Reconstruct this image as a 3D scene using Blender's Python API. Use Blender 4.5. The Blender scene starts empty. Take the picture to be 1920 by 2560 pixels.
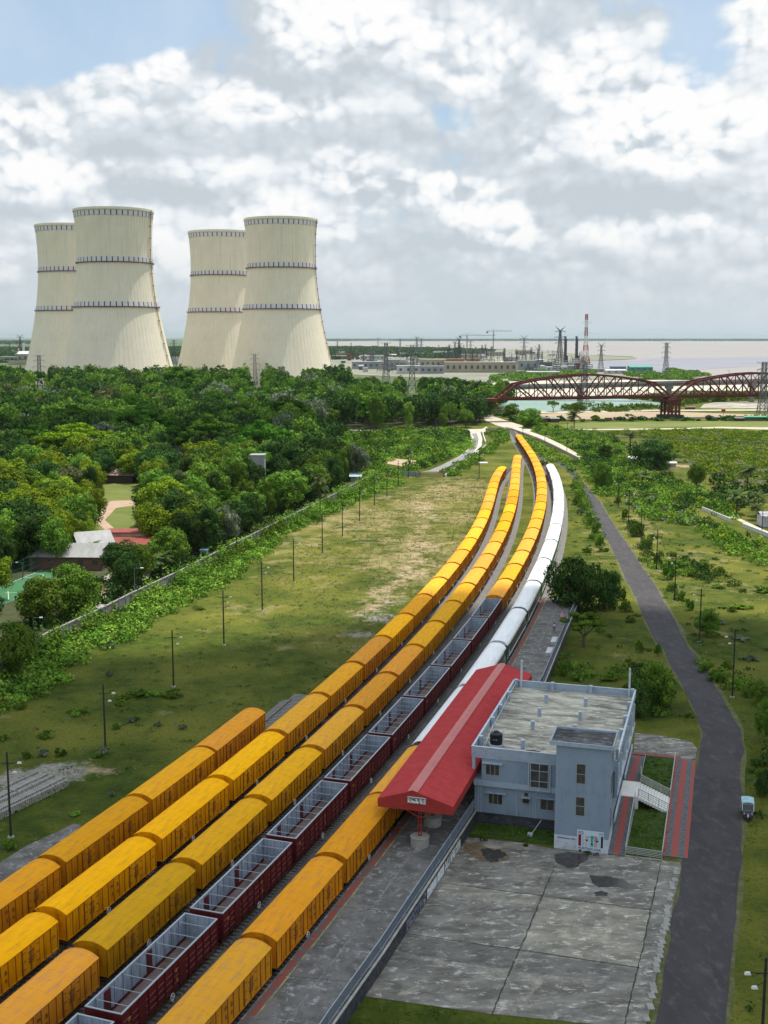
import bpy, math, random
import numpy as np
from mathutils import Vector, Matrix

# ------------------------------------------------------------------ scene
sc = bpy.context.scene
col = sc.collection
F_PX, CAM_H, HOR = 2900.0, 55.0, 843.0          # focal length in photo pixels, eye height, horizon row
PITCH = math.atan2(1280 - HOR, F_PX)
cam_d = bpy.data.cameras.new('camera'); cam = bpy.data.objects.new('camera', cam_d); col.objects.link(cam)
cam.location = (0, 0, CAM_H); cam.rotation_euler = (math.pi/2 - PITCH, 0, 0)
cam_d.sensor_fit = 'VERTICAL'; cam_d.sensor_height = 24.0; cam_d.lens = 24.0*F_PX/2560
cam_d.clip_start = 1.0; cam_d.clip_end = 200000
sc.camera = cam
sc.render.resolution_x, sc.render.resolution_y = 768, 1024
vs = sc.view_settings
vs.view_transform = 'Standard'; vs.look = 'None'; vs.gamma = 1; vs.exposure = 0.2
sc.cycles.use_denoising = True
sc.cycles.max_bounces = 5; sc.cycles.diffuse_bounces = 3; sc.cycles.glossy_bounces = 2
sc.cycles.transparent_max_bounces = 8; sc.cycles.volume_bounces = 1
sc.cycles.volume_step_rate = 20; sc.cycles.volume_max_steps = 32
sc.cycles.sample_clamp_indirect = 6

_cf = np.array([0, math.cos(PITCH), -math.sin(PITCH)]); _cu = np.array([0, math.sin(PITCH), math.cos(PITCH)])
_cr = np.array([1.0, 0, 0]); _C = np.array([0, 0, CAM_H])
def ray(px, py): return _cf*F_PX + _cr*(px-960) + _cu*(1280-py)
def G(px, py, z=0.0):                    # survey: photo point -> place on the level z
    d = ray(px, py); k = (z-CAM_H)/d[2]; p = _C + d*k
    return Vector((p[0], p[1], z))
def at(px, py, Y):                       # survey: photo point -> place at distance Y
    d = ray(px, py); p = _C + d*(Y/d[1]); return Vector(p)
def proj(p):
    v = np.array([p[0], p[1], p[2]]) - _C; w = v @ _cf
    return 960 + F_PX*(v @ _cr)/w, 1280 - F_PX*(v @ _cu)/w
rng = np.random.default_rng(7)

# ------------------------------------------------------------------ materials
MATS = {}
def nt(name):
    m = bpy.data.materials.new(name); m.use_nodes = True; t = m.node_tree
    return m, t, t.nodes['Principled BSDF'], t.nodes, t.links
def srgb(r, g, b):
    f = lambda c: ((c/255+0.055)/1.055)**2.4 if c > 10 else c/255/12.92
    return (f(r), f(g), f(b), 1)
def mat(name, c, rough=0.7, c2=None, scale=1.0, detail=6, bump=0.0, bscale=None, metal=0.0, coords='Object',
        objcol=False, spec=0.3, c3=None, s3=None, lo=0.35, hi=0.65, stretch=None, rnd=0.0):
    """procedural paint/stone: two or three tones broken up by noise, optional relief"""
    if name in MATS: return MATS[name]
    m, t, b, N, L = nt(name)
    c = tuple(c)[:3] + (1,)
    tc = N.new('ShaderNodeTexCoord'); vec = tc.outputs[coords]
    if coords == 'World':
        pass
    if stretch:
        mp = N.new('ShaderNodeMapping'); mp.inputs['Scale'].default_value = stretch; L.new(vec, mp.inputs[0]); vec = mp.outputs[0]
    out = None
    def noise(sc_, det=detail, r=0.6):
        n = N.new('ShaderNodeTexNoise'); n.inputs['Scale'].default_value = sc_; n.inputs['Detail'].default_value = det
        n.inputs['Roughness'].default_value = r; L.new(vec, n.inputs['Vector']); return n.outputs['Fac']
    def mixc(fac, a, bb):
        x = N.new('ShaderNodeMix'); x.data_type = 'RGBA'; L.new(fac, x.inputs[0])
        for s, v in ((6, a), (7, bb)):
            if isinstance(v, tuple): x.inputs[s].default_value = v
            else: L.new(v, x.inputs[s])
        return x.outputs[2]
    def mr(v, a, bb):
        r = N.new('ShaderNodeMapRange'); r.inputs[1].default_value = a; r.inputs[2].default_value = bb; L.new(v, r.inputs[0]); return r.outputs[0]
    if c2 is not None:
        out = mixc(mr(noise(scale), lo, hi), c, tuple(c2)[:3]+(1,))
        if c3 is not None: out = mixc(mr(noise(s3 or scale*4, 8, 0.7), 0.52, 0.7), out, tuple(c3)[:3]+(1,))
    if objcol:
        oi = N.new('ShaderNodeObjectInfo'); mu = N.new('ShaderNodeMix'); mu.data_type = 'RGBA'; mu.blend_type = 'MULTIPLY'
        mu.inputs[0].default_value = 1
        if out is None: mu.inputs[6].default_value = c
        else: L.new(out, mu.inputs[6])
        L.new(oi.outputs['Color'], mu.inputs[7]); out = mu.outputs[2]
    if rnd:
        oi = N.new('ShaderNodeObjectInfo'); hs = N.new('ShaderNodeHueSaturation')
        a = N.new('ShaderNodeMapRange'); L.new(oi.outputs['Random'], a.inputs[0]); a.inputs[3].default_value = 1-rnd; a.inputs[4].default_value = 1+rnd
        L.new(a.outputs[0], hs.inputs['Value'])
        if out is None: hs.inputs['Color'].default_value = c
        else: L.new(out, hs.inputs['Color'])
        out = hs.outputs[0]
    if out is None: b.inputs['Base Color'].default_value = c
    else: L.new(out, b.inputs['Base Color'])
    b.inputs['Roughness'].default_value = rough; b.inputs['Metallic'].default_value = metal
    b.inputs['Specular IOR Level'].default_value = spec
    if bump:
        bp = N.new('ShaderNodeBump'); bp.inputs['Strength'].default_value = 1; bp.inputs['Distance'].default_value = bump
        L.new(noise(bscale or scale*5, 8, 0.65), bp.inputs['Height']); L.new(bp.outputs[0], b.inputs['Normal'])
    MATS[name] = m
    return m

# ------------------------------------------------------------------ mesh helpers
class MB:
    def __init__(self): self.v = []; self.f = []; self.m = []; self.mats = []
    def mi(self, m):
        if m is None: return 0
        if m not in self.mats: self.mats.append(m)
        return self.mats.index(m)
    def add(self, vs_, fs, m=None):
        k = len(self.v); i = self.mi(m); self.v += [tuple(p) for p in vs_]
        for f in fs: self.f.append(tuple(a+k for a in f)); self.m.append(i)
        return self
    def hexa(self, p, m=None):           # 8 corners: 4 bottom ccw, 4 top ccw
        return self.add(p, [(3,2,1,0),(4,5,6,7),(0,1,5,4),(1,2,6,5),(2,3,7,6),(3,0,4,7)], m)
    def box(self, x0, y0, z0, x1, y1, z1, m=None):
        return self.hexa([(x0,y0,z0),(x1,y0,z0),(x1,y1,z0),(x0,y1,z0),(x0,y0,z1),(x1,y0,z1),(x1,y1,z1),(x0,y1,z1)], m)
    def bar(self, a, b, w, h=None, m=None, n=4):
        a = Vector(a); b = Vector(b); d = (b-a)
        if d.length < 1e-6: return self
        d.normalize(); up = Vector((0,0,1)) if abs(d.z) < 0.95 else Vector((0,1,0))
        x = d.cross(up).normalized(); y = x.cross(d).normalized(); h = h or w
        if n == 4: off = [(-w/2,-h/2),(w/2,-h/2),(w/2,h/2),(-w/2,h/2)]
        else: off = [(w/2*math.cos(2*math.pi*i/n), h/2*math.sin(2*math.pi*i/n)) for i in range(n)]
        vv = [a+x*o[0]+y*o[1] for o in off] + [b+x*o[0]+y*o[1] for o in off]
        fs = [tuple(range(n-1,-1,-1)), tuple(range(n,2*n))] + [(i,(i+1)%n,(i+1)%n+n,i+n) for i in range(n)]
        return self.add(vv, fs, m)
    def cyl(self, x, y, z0, z1, r0, r1=None, n=16, m=None, cap=True):
        r1 = r0 if r1 is None else r1
        vv = [(x+r0*math.cos(2*math.pi*i/n), y+r0*math.sin(2*math.pi*i/n), z0) for i in range(n)] + \
             [(x+r1*math.cos(2*math.pi*i/n), y+r1*math.sin(2*math.pi*i/n), z1) for i in range(n)]
        fs = [(i,(i+1)%n,(i+1)%n+n,i+n) for i in range(n)]
        if cap: fs += [tuple(range(n-1,-1,-1)), tuple(range(n,2*n))]
        return self.add(vv, fs, m)
    def poly(self, pts, z0, z1, m=None):  # prism over an outline (top face is an ngon)
        n = len(pts); A = sum(pts[i][0]*pts[(i+1)%n][1]-pts[(i+1)%n][0]*pts[i][1] for i in range(n))
        if A < 0: pts = pts[::-1]
        vv = [(p[0],p[1],z0) for p in pts] + [(p[0],p[1],z1) for p in pts]
        return self.add(vv, [tuple(range(n,2*n)), tuple(range(n-1,-1,-1))] + [(i,(i+1)%n,(i+1)%n+n,i+n) for i in range(n)], m)
    def sheet(self, pts, z, m=None):
        n = len(pts); A = sum(pts[i][0]*pts[(i+1)%n][1]-pts[(i+1)%n][0]*pts[i][1] for i in range(n))
        if A < 0: pts = pts[::-1]
        return self.add([(p[0],p[1],z) for p in pts], [tuple(range(n))], m)
    def ribbon(self, Lp, Rp, z0, z1, m=None):   # thick strip between two edge lines
        n = len(Lp); vv = []
        for a, b in zip(Lp, Rp):
            vv += [(a[0],a[1],z1),(b[0],b[1],z1),(a[0],a[1],z0),(b[0],b[1],z0)]
        fs = []
        for i in range(n-1):
            j = 4*i; fs += [(j,j+4,j+5,j+1)[::-1], (j+2,j+3,j+7,j+6), (j,j+2,j+6,j+4)[::-1], (j+1,j+5,j+7,j+3)[::-1]]
        fs += [(0,1,3,2)[::-1], (4*n-4,4*n-2,4*n-1,4*n-3)[::-1]]
        return self.add(vv, fs, m)
    def build(self, name, m=None, parent=None, smooth=False, loc=None):
        me = bpy.data.meshes.new(name); me.from_pydata(self.v, [], self.f); me.update()
        if self.mats:
            for q in self.mats: me.materials.append(q)
            me.polygons.foreach_set('material_index', self.m)
        elif m: me.materials.append(m)
        if smooth: me.polygons.foreach_set('use_smooth', [True]*len(me.polygons))
        return link(name, me, parent, loc)
def link(name, me, parent=None, loc=None):
    o = bpy.data.objects.new(name, me); col.objects.link(o)
    if parent is not None: o.parent = parent
    if loc is not None: o.location = loc
    return o
def tag(o, label=None, cat=None, group=None, kind=None):
    if label: o['label'] = label
    if cat: o['category'] = cat
    if group: o['group'] = group
    if kind: o['kind'] = kind
    return o
def thing(name, label, cat, loc=(0,0,0), rz=0.0, group=None):
    o = bpy.data.objects.new(name, None); col.objects.link(o); o.location = loc; o.rotation_euler = (0,0,rz)
    o.empty_display_size = 0.5
    return tag(o, label, cat, group)
def dup(root, loc, rz=0.0, scale=None, label=None, group=None, color=None, deep=True):
    r = root.copy(); col.objects.link(r); r.location = loc; r.rotation_euler = (0,0,rz)
    if scale: r.scale = scale if hasattr(scale, '__len__') else (scale,)*3
    if label: r['label'] = label
    if group: r['group'] = group
    def kids(a, b):
        for ch in list(a.children):
            c = ch.copy(); col.objects.link(c); c.parent = b
            if color: c.color = color
            if deep: kids(ch, c)
    if color: r.color = color
    kids(root, r)
    return r
def remove_tree(o):
    for c in list(o.children): remove_tree(c)
    bpy.data.objects.remove(o)
def quads(name, V, m, parent=None, loc=None):
    """one mesh from an (4n,3) array of loose leaf faces"""
    n = len(V)//4; me = bpy.data.meshes.new(name)
    me.vertices.add(4*n); me.vertices.foreach_set('co', np.ascontiguousarray(V, dtype=np.float32).ravel())
    me.loops.add(4*n); me.loops.foreach_set('vertex_index', np.arange(4*n, dtype=np.int32))
    me.polygons.add(n); me.polygons.foreach_set('loop_start', np.arange(0, 4*n, 4, dtype=np.int32))
    me.polygons.foreach_set('loop_total', np.full(n, 4, dtype=np.int32))
    me.update(calc_edges=True)
    for q in (m if isinstance(m, list) else [m]): me.materials.append(q)
    return link(name, me, parent, loc)
def leaf_faces(P, Nrm, size, r, aspect=1.0, jit=0.6):
    """square-ish leaves at P facing about Nrm"""
    n = len(P)
    Nn = Nrm + r.normal(0, jit, (n,3)); Nn /= np.linalg.norm(Nn, axis=1, keepdims=True)+1e-9
    A = np.cross(Nn, r.normal(0,1,(n,3))); A /= np.linalg.norm(A, axis=1, keepdims=True)+1e-9
    B = np.cross(Nn, A); s = (size*(0.6+0.8*r.random(n)))[:,None]
    out = np.empty((n,4,3))
    out[:,0] = P - A*s*0.5*aspect; out[:,1] = P - B*s*0.5; out[:,2] = P + A*s*0.5*aspect; out[:,3] = P + B*s*0.5
    return out.reshape(-1,3)
def ordinal(n):
    return {1:'first',2:'second',3:'third',4:'fourth',5:'fifth',6:'sixth',7:'seventh',8:'eighth',9:'ninth',10:'tenth'}.get(n) or \
        '%d%s' % (n, 'th' if 10 <= n % 100 <= 20 else {1:'st',2:'nd',3:'rd'}.get(n % 10, 'th'))
def inside(pt, poly):
    x, y = pt; c = False; n = len(poly)
    for i in range(n):
        x1, y1 = poly[i]; x2, y2 = poly[(i+1) % n]
        if (y1 > y) != (y2 > y) and x < (x2-x1)*(y-y1)/(y2-y1)+x1: c = not c
    return c
HAZE_D = 0.000022
# ------------------------------------------------------------------ light: sun + sky with cumulus
SUN_EL, SUN_AZ = math.radians(75), math.radians(42)      # azimuth from +Y towards +X
S = Vector((math.cos(SUN_EL)*math.sin(SUN_AZ), math.cos(SUN_EL)*math.cos(SUN_AZ), math.sin(SUN_EL)))
sd = bpy.data.lights.new('sun', 'SUN'); sd.energy = 4.8; sd.angle = math.radians(0.55); sd.color = (1.0, 0.95, 0.86)
so = bpy.data.objects.new('sun', sd); col.objects.link(so); so.rotation_euler = S.to_track_quat('Z', 'Y').to_euler(); so.location = (0, 0, 300)

w = bpy.data.worlds.new('World'); sc.world = w; w.use_nodes = True
T = w.node_tree; N = T.nodes; L = T.links; N.clear()
wo = N.new('ShaderNodeOutputWorld'); bg = N.new('ShaderNodeBackground'); L.new(bg.outputs[0], wo.inputs[0])
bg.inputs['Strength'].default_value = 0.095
w.cycles.sampling_method = 'MANUAL'; w.cycles.sample_map_resolution = 256
sky = N.new('ShaderNodeTexSky'); sky.sky_type = 'NISHITA'; sky.sun_disc = False
sky.sun_elevation = SUN_EL; sky.sun_rotation = SUN_AZ; sky.altitude = 50; sky.air_density = 1.0; sky.dust_density = 1.5
tc = N.new('ShaderNodeTexCoord')
def M(op, a, b=None, c=None, clamp=False):
    n = N.new('ShaderNodeMath'); n.operation = op; n.use_clamp = clamp
    for i, v in enumerate((a, b, c)):
        if v is None: continue
        if isinstance(v, (int, float)): n.inputs[i].default_value = v
        else: L.new(v, n.inputs[i])
    return n.outputs[0]
def VM(op, a, b=None, out=0):
    n = N.new('ShaderNodeVectorMath'); n.operation = op
    for i, v in enumerate((a, b)):
        if v is None: continue
        if isinstance(v, (tuple, list)): n.inputs[i].default_value = v
        else: L.new(v, n.inputs[i])
    return n.outputs[out]
def MR(v, a, b, c=0.0, d=1.0, smooth=True):
    n = N.new('ShaderNodeMapRange'); L.new(v, n.inputs[0])
    if smooth: n.interpolation_type = 'SMOOTHSTEP'
    for i, q in enumerate((a, b, c, d)): n.inputs[1+i].default_value = q
    return n.outputs[0]
def MIX(f, a, b):
    n = N.new('ShaderNodeMix'); n.data_type = 'RGBA'
    if isinstance(f, (int, float)): n.inputs[0].default_value = f
    else: L.new(f, n.inputs[0])
    for s, v in ((6, a), (7, b)):
        if isinstance(v, tuple): n.inputs[s].default_value = v
        else: L.new(v, n.inputs[s])
    return n.outputs[2]
def NZ(v, scale, det, rough=0.55, lac=2.0):
    n = N.new('ShaderNodeTexNoise'); n.noise_dimensions = '2D'; n.inputs['Scale'].default_value = scale; n.inputs['Detail'].default_value = det
    n.inputs['Roughness'].default_value = rough; n.inputs['Lacunarity'].default_value = lac; L.new(v, n.inputs['Vector']); return n
sep = N.new('ShaderNodeSeparateXYZ'); L.new(tc.outputs['Generated'], sep.inputs[0])
az = M('ARCTAN2', sep.outputs[0], sep.outputs[1]); el = M('ARCSINE', sep.outputs[2])
# (azimuth, elevation) chart of the sky, in radians: cumulus seen from the side
uv = N.new('ShaderNodeCombineXYZ'); L.new(az, uv.inputs[0]); L.new(el, uv.inputs[1]); uv = uv.outputs[0]
# ragged domain warp
w1 = NZ(uv, 5.0, 3, 0.5); w2 = NZ(uv, 20.0, 6, 0.55)
wv = VM('ADD', VM('MULTIPLY', VM('SUBTRACT', w1.outputs['Color'], (.5,.5,.5)), (.09,.06,0)),
              VM('MULTIPLY', VM('SUBTRACT', w2.outputs['Color'], (.5,.5,.5)), (.024,.020,0)))
uw = VM('ADD', uv, wv)
def chart(px, py):
    d = ray(px, py); d = d/np.linalg.norm(d); return math.atan2(d[0], d[1]), math.asin(d[2])
def blob(px, py, rx, ry, hard=0.38):
    a, e = chart(px, py)
    v = VM('MULTIPLY', VM('SUBTRACT', uw, (a, e, 0)), (F_PX/rx, F_PX/ry, 0))
    return MR(VM('LENGTH', v, out=1), 1.0, hard, 0.0, 1.0)
def acc(lst, op='ADD'):
    o = None
    for s_ in lst: o = s_ if o is None else M(op, o, s_)
    return o
# bright, sunlit heaps / grey undersides / blue gaps, as the weather of that day had them
lit = acc([M('MULTIPLY', blob(*b[:4]), b[4]) for b in [
    (800,60,260,110,.9),(1120,130,240,110,.7),(600,270,150,70,.6),(760,270,190,60,.55),(400,180,80,60,.8),(290,250,120,80,.6),
    (60,340,140,110,.7),(80,470,150,70,.6),(200,450,160,60,.4),(1480,150,130,110,.8),(1640,290,190,110,.95),(1740,350,150,90,.85),
    (1150,500,190,80,.75),(1260,560,150,70,.7),(900,430,170,60,.6),(1000,480,150,70,.5),(560,440,150,50,.4),(1850,90,130,90,.75),
    (1890,310,90,70,.7),(690,520,190,60,.45),(1370,320,90,60,.4),(1200,620,200,45,.4),(430,620,130,60,.55),(1600,560,260,60,.45),(20,650,70,40,.5),(1330,640,130,30,.3),(880,560,130,40,.35)]])
shade = acc([M('MULTIPLY', blob(*b[:4]), b[4]) for b in [
    (520,90,130,110,.75),(780,205,230,60,.9),(850,340,260,50,.6),(1290,250,170,90,.55),(1580,480,260,90,.85),(1400,430,160,80,.5),
    (480,380,230,80,.5),(420,490,260,60,.5),(1150,625,180,45,.55),(1430,650,150,50,.5),(640,480,150,50,.4),(1700,500,200,70,.5),
    (650,130,90,40,.5),(930,620,250,60,.35),(1520,60,90,80,.25),(330,400,120,60,.3),(100,560,160,60,.25)]])
gap = acc([M('MULTIPLY', blob(*b[:4]), b[4]) for b in [
    (150,60,400,150,1.3),(0,140,340,130,.9),(1700,150,130,130,.75),(1790,230,110,80,.6),(1110,285,90,50,.55),(1700,-20,260,80,.7),(330,30,190,100,.6),(1230,760,260,60,.15)]])
# billows: fractal cells (each a rounded heap), lit from the upper right
bil = []
ub = VM('ADD', uv, VM('MULTIPLY', VM('SUBTRACT', NZ(uv, 9.0, 3, 0.5).outputs['Color'], (.5,.5,.5)), (.022,.02,0)))
sdir = (0.005, 0.0095, 0)
for off in ((0,0,0), sdir):
    p = VM('MULTIPLY', VM('ADD', ub, off), (0.85, 1.15, 0)); h = None
    for k_, (s_, a_) in enumerate(((4.2, 1.0), (10., .50), (22., .36), (50., .27), (110., .18))):
        v = N.new('ShaderNodeTexVoronoi'); v.voronoi_dimensions = '2D'; v.feature = 'SMOOTH_F1' if k_ < 2 else 'F1'; v.inputs['Scale'].default_value = s_; v.inputs['Detail'].default_value = 0
        if k_ < 2: v.inputs['Smoothness'].default_value = .35
        L.new(VM('ADD', p, (.37*k_, .71*k_, 0)), v.inputs['Vector']); d_ = v.outputs['Distance']
        q_ = M('MULTIPLY', M('MULTIPLY', d_, d_), -1.5*a_)
        h = q_ if h is None else M('ADD', h, q_)
    n_ = NZ(p, 7.0, 9, 0.58)
    bil.append(M('ADD', M('ADD', h, .62), M('MULTIPLY', n_.outputs['Fac'], 0.8)))
relief = M('MULTIPLY', M('SUBTRACT', bil[0], bil[1]), 1.0)          # >0 where the heap faces the light
dens = M('ADD', bil[0], 0.0)
tone = M('ADD', M('SUBTRACT', M('MULTIPLY', M('MINIMUM', lit, 1.05), 0.56), M('MULTIPLY', shade, 0.48)), M('MULTIPLY', relief, M('ADD', .5, M('MULTIPLY', M('MINIMUM', lit, 1.0), 1.7))))
tone = M('ADD', tone, M('MULTIPLY', M('SUBTRACT', dens, 0.50), 0.55))
tone = M('ADD', tone, 0.47)
tone = M('MAXIMUM', M('MINIMUM', tone, 1.1), -0.15)
cov = M('SUBTRACT', M('ADD', 1.25, M('ADD', M('MULTIPLY', lit, 0.5), M('MULTIPLY', M('SUBTRACT', dens, 0.42), 0.9))), M('MULTIPLY', gap, 1.0))
cover = M('MULTIPLY', MR(cov, 0.25, 0.95), MR(el, 0.9, 0.45, 0.65, 1.0))
ramp = N.new('ShaderNodeValToRGB'); L.new(tone, ramp.inputs[0])
cr = ramp.color_ramp; cr.elements[0].position = 0.0; cr.elements[0].color = (5.3, 5.85, 6.35, 1)
cr.elements[1].position = 1.0; cr.elements[1].color = (9.15, 9.15, 9.1, 1)
e = cr.elements.new(0.35); e.color = (6.3, 6.85, 7.35, 1); e = cr.elements.new(0.65); e.color = (8.0, 8.35, 8.65, 1)
e = cr.elements.new(0.85); e.color = (8.75, 8.85, 8.9, 1)
cloudc = ramp.outputs[0]
# thin high veil between the heaps
_m = N.new('ShaderNodeMix'); _m.data_type = 'RGBA'; _m.blend_type = 'MULTIPLY'; _m.inputs[0].default_value = 1; L.new(sky.outputs[0], _m.inputs[6]); _m.inputs[7].default_value = (.86, 1.12, 1.22, 1); skyb = _m.outputs[2]
veil = MIX(M('MULTIPLY', M('ADD', 0.22, M('MULTIPLY', NZ(uv, 7.0, 6).outputs['Fac'], 0.45)), MR(el, 0.9, 0.45, 0.3, 1.0)), skyb, (7.2, 8.0, 8.8, 1))
c1 = MIX(cover, veil, cloudc)
# towards the horizon the heaps sink into milky air
hz = MR(el, 0.10, 0.0, 0.0, 0.85)
c2 = MIX(hz, c1, (5.6, 6.15, 6.6, 1))
ob = MR(el, .42, .85, 1.0, 1.5)      # the cloud and sky above the view, brightened to lift the ambient light
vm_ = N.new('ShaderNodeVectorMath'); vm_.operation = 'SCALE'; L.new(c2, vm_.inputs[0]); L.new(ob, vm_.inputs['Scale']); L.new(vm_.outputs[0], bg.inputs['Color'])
# ------------------------------------------------------------------ station grid (origin: foot of the stair tower)
TL = G(1385.1, 2119.7, 0); A0 = math.radians(-16.5)
Ux, Vx = Vector((math.cos(A0), math.sin(A0), 0)), Vector((-math.sin(A0), math.cos(A0), 0))
def S2W(u, v, z=0.0): return Vector((TL.x, TL.y, 0)) + Ux*u + Vx*v + Vector((0,0,z))
STN = (TL.x, TL.y, 0)

# ------------------------------------------------------------------ track lines
COEF = {'A': [-65.0397, 23.726, 9.2747], 'B': [42.8252, 48.0931, 11.1283, -40.5181, 52.6403, 23.7513],
        'C': [3.1883, 10.9528, 11.6386, -32.7414, 53.9277, 30.5008],
        'D': [1.02, 3.4808, -0.151, -0.0664, -31.7799, 58.8559, 38.7329],
        'E': [-7.005, 0.3132, -28.7376, 57.4449, 44.4823]}
RANGE = {'A': (107, 168), 'B': (97, 452), 'C': (90, 500), 'D': (80, 606), 'E': (80, 464)}
END = {'A': 174, 'B': 486, 'C': 528, 'D': 690, 'E': 540}
RAIL = 0.70
def track_x(k, y):
    c = COEF[k]; lo, hi = RANGE[k]; yy = min(max(y, lo), hi)
    x = float(np.polyval(c, (yy-300)/300)); 
    if y != yy:
        s = (float(np.polyval(c, (yy+0.5-300)/300)) - float(np.polyval(c, (yy-0.5-300)/300)))
        x += s*(y-yy)
        if y > hi and k in 'BC': x -= {'B': 0.00012, 'C': 0.00010}[k]*(y-hi)**2
        if y < lo: x += -0.00006*(y-lo)**2*0
    return x
LINE = {}
for k in COEF:
    ys = np.arange(30, END[k], 0.5); xs = np.array([track_x(k, y) for y in ys])
    s = np.concatenate([[0], np.cumsum(np.hypot(np.diff(xs), np.diff(ys)))]); LINE[k] = (s, xs, ys)
def on_line(k, s):
    S_, X, Y = LINE[k]; return Vector((float(np.interp(s, S_, X)), float(np.interp(s, S_, Y)), 0))
def s_of(k, y): S_, X, Y = LINE[k]; return float(np.interp(y, Y, S_))

# ------------------------------------------------------------------ ground sheet with grass, dry grass (also the sunlit tone) and bare soil
def ground_material():
    m, t, b, N, L = nt('ground_grass')
    geo = N.new('ShaderNodeNewGeometry')
    def noise(s, det=7, r=0.6, off=0):
        mp = N.new('ShaderNodeMapping'); mp.inputs['Location'].default_value = (off, off*1.7, 0); L.new(geo.outputs['Position'], mp.inputs[0])
        n = N.new('ShaderNodeTexNoise'); n.inputs['Scale'].default_value = s; n.inputs['Detail'].default_value = det; n.inputs['Roughness'].default_value = r
        L.new(mp.outputs[0], n.inputs['Vector']); return n.outputs['Fac']
    def mr(v, a, bb, c=0, d=1):
        r = N.new('ShaderNodeMapRange'); r.inputs[1].default_value = a; r.inputs[2].default_value = bb; r.inputs[3].default_value = c; r.inputs[4].default_value = d
        L.new(v, r.inputs[0]); return r.outputs[0]
    def mix(f, a, bb):
        x = N.new('ShaderNodeMix'); x.data_type = 'RGBA'
        L.new(f, x.inputs[0])
        for s, v in ((6, a), (7, bb)):
            if isinstance(v, tuple): x.inputs[s].default_value = v
            else: L.new(v, x.inputs[s])
        return x.outputs[2]
    def mth(op, a, bb):
        x = N.new('ShaderNodeMath'); x.operation = op
        for i, v in enumerate((a, bb)):
            if isinstance(v, (int, float)): x.inputs[i].default_value = v
            else: L.new(v, x.inputs[i])
        return x.outputs[0]
    def attr(n):
        a = N.new('ShaderNodeAttribute'); a.attribute_name = n; return a.outputs['Fac']
    dry_lit, bare, grey = attr('dry'), attr('bare'), attr('grey')
    lush = mix(mr(noise(0.35, 8, 0.65), 0.35, 0.65), (0.030,0.052,0.006,1), (0.070,0.094,0.010,1))
    lush = mix(mr(noise(0.045, 5, 0.6, 30), 0.42, 0.62), lush, (0.135,0.138,0.020,1))
    lush = mix(mr(noise(2.2, 8, 0.8, 9), 0.50, 0.66), lush, (0.022,0.036,0.005,1))
    lush = mix(mr(noise(0.7, 9, 0.75, 44), 0.56, 0.74), lush, (0.150,0.140,0.050,1))
    dry_lit_c = mix(mr(noise(0.9, 8, 0.7, 5), 0.38, 0.62), (0.19,0.165,0.060,1), (0.27,0.215,0.105,1))
    fd = mr(mth('ADD', dry_lit, mth('MULTIPLY', mth('SUBTRACT', noise(0.16, 8, 0.68, 60), 0.5), 1.7)), 0.40, 0.72)
    c = mix(fd, lush, dry_lit_c)  # dry patches also carry the sunlit brightness; lush is kept dark for shade
    soil = mix(mr(noise(0.8, 9, 0.7, 15), 0.35, 0.65), (0.30,0.215,0.120,1), (0.42,0.33,0.22,1))
    fb = mr(mth('ADD', bare, mth('MULTIPLY', mth('SUBTRACT', noise(0.30, 10, 0.75, 80), 0.5), 2.3)), 0.50, 0.95)
    c = mix(fb, c, soil)
    gr = mix(mr(noise(1.6, 9, 0.75, 25), 0.35, 0.65), (0.14,0.13,0.105,1), (0.34,0.32,0.28,1))
    fg = mr(mth('ADD', grey, mth('MULTIPLY', mth('SUBTRACT', noise(0.3, 9, 0.75, 110), 0.5), 1.8)), 0.46, 0.70)
    c = mix(fg, c, gr)
    L.new(c, b.inputs['Base Color']); b.inputs['Roughness'].default_value = 0.95; b.inputs['Specular IOR Level'].default_value = 0.1
    bp = N.new('ShaderNodeBump'); bp.inputs['Distance'].default_value = 0.25; bp.inputs['Strength'].default_value = 0.8
    L.new(noise(1.4, 9, 0.7, 3), bp.inputs['Height']); L.new(bp.outputs[0], b.inputs['Normal'])
    return m
GM = ground_material()
def patches(lst):       # (px, py, rx metres, ry metres, amount, turn)
    out = []
    for p in lst:
        g = G(p[0], p[1]); out.append((g.x, g.y, p[2], p[3], p[4], math.radians(p[5] if len(p) > 5 else 0)))
    return out
def stroke(pts, r, a, n=26, seed=1):
    r_ = random.Random(seed); W = [G(*p) for p in pts]; out = []
    for t in np.linspace(0, len(W)-1.001, n):
        i = int(t); p = W[i].lerp(W[i+1], t-i); q = r*r_.uniform(.55, 1.35); out.append((p.x+r_.uniform(-1,1)*r*.5, p.y, q, q*1.6, a*r_.uniform(.75,1.05), 0))
    return out
def field(X, Y, lst):
    Z = np.zeros_like(X)
    for (x, y, rx, ry, a, th) in lst:
        dx, dy = X-x, Y-y; u = dx*math.cos(th)+dy*math.sin(th); v = -dx*math.sin(th)+dy*math.cos(th)
        Z = np.maximum(Z, a*np.exp(-((u/rx)**2+(v/ry)**2)))
    return Z
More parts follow.
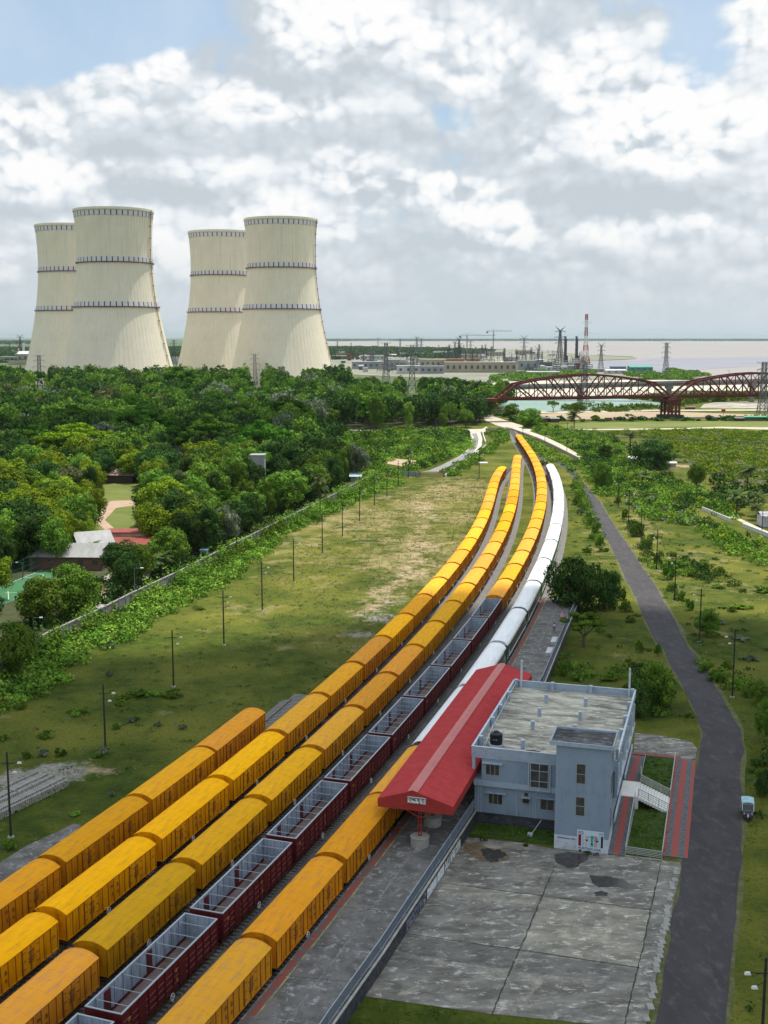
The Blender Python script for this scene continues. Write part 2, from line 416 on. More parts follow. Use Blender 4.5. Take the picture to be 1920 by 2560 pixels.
BARE = stroke([(1090,1215),(1075,1260),(1062,1310),(1045,1370),(1010,1430),(960,1480),(915,1530)], 6.5, .82) + patches([(1120,1200,8,20,.4),
    (660,1800,9,4,.55,10),(560,1740,6,3,.5),(870,1620,6,5,.6,20),(800,1660,5,4,.5),(230,1930,5,3,.75),(200,1900,6,2.5,.6),(10,1790,6,3,.6),(900,1560,8,5,.5),
    (1530,1445,3,4,.6),(1560,1600,3,4,.55),(1550,1470,3,4,.6),(1550,1650,4,4,.4),(1860,1408,3,2,.6),(1160,1150,6,8,.3),
    (1760,1150,30,22,.5),(1700,1165,12,8,.9),(1560,1110,20,6,.9),(1620,1112,24,4,.6),(1650,1172,14,5,.9)])
DRY_LIT = stroke([(1120,1215),(1085,1290),(1060,1370),(1000,1450)], 22, .62, 18, 5) + stroke([(700,1400),(830,1330),(960,1265)], 18, .5, 14, 6) + stroke([(1560,1330),(1620,1400),(1700,1450),(1850,1470)], 12, .45, 14, 7) + patches([(900,1300,40,55,.62,-20),(1060,1260,30,60,.6),(760,1450,22,20,.42,20),(980,1400,20,30,.62),(1130,1210,20,60,.5),(560,1560,20,18,.35),
    (800,1600,16,14,.45),(640,1520,14,10,.5),(400,1800,8,8,.3),(1500,1340,7,70,.5,-8),(1600,1330,10,60,.55,-12),(1720,1400,20,26,.5),(1850,1480,18,16,.45),(1560,1640,8,10,.45),
    (1800,1600,12,12,.4),(1580,1050,120,14,.35),(1850,1250,14,20,.6,0),(1880,2300,3,6,.3),(1880,1900,3,10,.25)])  # mostly over the sunlit middle, painting it lighter than the shaded front
GREY = patches([(950,1545,5,9,.72,25),(905,1590,5,8,.7,25),(980,1500,4,9,.6,20),(1110,1390,2.5,18,.55,14),(130,1925,7,3,.9,10),(60,1950,8,3,.95,10),(200,1905,4,2,.6),(660,1822,3,3,.9),
    (615,1485,2.2,1.6,.9),(1790,1040,16,10,.6)])
xs = np.arange(-470, 471, 3.0); ys = np.arange(40, 1141, 3.0)
X, Y = np.meshgrid(xs, ys); nx, ny = len(xs), len(ys)
rel = np.zeros_like(X)
V = np.stack([X, Y, rel], -1).reshape(-1, 3)
idx = np.arange(nx*ny).reshape(ny, nx); Fq = np.stack([idx[:-1,:-1], idx[:-1,1:], idx[1:,1:], idx[1:,:-1]], -1).reshape(-1, 4)
# no sheet under the pond: its banks dip below the water
POND = [G(*p) for p in [(1236,1004),(1290,999),(1400,997),(1530,996),(1600,1000),(1665,1008),(1660,1016),(1600,1022),(1500,1024),(1400,1027),(1340,1030),(1300,1029),(1262,1024),(1240,1016)]]
me = bpy.data.meshes.new('ground'); me.vertices.add(len(V)); me.vertices.foreach_set('co', V.astype(np.float32).ravel())
me.loops.add(Fq.size); me.loops.foreach_set('vertex_index', Fq.astype(np.int32).ravel()); nf = len(Fq)
me.polygons.add(nf); me.polygons.foreach_set('loop_start', np.arange(0, 4*nf, 4, dtype=np.int32)); me.polygons.foreach_set('loop_total', np.full(nf, 4, dtype=np.int32))
me.update(calc_edges=True)
for nm, lst in (('bare', BARE), ('dry', DRY_LIT), ('grey', GREY)):
    a = me.attributes.new(nm, 'FLOAT', 'POINT'); a.data.foreach_set('value', field(X, Y, lst).astype(np.float32).ravel())
me.materials.append(GM); tag(link('ground', me), kind='structure')

far_m = mat('far_land', (0.045,0.075,0.022), 0.95, (0.085,0.11,0.035), 0.004, 8, coords='Object', c3=(0.12,0.13,0.06), s3=0.02)
tb = MB(); R_ = 70000
tb.add([(-R_,-3000,-0.45),(R_,-3000,-0.45),(R_,R_,-0.45),(-R_,R_,-0.45)], [(0,1,2,3)])
tag(tb.build('terrain', far_m), kind='structure')

def lay(name, pts, z, m, px=True, th=None):
    """a level sheet whose outline was surveyed from the photo"""
    q = [G(p[0], p[1], z) for p in pts] if px else pts
    b = MB()
    if th: b.poly([(p.x, p.y) for p in q], z-th, z, m)
    else: b.sheet([(p.x, p.y) for p in q], z, m)
    return tag(b.build(name), kind='structure')

water = mat('river_water', (0.262,0.240,0.222), 0.6, (0.235,0.218,0.208), 0.0012, 4, stretch=(0.35,1,1), spec=0.2, bump=0.05, bscale=0.3, c3=(0.29,0.265,0.24), s3=0.006)
lay('river', [(700,853.2),(1300,852.9),(1920,852.9),(3300,852.9),(3400,957),(1920,951),(1800,950),(1745,944),(1700,936),(1600,927),(1530,920),(1474,917),(1472,903),(1560,900),(1592,897),(1582,891),
    (1500,888),(1440,887),(1400,878),(1330,876),(1240,872),(1100,868),(950,866),(700,863)], -0.25, water)
band = mat('river_water_clear', (0.17,0.175,0.215), 0.5, (0.23,0.22,0.24), 0.004, 4, spec=0.25, bump=0.05, bscale=0.3)
lay('river_channel', [(1474,916),(1476,904),(1560,901),(1600,898),(1640,895.5),(1720,894),(1820,892.5),(1920,891.5),(2700,890),(2800,915),(1920,914),(1840,918),(1780,922),(1740,925),(1700,934),(1600,926),(1530,919)], -0.1, band)  # grey-blue sheet paints a cloud's shadow across the river water
pond_m = mat('pond_water', (0.17,0.27,0.22), 0.3, (0.20,0.31,0.25), 0.03, 3, spec=0.35, bump=0.02, bscale=0.5)
b = MB(); b.sheet([(p.x, p.y) for p in POND], 0.05, pond_m); tag(b.build('pond'), kind='structure')

sand = mat('river_sand', (0.52,0.47,0.39), 0.95, (0.40,0.37,0.30), 0.02, 8, bump=0.1, bscale=0.1, c3=(0.30,0.30,0.18), s3=0.05)
lay('sand_bank', [(1225,962),(1240,955),(1330,952),(1480,950),(1600,950),(1700,950),(1800,952),(1920,953),(2300,958),(2300,985),(1920,978),(1700,976),(1600,986),(1500,990),(1400,992),(1300,994),(1200,985)], 0.10, sand)
lay('sand_yard', [(770,905),(870,893),(1000,885),(1150,880),(1290,872),(1400,880),(1475,888),(1592,893),(1592,896),(1475,902),(1474,916),(1530,919),(1640,931),(1720,942),(1600,948),(1300,951),(1250,955),(1180,955),(1060,945),(770,930)], -0.2,
    mat('yard_sand', (0.24,0.225,0.19), 0.95, (0.10,0.12,0.065), 0.006, 7, c3=(0.38,0.36,0.31), s3=0.012))
field_m = mat('ploughed_field', (0.30,0.225,0.145), 0.95, (0.36,0.285,0.195), 0.05, 6, bump=0.1, bscale=0.4, stretch=(0.3,1,1))
lay('ploughed_field', [(1350,1035),(1420,1031),(1600,1029),(1700,1030),(1790,1033),(1920,1037),(2100,1040),(2100,1049),(1920,1047),(1750,1046),(1600,1047),(1480,1051),(1400,1052),(1352,1048)], 0.03, field_m)
gm2 = mat('short_grass', (0.085,0.125,0.02), 0.95, (0.155,0.17,0.04), 0.06, 8, bump=0.08, bscale=0.6, stretch=(0.5,1,1), c3=(0.19,0.19,0.06), s3=0.2)
lay('lawn', [(1390,1062),(1480,1056),(1600,1055),(1750,1053),(1920,1054),(2150,1056),(2150,1070),(1920,1068),(1700,1068),(1500,1072),(1400,1073)], 0.03, gm2)
dust = mat('dust_path', (0.50,0.45,0.36), 0.95, (0.38,0.33,0.25), 0.15, 8, bump=0.05, bscale=1)
lay('footpath', [(1392,1073),(1500,1072.5),(1700,1070),(1800,1067),(1920,1068.5),(2150,1071),(2150,1076),(1920,1074),(1800,1070.5),(1700,1073),(1500,1075.2),(1392,1076)], 0.06, dust)
lay('river_path', [(1350,1029),(1500,1027),(1640,1024),(1780,1024),(1920,1023),(2100,1024),(2100,1027),(1920,1026.5),(1780,1027),(1640,1027),(1500,1030),(1350,1033)], 0.07, dust)
lay('clearing', [(1750,1020),(1760,1010),(1800,1004),(1920,1002),(2100,1004),(2100,1022),(1920,1021),(1800,1021)], 0.05, mat('rubble_ground', (0.42,0.38,0.32), 0.95, (0.22,0.20,0.16), 0.06, 8, c3=(0.10,0.14,0.04), s3=0.1))
lay('bare_plot', [(960,1158),(974,1143),(1010,1147),(1067,1155),(1062,1162),(1010,1166)], 0.02, mat('bare_plot', (0.40,0.30,0.20), 0.95, (0.34,0.25,0.165), 0.2, 6))
lay('bare_yard', [(668,1124),(690,1119),(735,1120),(738,1140),(700,1141),(660,1135)], 0.02, MATS['bare_plot'])
lay('bare_track', [(860,1074),(1041,1073.5),(1041,1076),(860,1077)], 0.03, dust)
lay('village_road', [(415,1050),(480,1050),(484,1060),(410,1060)], 0.03, dust)
lay('park_path', [(240,1268),(280,1252),(340,1250),(340,1262),(290,1270),(262,1300),(285,1320),(262,1325),(238,1300)], 0.035, mat('park_path', (0.42,0.30,0.22), 0.95, (0.36,0.25,0.18), 0.3, 6))
lay('park_lawn', [(236,1194),(348,1188),(352,1300),(300,1340),(226,1335)], 0.018, gm2)
lay('court_yard', [(250,1500),(262,1440),(330,1410),(460,1440),(335,1500),(240,1560),(200,1560)], 0.02, mat('yard_dust', (0.36,0.33,0.29), 0.95, (0.27,0.245,0.21), 0.3, 7))

# roads
asphalt = mat('asphalt', (0.040,0.037,0.040), 0.9, (0.057,0.053,0.055), 0.35, 9, bump=0.03, bscale=6, c3=(0.090,0.084,0.082), s3=0.9, stretch=(1,0.45,1), coords='Object')
def Z5(x, y): return (960+x*.5787, 1060+y*.5787)
def Z6(x, y): return (960+x*.5787, 1600+y*.5787)
def Z7(x, y): return (960+x*.5787, 1920+y*.5787)
RL = [Z5(745,165),Z5(800,210),Z5(850,270),Z5(880,335),Z5(905,400),Z5(960,492),Z5(1010,590),Z5(1050,680),Z5(1092,760),Z5(1130,850),Z5(1180,950),Z6(1212,50),Z6(1258,140),Z6(1300,220),Z6(1350,320),
      Z6(1378,400),Z6(1370,465),Z6(1352,530),Z6(1340,620),Z6(1325,750),Z6(1310,850),Z7(1290,400),Z7(1272,560),Z7(1242,700),Z7(1212,850),Z7(1192,1000),Z7(1170,1130),Z7(1140,1300)]
RR = [Z5(800,160),Z5(842,228),Z5(880,275),Z5(930,333),Z5(970,400),Z5(1022,480),Z5(1078,560),Z5(1110,612),Z5(1165,685),Z5(1212,770),Z5(1262,860),Z5(1315,965),Z6(1345,60),Z6(1400,155),Z6(1452,235),Z6(1502,320),
      Z6(1538,395),Z6(1548,470),Z6(1543,560),Z6(1542,640),Z6(1545,760),Z6(1542,870),Z7(1538,400),Z7(1528,560),Z7(1513,700),Z7(1500,850),Z7(1490,1000),Z7(1478,1130),Z7(1465,1300)]
def densify(P, n):
    P = [Vector((p[0], p[1], 0)) for p in P]; d = [0]
    for a, b_ in zip(P, P[1:]): d.append(d[-1]+(b_-a).length)
    q = np.linspace(0, d[-1], n); return [(float(np.interp(t, d, [p.x for p in P])), float(np.interp(t, d, [p.y for p in P]))) for t in q]
def edge(P, n, amp, seed):
    r = np.random.default_rng(seed); W = [G(*p) for p in P]; D = densify(W, n); k = r.normal(0, 1, n)
    k = np.convolve(k, [.25,.5,.25], 'same'); return [Vector((x+a*amp, y, 0)) for (x, y), a in zip(D, k)]
n_ = 220
bl = MB(); bl.ribbon(edge(RR, n_, .20, 1), edge(RL, n_, .20, 2), -0.2, 0.06, asphalt); tag(bl.build('road'), kind='structure')
verge = mat('road_verge', (0.12,0.115,0.05), 0.95, (0.06,0.075,0.015), 0.7, 9, c3=(0.19,0.165,0.11), s3=1.6)
wl = [G(*p) for p in RL]; wr = [G(*p) for p in RR]
bl = MB(); bl.ribbon([p+Vector((0.5,0,0)) for p in edge(RR, 160, .22, 3)], [p-Vector((0.45,0,0)) for p in edge(RL, 160, .22, 4)], -0.2, 0.02, verge); tag(bl.build('verge'), kind='structure')
def Z8(x, y): return (900+x*.217, 980+y*.217)
LL = [Z8(1225,468),Z8(1285,540),Z8(1280,600),Z8(1230,670),Z8(1130,750),Z8(950,840),Z8(800,905),Z8(680,925)]
LR = [Z8(1385,460),Z8(1410,540),Z8(1400,620),Z8(1335,690),Z8(1205,772),Z8(1085,840),Z8(978,905),Z8(972,925)]
bl = MB(); bl.ribbon([G(*p) for p in LR], [G(*p) for p in LL], -0.2, 0.03, mat('road_sand', (0.55,0.50,0.42), 0.95, (0.42,0.38,0.31), 0.1, 8)); tag(bl.build('sandy_shoulder'), kind='structure')
lane = mat('lane_asphalt', (0.17,0.165,0.17), 0.9, (0.24,0.235,0.235), 0.3, 8)
LL2 = [Z8(1285,480),Z8(1320,540),Z8(1310,600),Z8(1255,665),Z8(1140,750),Z8(955,840),Z8(805,906),Z8(685,926)]
LR2 = [Z8(1345,475),Z8(1368,540),Z8(1355,620),Z8(1310,690),Z8(1195,772),Z8(1080,838),Z8(972,905),Z8(966,925)]
bl = MB(); bl.ribbon([G(*p) for p in LR2], [G(*p) for p in LL2], -0.2, 0.06, lane); tag(bl.build('lane'), kind='structure')
# raised dirt road with its retaining wall
dl = [(1262,1062),(1280,1070),(1315,1083),(1350,1096),(1386,1112),(1422,1130),(1446,1142)]; dr = [(1276,1060),(1294,1067),(1328,1080),(1362,1092),(1397,1107),(1433,1124),(1458,1137)]
lay('dirt_road', [(1208,1040),(1226,1038),(1250,1046),(1312,1066),(1340,1076),(1322,1080),(1270,1071),(1240,1063),(1212,1050)], 0.08, dust)
ribL = [G(p[0], p[1], 1.4) for p in dl]; ribR = [G(p[0], p[1], 1.4) for p in dr]
bl = MB(); hh = [0.3,1.2,1.5,1.5,1.3,0.8,0.15]
for i in range(len(ribL)-1):
    a, b_, c_, d_ = ribL[i], ribR[i], ribR[i+1], ribL[i+1]
    bl.hexa([(a.x,a.y,-.1),(b_.x,b_.y,-.1),(c_.x,c_.y,-.1),(d_.x,d_.y,-.1),(a.x,a.y,hh[i]),(b_.x,b_.y,hh[i]),(c_.x,c_.y,hh[i+1]),(d_.x,d_.y,hh[i+1])], dust)
tag(bl.build('embankment'), kind='structure')
bl = MB()
conc = mat('old_concrete', (0.33,0.32,0.30), 0.9, (0.20,0.195,0.18), 0.5, 9, bump=0.02, bscale=3, c3=(0.42,0.41,0.38), s3=2.0)
for a, b_ in zip(ribL[1:], ribL[2:]):
    o_ = Vector((-0.15,-0.15,0)); bl.bar(a+o_+Vector((0,0,-.85)), b_+o_+Vector((0,0,-.85)), 0.35, 1.5, conc)
t = bl.build('retaining_wall'); tag(t, 'low grey concrete wall holding up the raised dirt road', 'wall')
lay('junction', [(1141,1074),(1206,1072),(1216,1066),(1222,1072),(1214,1080),(1190,1082),(1160,1082)], 0.04, dust)

# plaza, slabs, pavements (station grid)
plaza_m = None
def concrete_weathered(name, dark, mid, light, yellow, s=1.0, streak=(0.35,1.6,1)):
    m, t, b, N, L = nt(name)
    tc_ = N.new('ShaderNodeTexCoord'); mp = N.new('ShaderNodeMapping'); L.new(tc_.outputs['Object'], mp.inputs[0]); mp.inputs['Scale'].default_value = (s, s, s)
    mp2 = N.new('ShaderNodeMapping'); L.new(mp.outputs[0], mp2.inputs[0]); mp2.inputs['Scale'].default_value = streak
    def nz(v, sc_, det=10, r=0.7, d=0.0):
        n = N.new('ShaderNodeTexNoise'); n.inputs['Scale'].default_value = sc_; n.inputs['Detail'].default_value = det; n.inputs['Roughness'].default_value = r; n.inputs['Distortion'].default_value = d
        L.new(v, n.inputs['Vector']); return n.outputs['Fac']
    def mr(v, a, bb):
        r = N.new('ShaderNodeMapRange'); r.inputs[1].default_value = a; r.inputs[2].default_value = bb; L.new(v, r.inputs[0]); return r.outputs[0]
    def mix(f, a, bb):
        x = N.new('ShaderNodeMix'); x.data_type = 'RGBA'; L.new(f, x.inputs[0])
        for q, v in ((6, a), (7, bb)):
            if isinstance(v, tuple): x.inputs[q].default_value = v
            else: L.new(v, x.inputs[q])
        return x.outputs[2]
    c = mix(mr(nz(mp2.outputs[0], 0.45, 10, 0.70, 0.25), 0.40, 0.60), dark, mid)
    c = mix(mr(nz(mp2.outputs[0], 1.1, 12, 0.75, 0.35), 0.54, 0.62), c, light)
    c = mix(mr(nz(mp.outputs[0], 0.22, 8, 0.7, 0.5), 0.56, 0.70), c, yellow)
    c = mix(mr(nz(mp.outputs[0], 5.0, 8, 0.8), 0.60, 0.68), c, dark)
    L.new(c, b.inputs['Base Color']); b.inputs['Roughness'].default_value = 0.88; b.inputs['Specular IOR Level'].default_value = 0.2
    bp = N.new('ShaderNodeBump'); bp.inputs['Distance'].default_value = 0.02; L.new(nz(mp.outputs[0], 4, 8, 0.7), bp.inputs['Height']); L.new(bp.outputs[0], b.inputs['Normal'])
    return m
PLZ = concrete_weathered('plaza_concrete', (0.115,0.107,0.094,1), (0.235,0.221,0.195,1), (0.47,0.45,0.40,1), (0.40,0.36,0.275,1), 1.0, (0.6,1.25,1))
PLY = concrete_weathered('yellowed_concrete', (0.165,0.155,0.13,1), (0.30,0.282,0.23,1), (0.53,0.505,0.42,1), (0.47,0.43,0.32,1), 1.0, (0.6,1.25,1))
PLD = concrete_weathered('darkened_concrete', (0.095,0.09,0.082,1), (0.18,0.17,0.155,1), (0.34,0.325,0.295,1), (0.23,0.215,0.18,1), 1.0, (0.6,1.25,1))
PLT = concrete_weathered('platform_concrete', (0.095,0.090,0.084,1), (0.165,0.158,0.150,1), (0.30,0.295,0.285,1), (0.19,0.175,0.15,1), streak=(1,1,1))
plz_px = [(1156.8,2093),(1230,2098),(1310,2108),(1388,2122),(1520,2137),(1600,2143),(1700,2156),(1703,2168),(1692,2220),(1686,2240),(1677,2300),(1660,2350),(1650,2412),(1640,2440),(1632,2500),(1612,2570),
          (1450,2556),(1226,2534),(1090,2515),(960,2490),(955,2486)]
_fl = [G(p[0], p[1], 1.55) for p in [(820,2560),(947.7,2380),(1178,2031)]]
_q = [G(p[0], p[1], .05) for p in plz_px]
for p in _q:
    if p.x < 12 and not (p.y < 93 and p.x > 2): p.x = float(np.interp(p.y, [q.y for q in _fl], [q.x for q in _fl]))+.42 if p.x < float(np.interp(p.y, [q.y for q in _fl], [q.x for q in _fl]))+3.0 else p.x
plz = lay('plaza', _q, 0.05, PLZ, px=False, th=0.25)
lay('yellowed_slab', [Z7(690,560),Z7(1150,616),Z7(1104,858),Z7(594,783)], .0525, PLY); lay('darkened_slab', [Z7(104,720),Z7(582,788),Z7(545,872),Z7(300,838),Z7(60,792)], .0525, PLD); lay('yellowed_slab', [Z7(262,500),Z7(672,552),Z7(650,590),Z7(430,575),Z7(232,532)], .0525, PLY); lay('darkened_slab', [Z7(598,798),Z7(1100,870),Z7(1088,930),Z7(800,905),Z7(560,880)], .0525, PLD)
wet = mat('damp_concrete', (0.035,0.031,0.027), 0.22, (0.06,0.054,0.048), 1.2, 6, spec=0.5)
def blotch(name, px, m, z, wob=0.12, seed=0):
    r = np.random.default_rng(seed); P = [G(p[0], p[1], z) for p in px]; D = densify(P+[P[0]], 70)[:-1]; k = np.convolve(np.tile(r.normal(0, 1, len(D)), 3), [.2,.3,.3,.2], 'same')[len(D):2*len(D)]
    cx = sum(d[0] for d in D)/len(D); cy = sum(d[1] for d in D)/len(D)
    b_ = MB(); b_.sheet([(cx+(d[0]-cx)*(1+wob*a), cy+(d[1]-cy)*(1+wob*a)) for d, a in zip(D, k)], z, m); return tag(b_.build(name), kind='structure')
blotch('puddle', [Z7(888,462),Z7(960,468),Z7(1030,478),Z7(1060,500),Z7(1116,522),Z7(1060,524),Z7(990,512),Z7(930,516),Z7(900,500),Z7(890,480)], wet, 0.056, .06, 3)
blotch('puddle', [Z7(735,372),Z7(800,364),Z7(885,372),Z7(885,395),Z7(850,412),Z7(830,432),Z7(790,430),Z7(745,410)], wet, 0.056, .06, 4)
blotch('damp_patch', [Z7(905,538),Z7(940,530),Z7(970,538),Z7(965,552),Z7(920,552)], wet, 0.056, .1, 5)
blotch('damp_patch', [Z7(420,345),Z7(480,352),Z7(530,372),Z7(500,402),Z7(450,408),Z7(425,380)], wet, 0.0585, .25, 9)
blotch('mud_stain', [Z7(345,320),Z7(420,330),Z7(470,350),Z7(545,360),Z7(530,400),Z7(480,410),Z7(420,400),Z7(350,372)], mat('mud', (0.12,0.085,0.05), 0.9, (0.20,0.15,0.095), 1.0, 9, c3=(0.03,0.025,0.02), s3=1.4), 0.056, .15, 6)
jm = mat('joint_moss', (0.035,0.05,0.015), 0.95, (0.06,0.055,0.04), 3)
bj = MB()
for (a, b_) in ((Z7(240,495),Z7(1152,612)),(Z7(100,715),Z7(1102,862)),(Z7(740,420),Z7(600,750)),(Z7(600,750),Z7(465,1062)),(Z7(1196,410),Z7(1112,800)),(Z7(1112,800),Z7(1035,1120))):
    p, q = G(*a, 0.058), G(*b_, 0.058); prev = p
    for i in range(1, 25):
        c_ = p.lerp(q, i/24) + Vector((random.Random(i).uniform(-.05,.05), random.Random(i+9).uniform(-.05,.05), 0)); w_ = random.Random(i*7).uniform(.06,.17)
        dd = (c_-prev).normalized(); nn = Vector((-dd.y, dd.x, 0))*w_/2
        bj.add([prev-nn, c_-nn, c_+nn, prev+nn], [(0,1,2,3)], jm); prev = c_
tag(bj.build('plaza_joints'), kind='structure')
# broken kerb stones along the plaza's road side
kb = MB(); r = random.Random(5); kp, kq = G(*Z7(1258,440)), G(*Z7(1130,1110))
for i in range(34):
    if r.random() < .2: continue
    c_ = kp.lerp(kq, i/34.0); c_ = Vector((c_.x+r.uniform(-.1,.15), c_.y, 0)); kb.box(c_.x-.25, c_.y-.42, -.05, c_.x+.3, c_.y+.42, .10+r.random()*.05, conc)
tag(kb.build('kerb'), kind='structure')
lay('rear_slab', [(1587,1832),(1650,1838),(1709,1850),(1730,1856),(1744,1872),(1738,1895),(1720,1902),(1702,1896),(1584,1884)], 0.07, PLZ, th=0.25)
lay('loading_slab', [(-60,2200),(0,2156),(70,2112),(141,2081),(183,2059),(205,2063),(185,2082),(60,2172),(-60,2260)], 0.55, PLT, th=0.6)
# ------------------------------------------------------------------ track
ballast = mat('ballast', (0.125,0.118,0.110), 0.95, (0.21,0.20,0.19), 3.0, 8, bump=0.06, bscale=6, c3=(0.06,0.056,0.05), s3=1.2)
sleeper_m = mat('sleeper_concrete', (0.30,0.29,0.27), 0.9, (0.22,0.21,0.195), 2)
rail_m = mat('rail_steel', (0.14,0.10,0.075), 0.45, (0.22,0.17,0.13), 2, metal=0.6)
def offs(k, y, d):
    x = track_x(k, y); s = (track_x(k, y+.5)-track_x(k, y-.5)); n = math.hypot(1, s); return Vector((x+d/n, y-d*s/n, 0))
for k in 'ABCDE':
    y1 = END[k]-1; ys = np.arange(62, y1, 3.0)
    b = MB(); rows = []
    for d, z in ((-2.9,-0.05),(-1.7,0.42),(1.9,0.42),(3.0,-0.05)): rows.append([tuple(offs(k, y, d)[:2])+(z,) for y in ys])
    n = len(ys); vv = [p for r_ in rows for p in r_]; fs = []
    for r_ in range(3):
        for i in range(n-1): fs.append((r_*n+i, (r_+1)*n+i, (r_+1)*n+i+1, r_*n+i+1))
    b.add(vv, fs, ballast); tag(b.build('track_ballast'), kind='structure')
    b = MB()
    for d in (-0.86, 0.86):
        for y in np.arange(62, y1-4, 4.0): b.bar(offs(k, y, d)+Vector((0,0,RAIL-.075)), offs(k, y+4.0, d)+Vector((0,0,RAIL-.075)), 0.075, 0.15, rail_m)
    tag(b.build('rail'), kind='structure')
    b = MB(); S0, S1 = s_of(k, 62), s_of(k, y1)
    st = 0.65; s_ = S0
    while s_ < S1:
        p, q = on_line(k, s_), on_line(k, s_+.3); h = (q-p).normalized(); nrm = Vector((h.y, -h.x, 0))
        b.bar(p-nrm*1.37+Vector((0,0,.44)), p+nrm*1.37+Vector((0,0,.44)), 0.24, 0.2, sleeper_m); s_ += st if p.y < 260 else 1.3
    tag(b.build('track_sleepers'), kind='stuff')
# track between the rakes' heads: the merging crossing beyond
# ------------------------------------------------------------------ covered wagon
yel = None
def wagon_paint(name, c, c2, c3, streak):
    m = mat(name, c, 0.7, c2, 0.55, 8, objcol=True, spec=0.05, c3=c3, s3=1.1, stretch=streak); return m
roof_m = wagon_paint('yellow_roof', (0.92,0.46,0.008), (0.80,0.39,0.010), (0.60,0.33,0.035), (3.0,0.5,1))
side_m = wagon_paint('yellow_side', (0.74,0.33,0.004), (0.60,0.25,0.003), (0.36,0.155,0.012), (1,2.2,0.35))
seam_m = mat('rusty_seam', (0.13,0.05,0.015), 0.8, (0.22,0.09,0.02), 3)
under_m = mat('underframe', (0.018,0.016,0.015), 0.8, (0.035,0.028,0.022), 3)
white_m = mat('white_enamel', (0.75,0.75,0.74), 0.5)
mark_m = mat('mark_paint', (0.10,0.025,0.02), 0.7)
LW, WW = 15.5, 1.62
ZB, ZE, ZC = 1.10, 3.50, 4.02          # floor, eave, crown above the rail
def text_mesh(s, size, m):
    cu = bpy.data.curves.new('t', 'FONT'); cu.body = s; cu.size = size; cu.align_x = 'CENTER'; cu.align_y = 'CENTER'; cu.offset = size*.012
    ob = bpy.data.objects.new('t', cu); col.objects.link(ob); bpy.context.view_layer.update()
    me = bpy.data.meshes.new_from_object(ob.evaluated_get(bpy.context.evaluated_depsgraph_get())); bpy.data.objects.remove(ob)
    me.materials.clear(); me.materials.append(m); return me
def onto(me, origin, right, up):       # lay a text mesh onto a wall
    M_ = Matrix((Vector(right).to_4d(), Vector(up).to_4d(), Vector(right).cross(Vector(up)).to_4d(), Vector((0,0,0,1)))).transposed()
    for i in range(3): M_[3][i] = 0
    M_.translation = Vector(origin); me.transform(M_); return me
def bogies(root, y0, full, m=under_m):
    for yc in (y0, -y0):
        b = MB()
        for sx in (-1, 1):
            b.box(sx*0.98-.07, yc-1.55, .42, sx*0.98+.07, yc+1.55, .78); b.box(sx*0.98-.1, yc-.35, .3, sx*0.98+.1, yc+.35, .95)
            for dy in (-1.05, 1.05): b.box(sx*0.98-.13, yc+dy-.18, .3, sx*0.98+.13, yc+dy+.18, .7)
        b.box(-.9, yc-.3, .55, .9, yc+.3, 1.0)
        bo = b.build('bogie', m, root)
        if full:
            for dy in (-1.05, 1.05):
                for sx in (-1, 1):
                    c = MB(); c.bar((sx*.82, yc+dy, .46), (sx*.94, yc+dy, .46), .92, n=14); c.build('wheel', rail_m, bo)
def brake_wheel(root, x, y, z):
    b = MB(); n = 14; R1 = .30
    for i in range(n):
        a, c = 2*math.pi*i/n, 2*math.pi*(i+1)/n
        b.bar((x, y+R1*math.cos(a), z+R1*math.sin(a)), (x, y+R1*math.cos(c), z+R1*math.sin(c)), .055)
    for i in range(3): b.bar((x, y, z), (x, y+R1*math.cos(i*2.094), z+R1*math.sin(i*2.094)), .045)
    b.build('brake_wheel', white_m, root)
def roof_mesh(L_, W_, ze, zc, n=10, ribs=11, ov=.06, rib_h=.012):
    b = MB(); prof = []
    for i in range(n+1):
        t = -1+2*i/n; prof.append((t*(W_+ov), ze+(zc-ze)*(1-abs(t)**2.2)))
    def strip(y0, y1, dz):
        vv = [(x, y0, z+dz) for x, z in prof]+[(x, y1, z+dz) for x, z in prof]+[(x, y0, z-.06) for x, z in prof]+[(x, y1, z-.06) for x, z in prof]
        k = n+1; fs = [(i, i+1, k+i+1, k+i) for i in range(n)]+[(2*k+i, i, i+1, 2*k+i+1)[::-1] for i in range(n)]+[(3*k+i, k+i, k+i+1, 3*k+i+1) for i in range(n)]
        fs += [(0, k, 3*k, 2*k), (n, 2*k+n, 3*k+n, k+n)]
        b.add(vv, fs)
    strip(-L_/2, L_/2, 0)
    for i in range(ribs):
        y = -L_/2+L_*(i+.5)/ribs; strip(y-.035, y+.035, rib_h)
    for y in (-L_/2+.0, L_/2-.08): strip(y-.02, y+.10, .02)
    return b
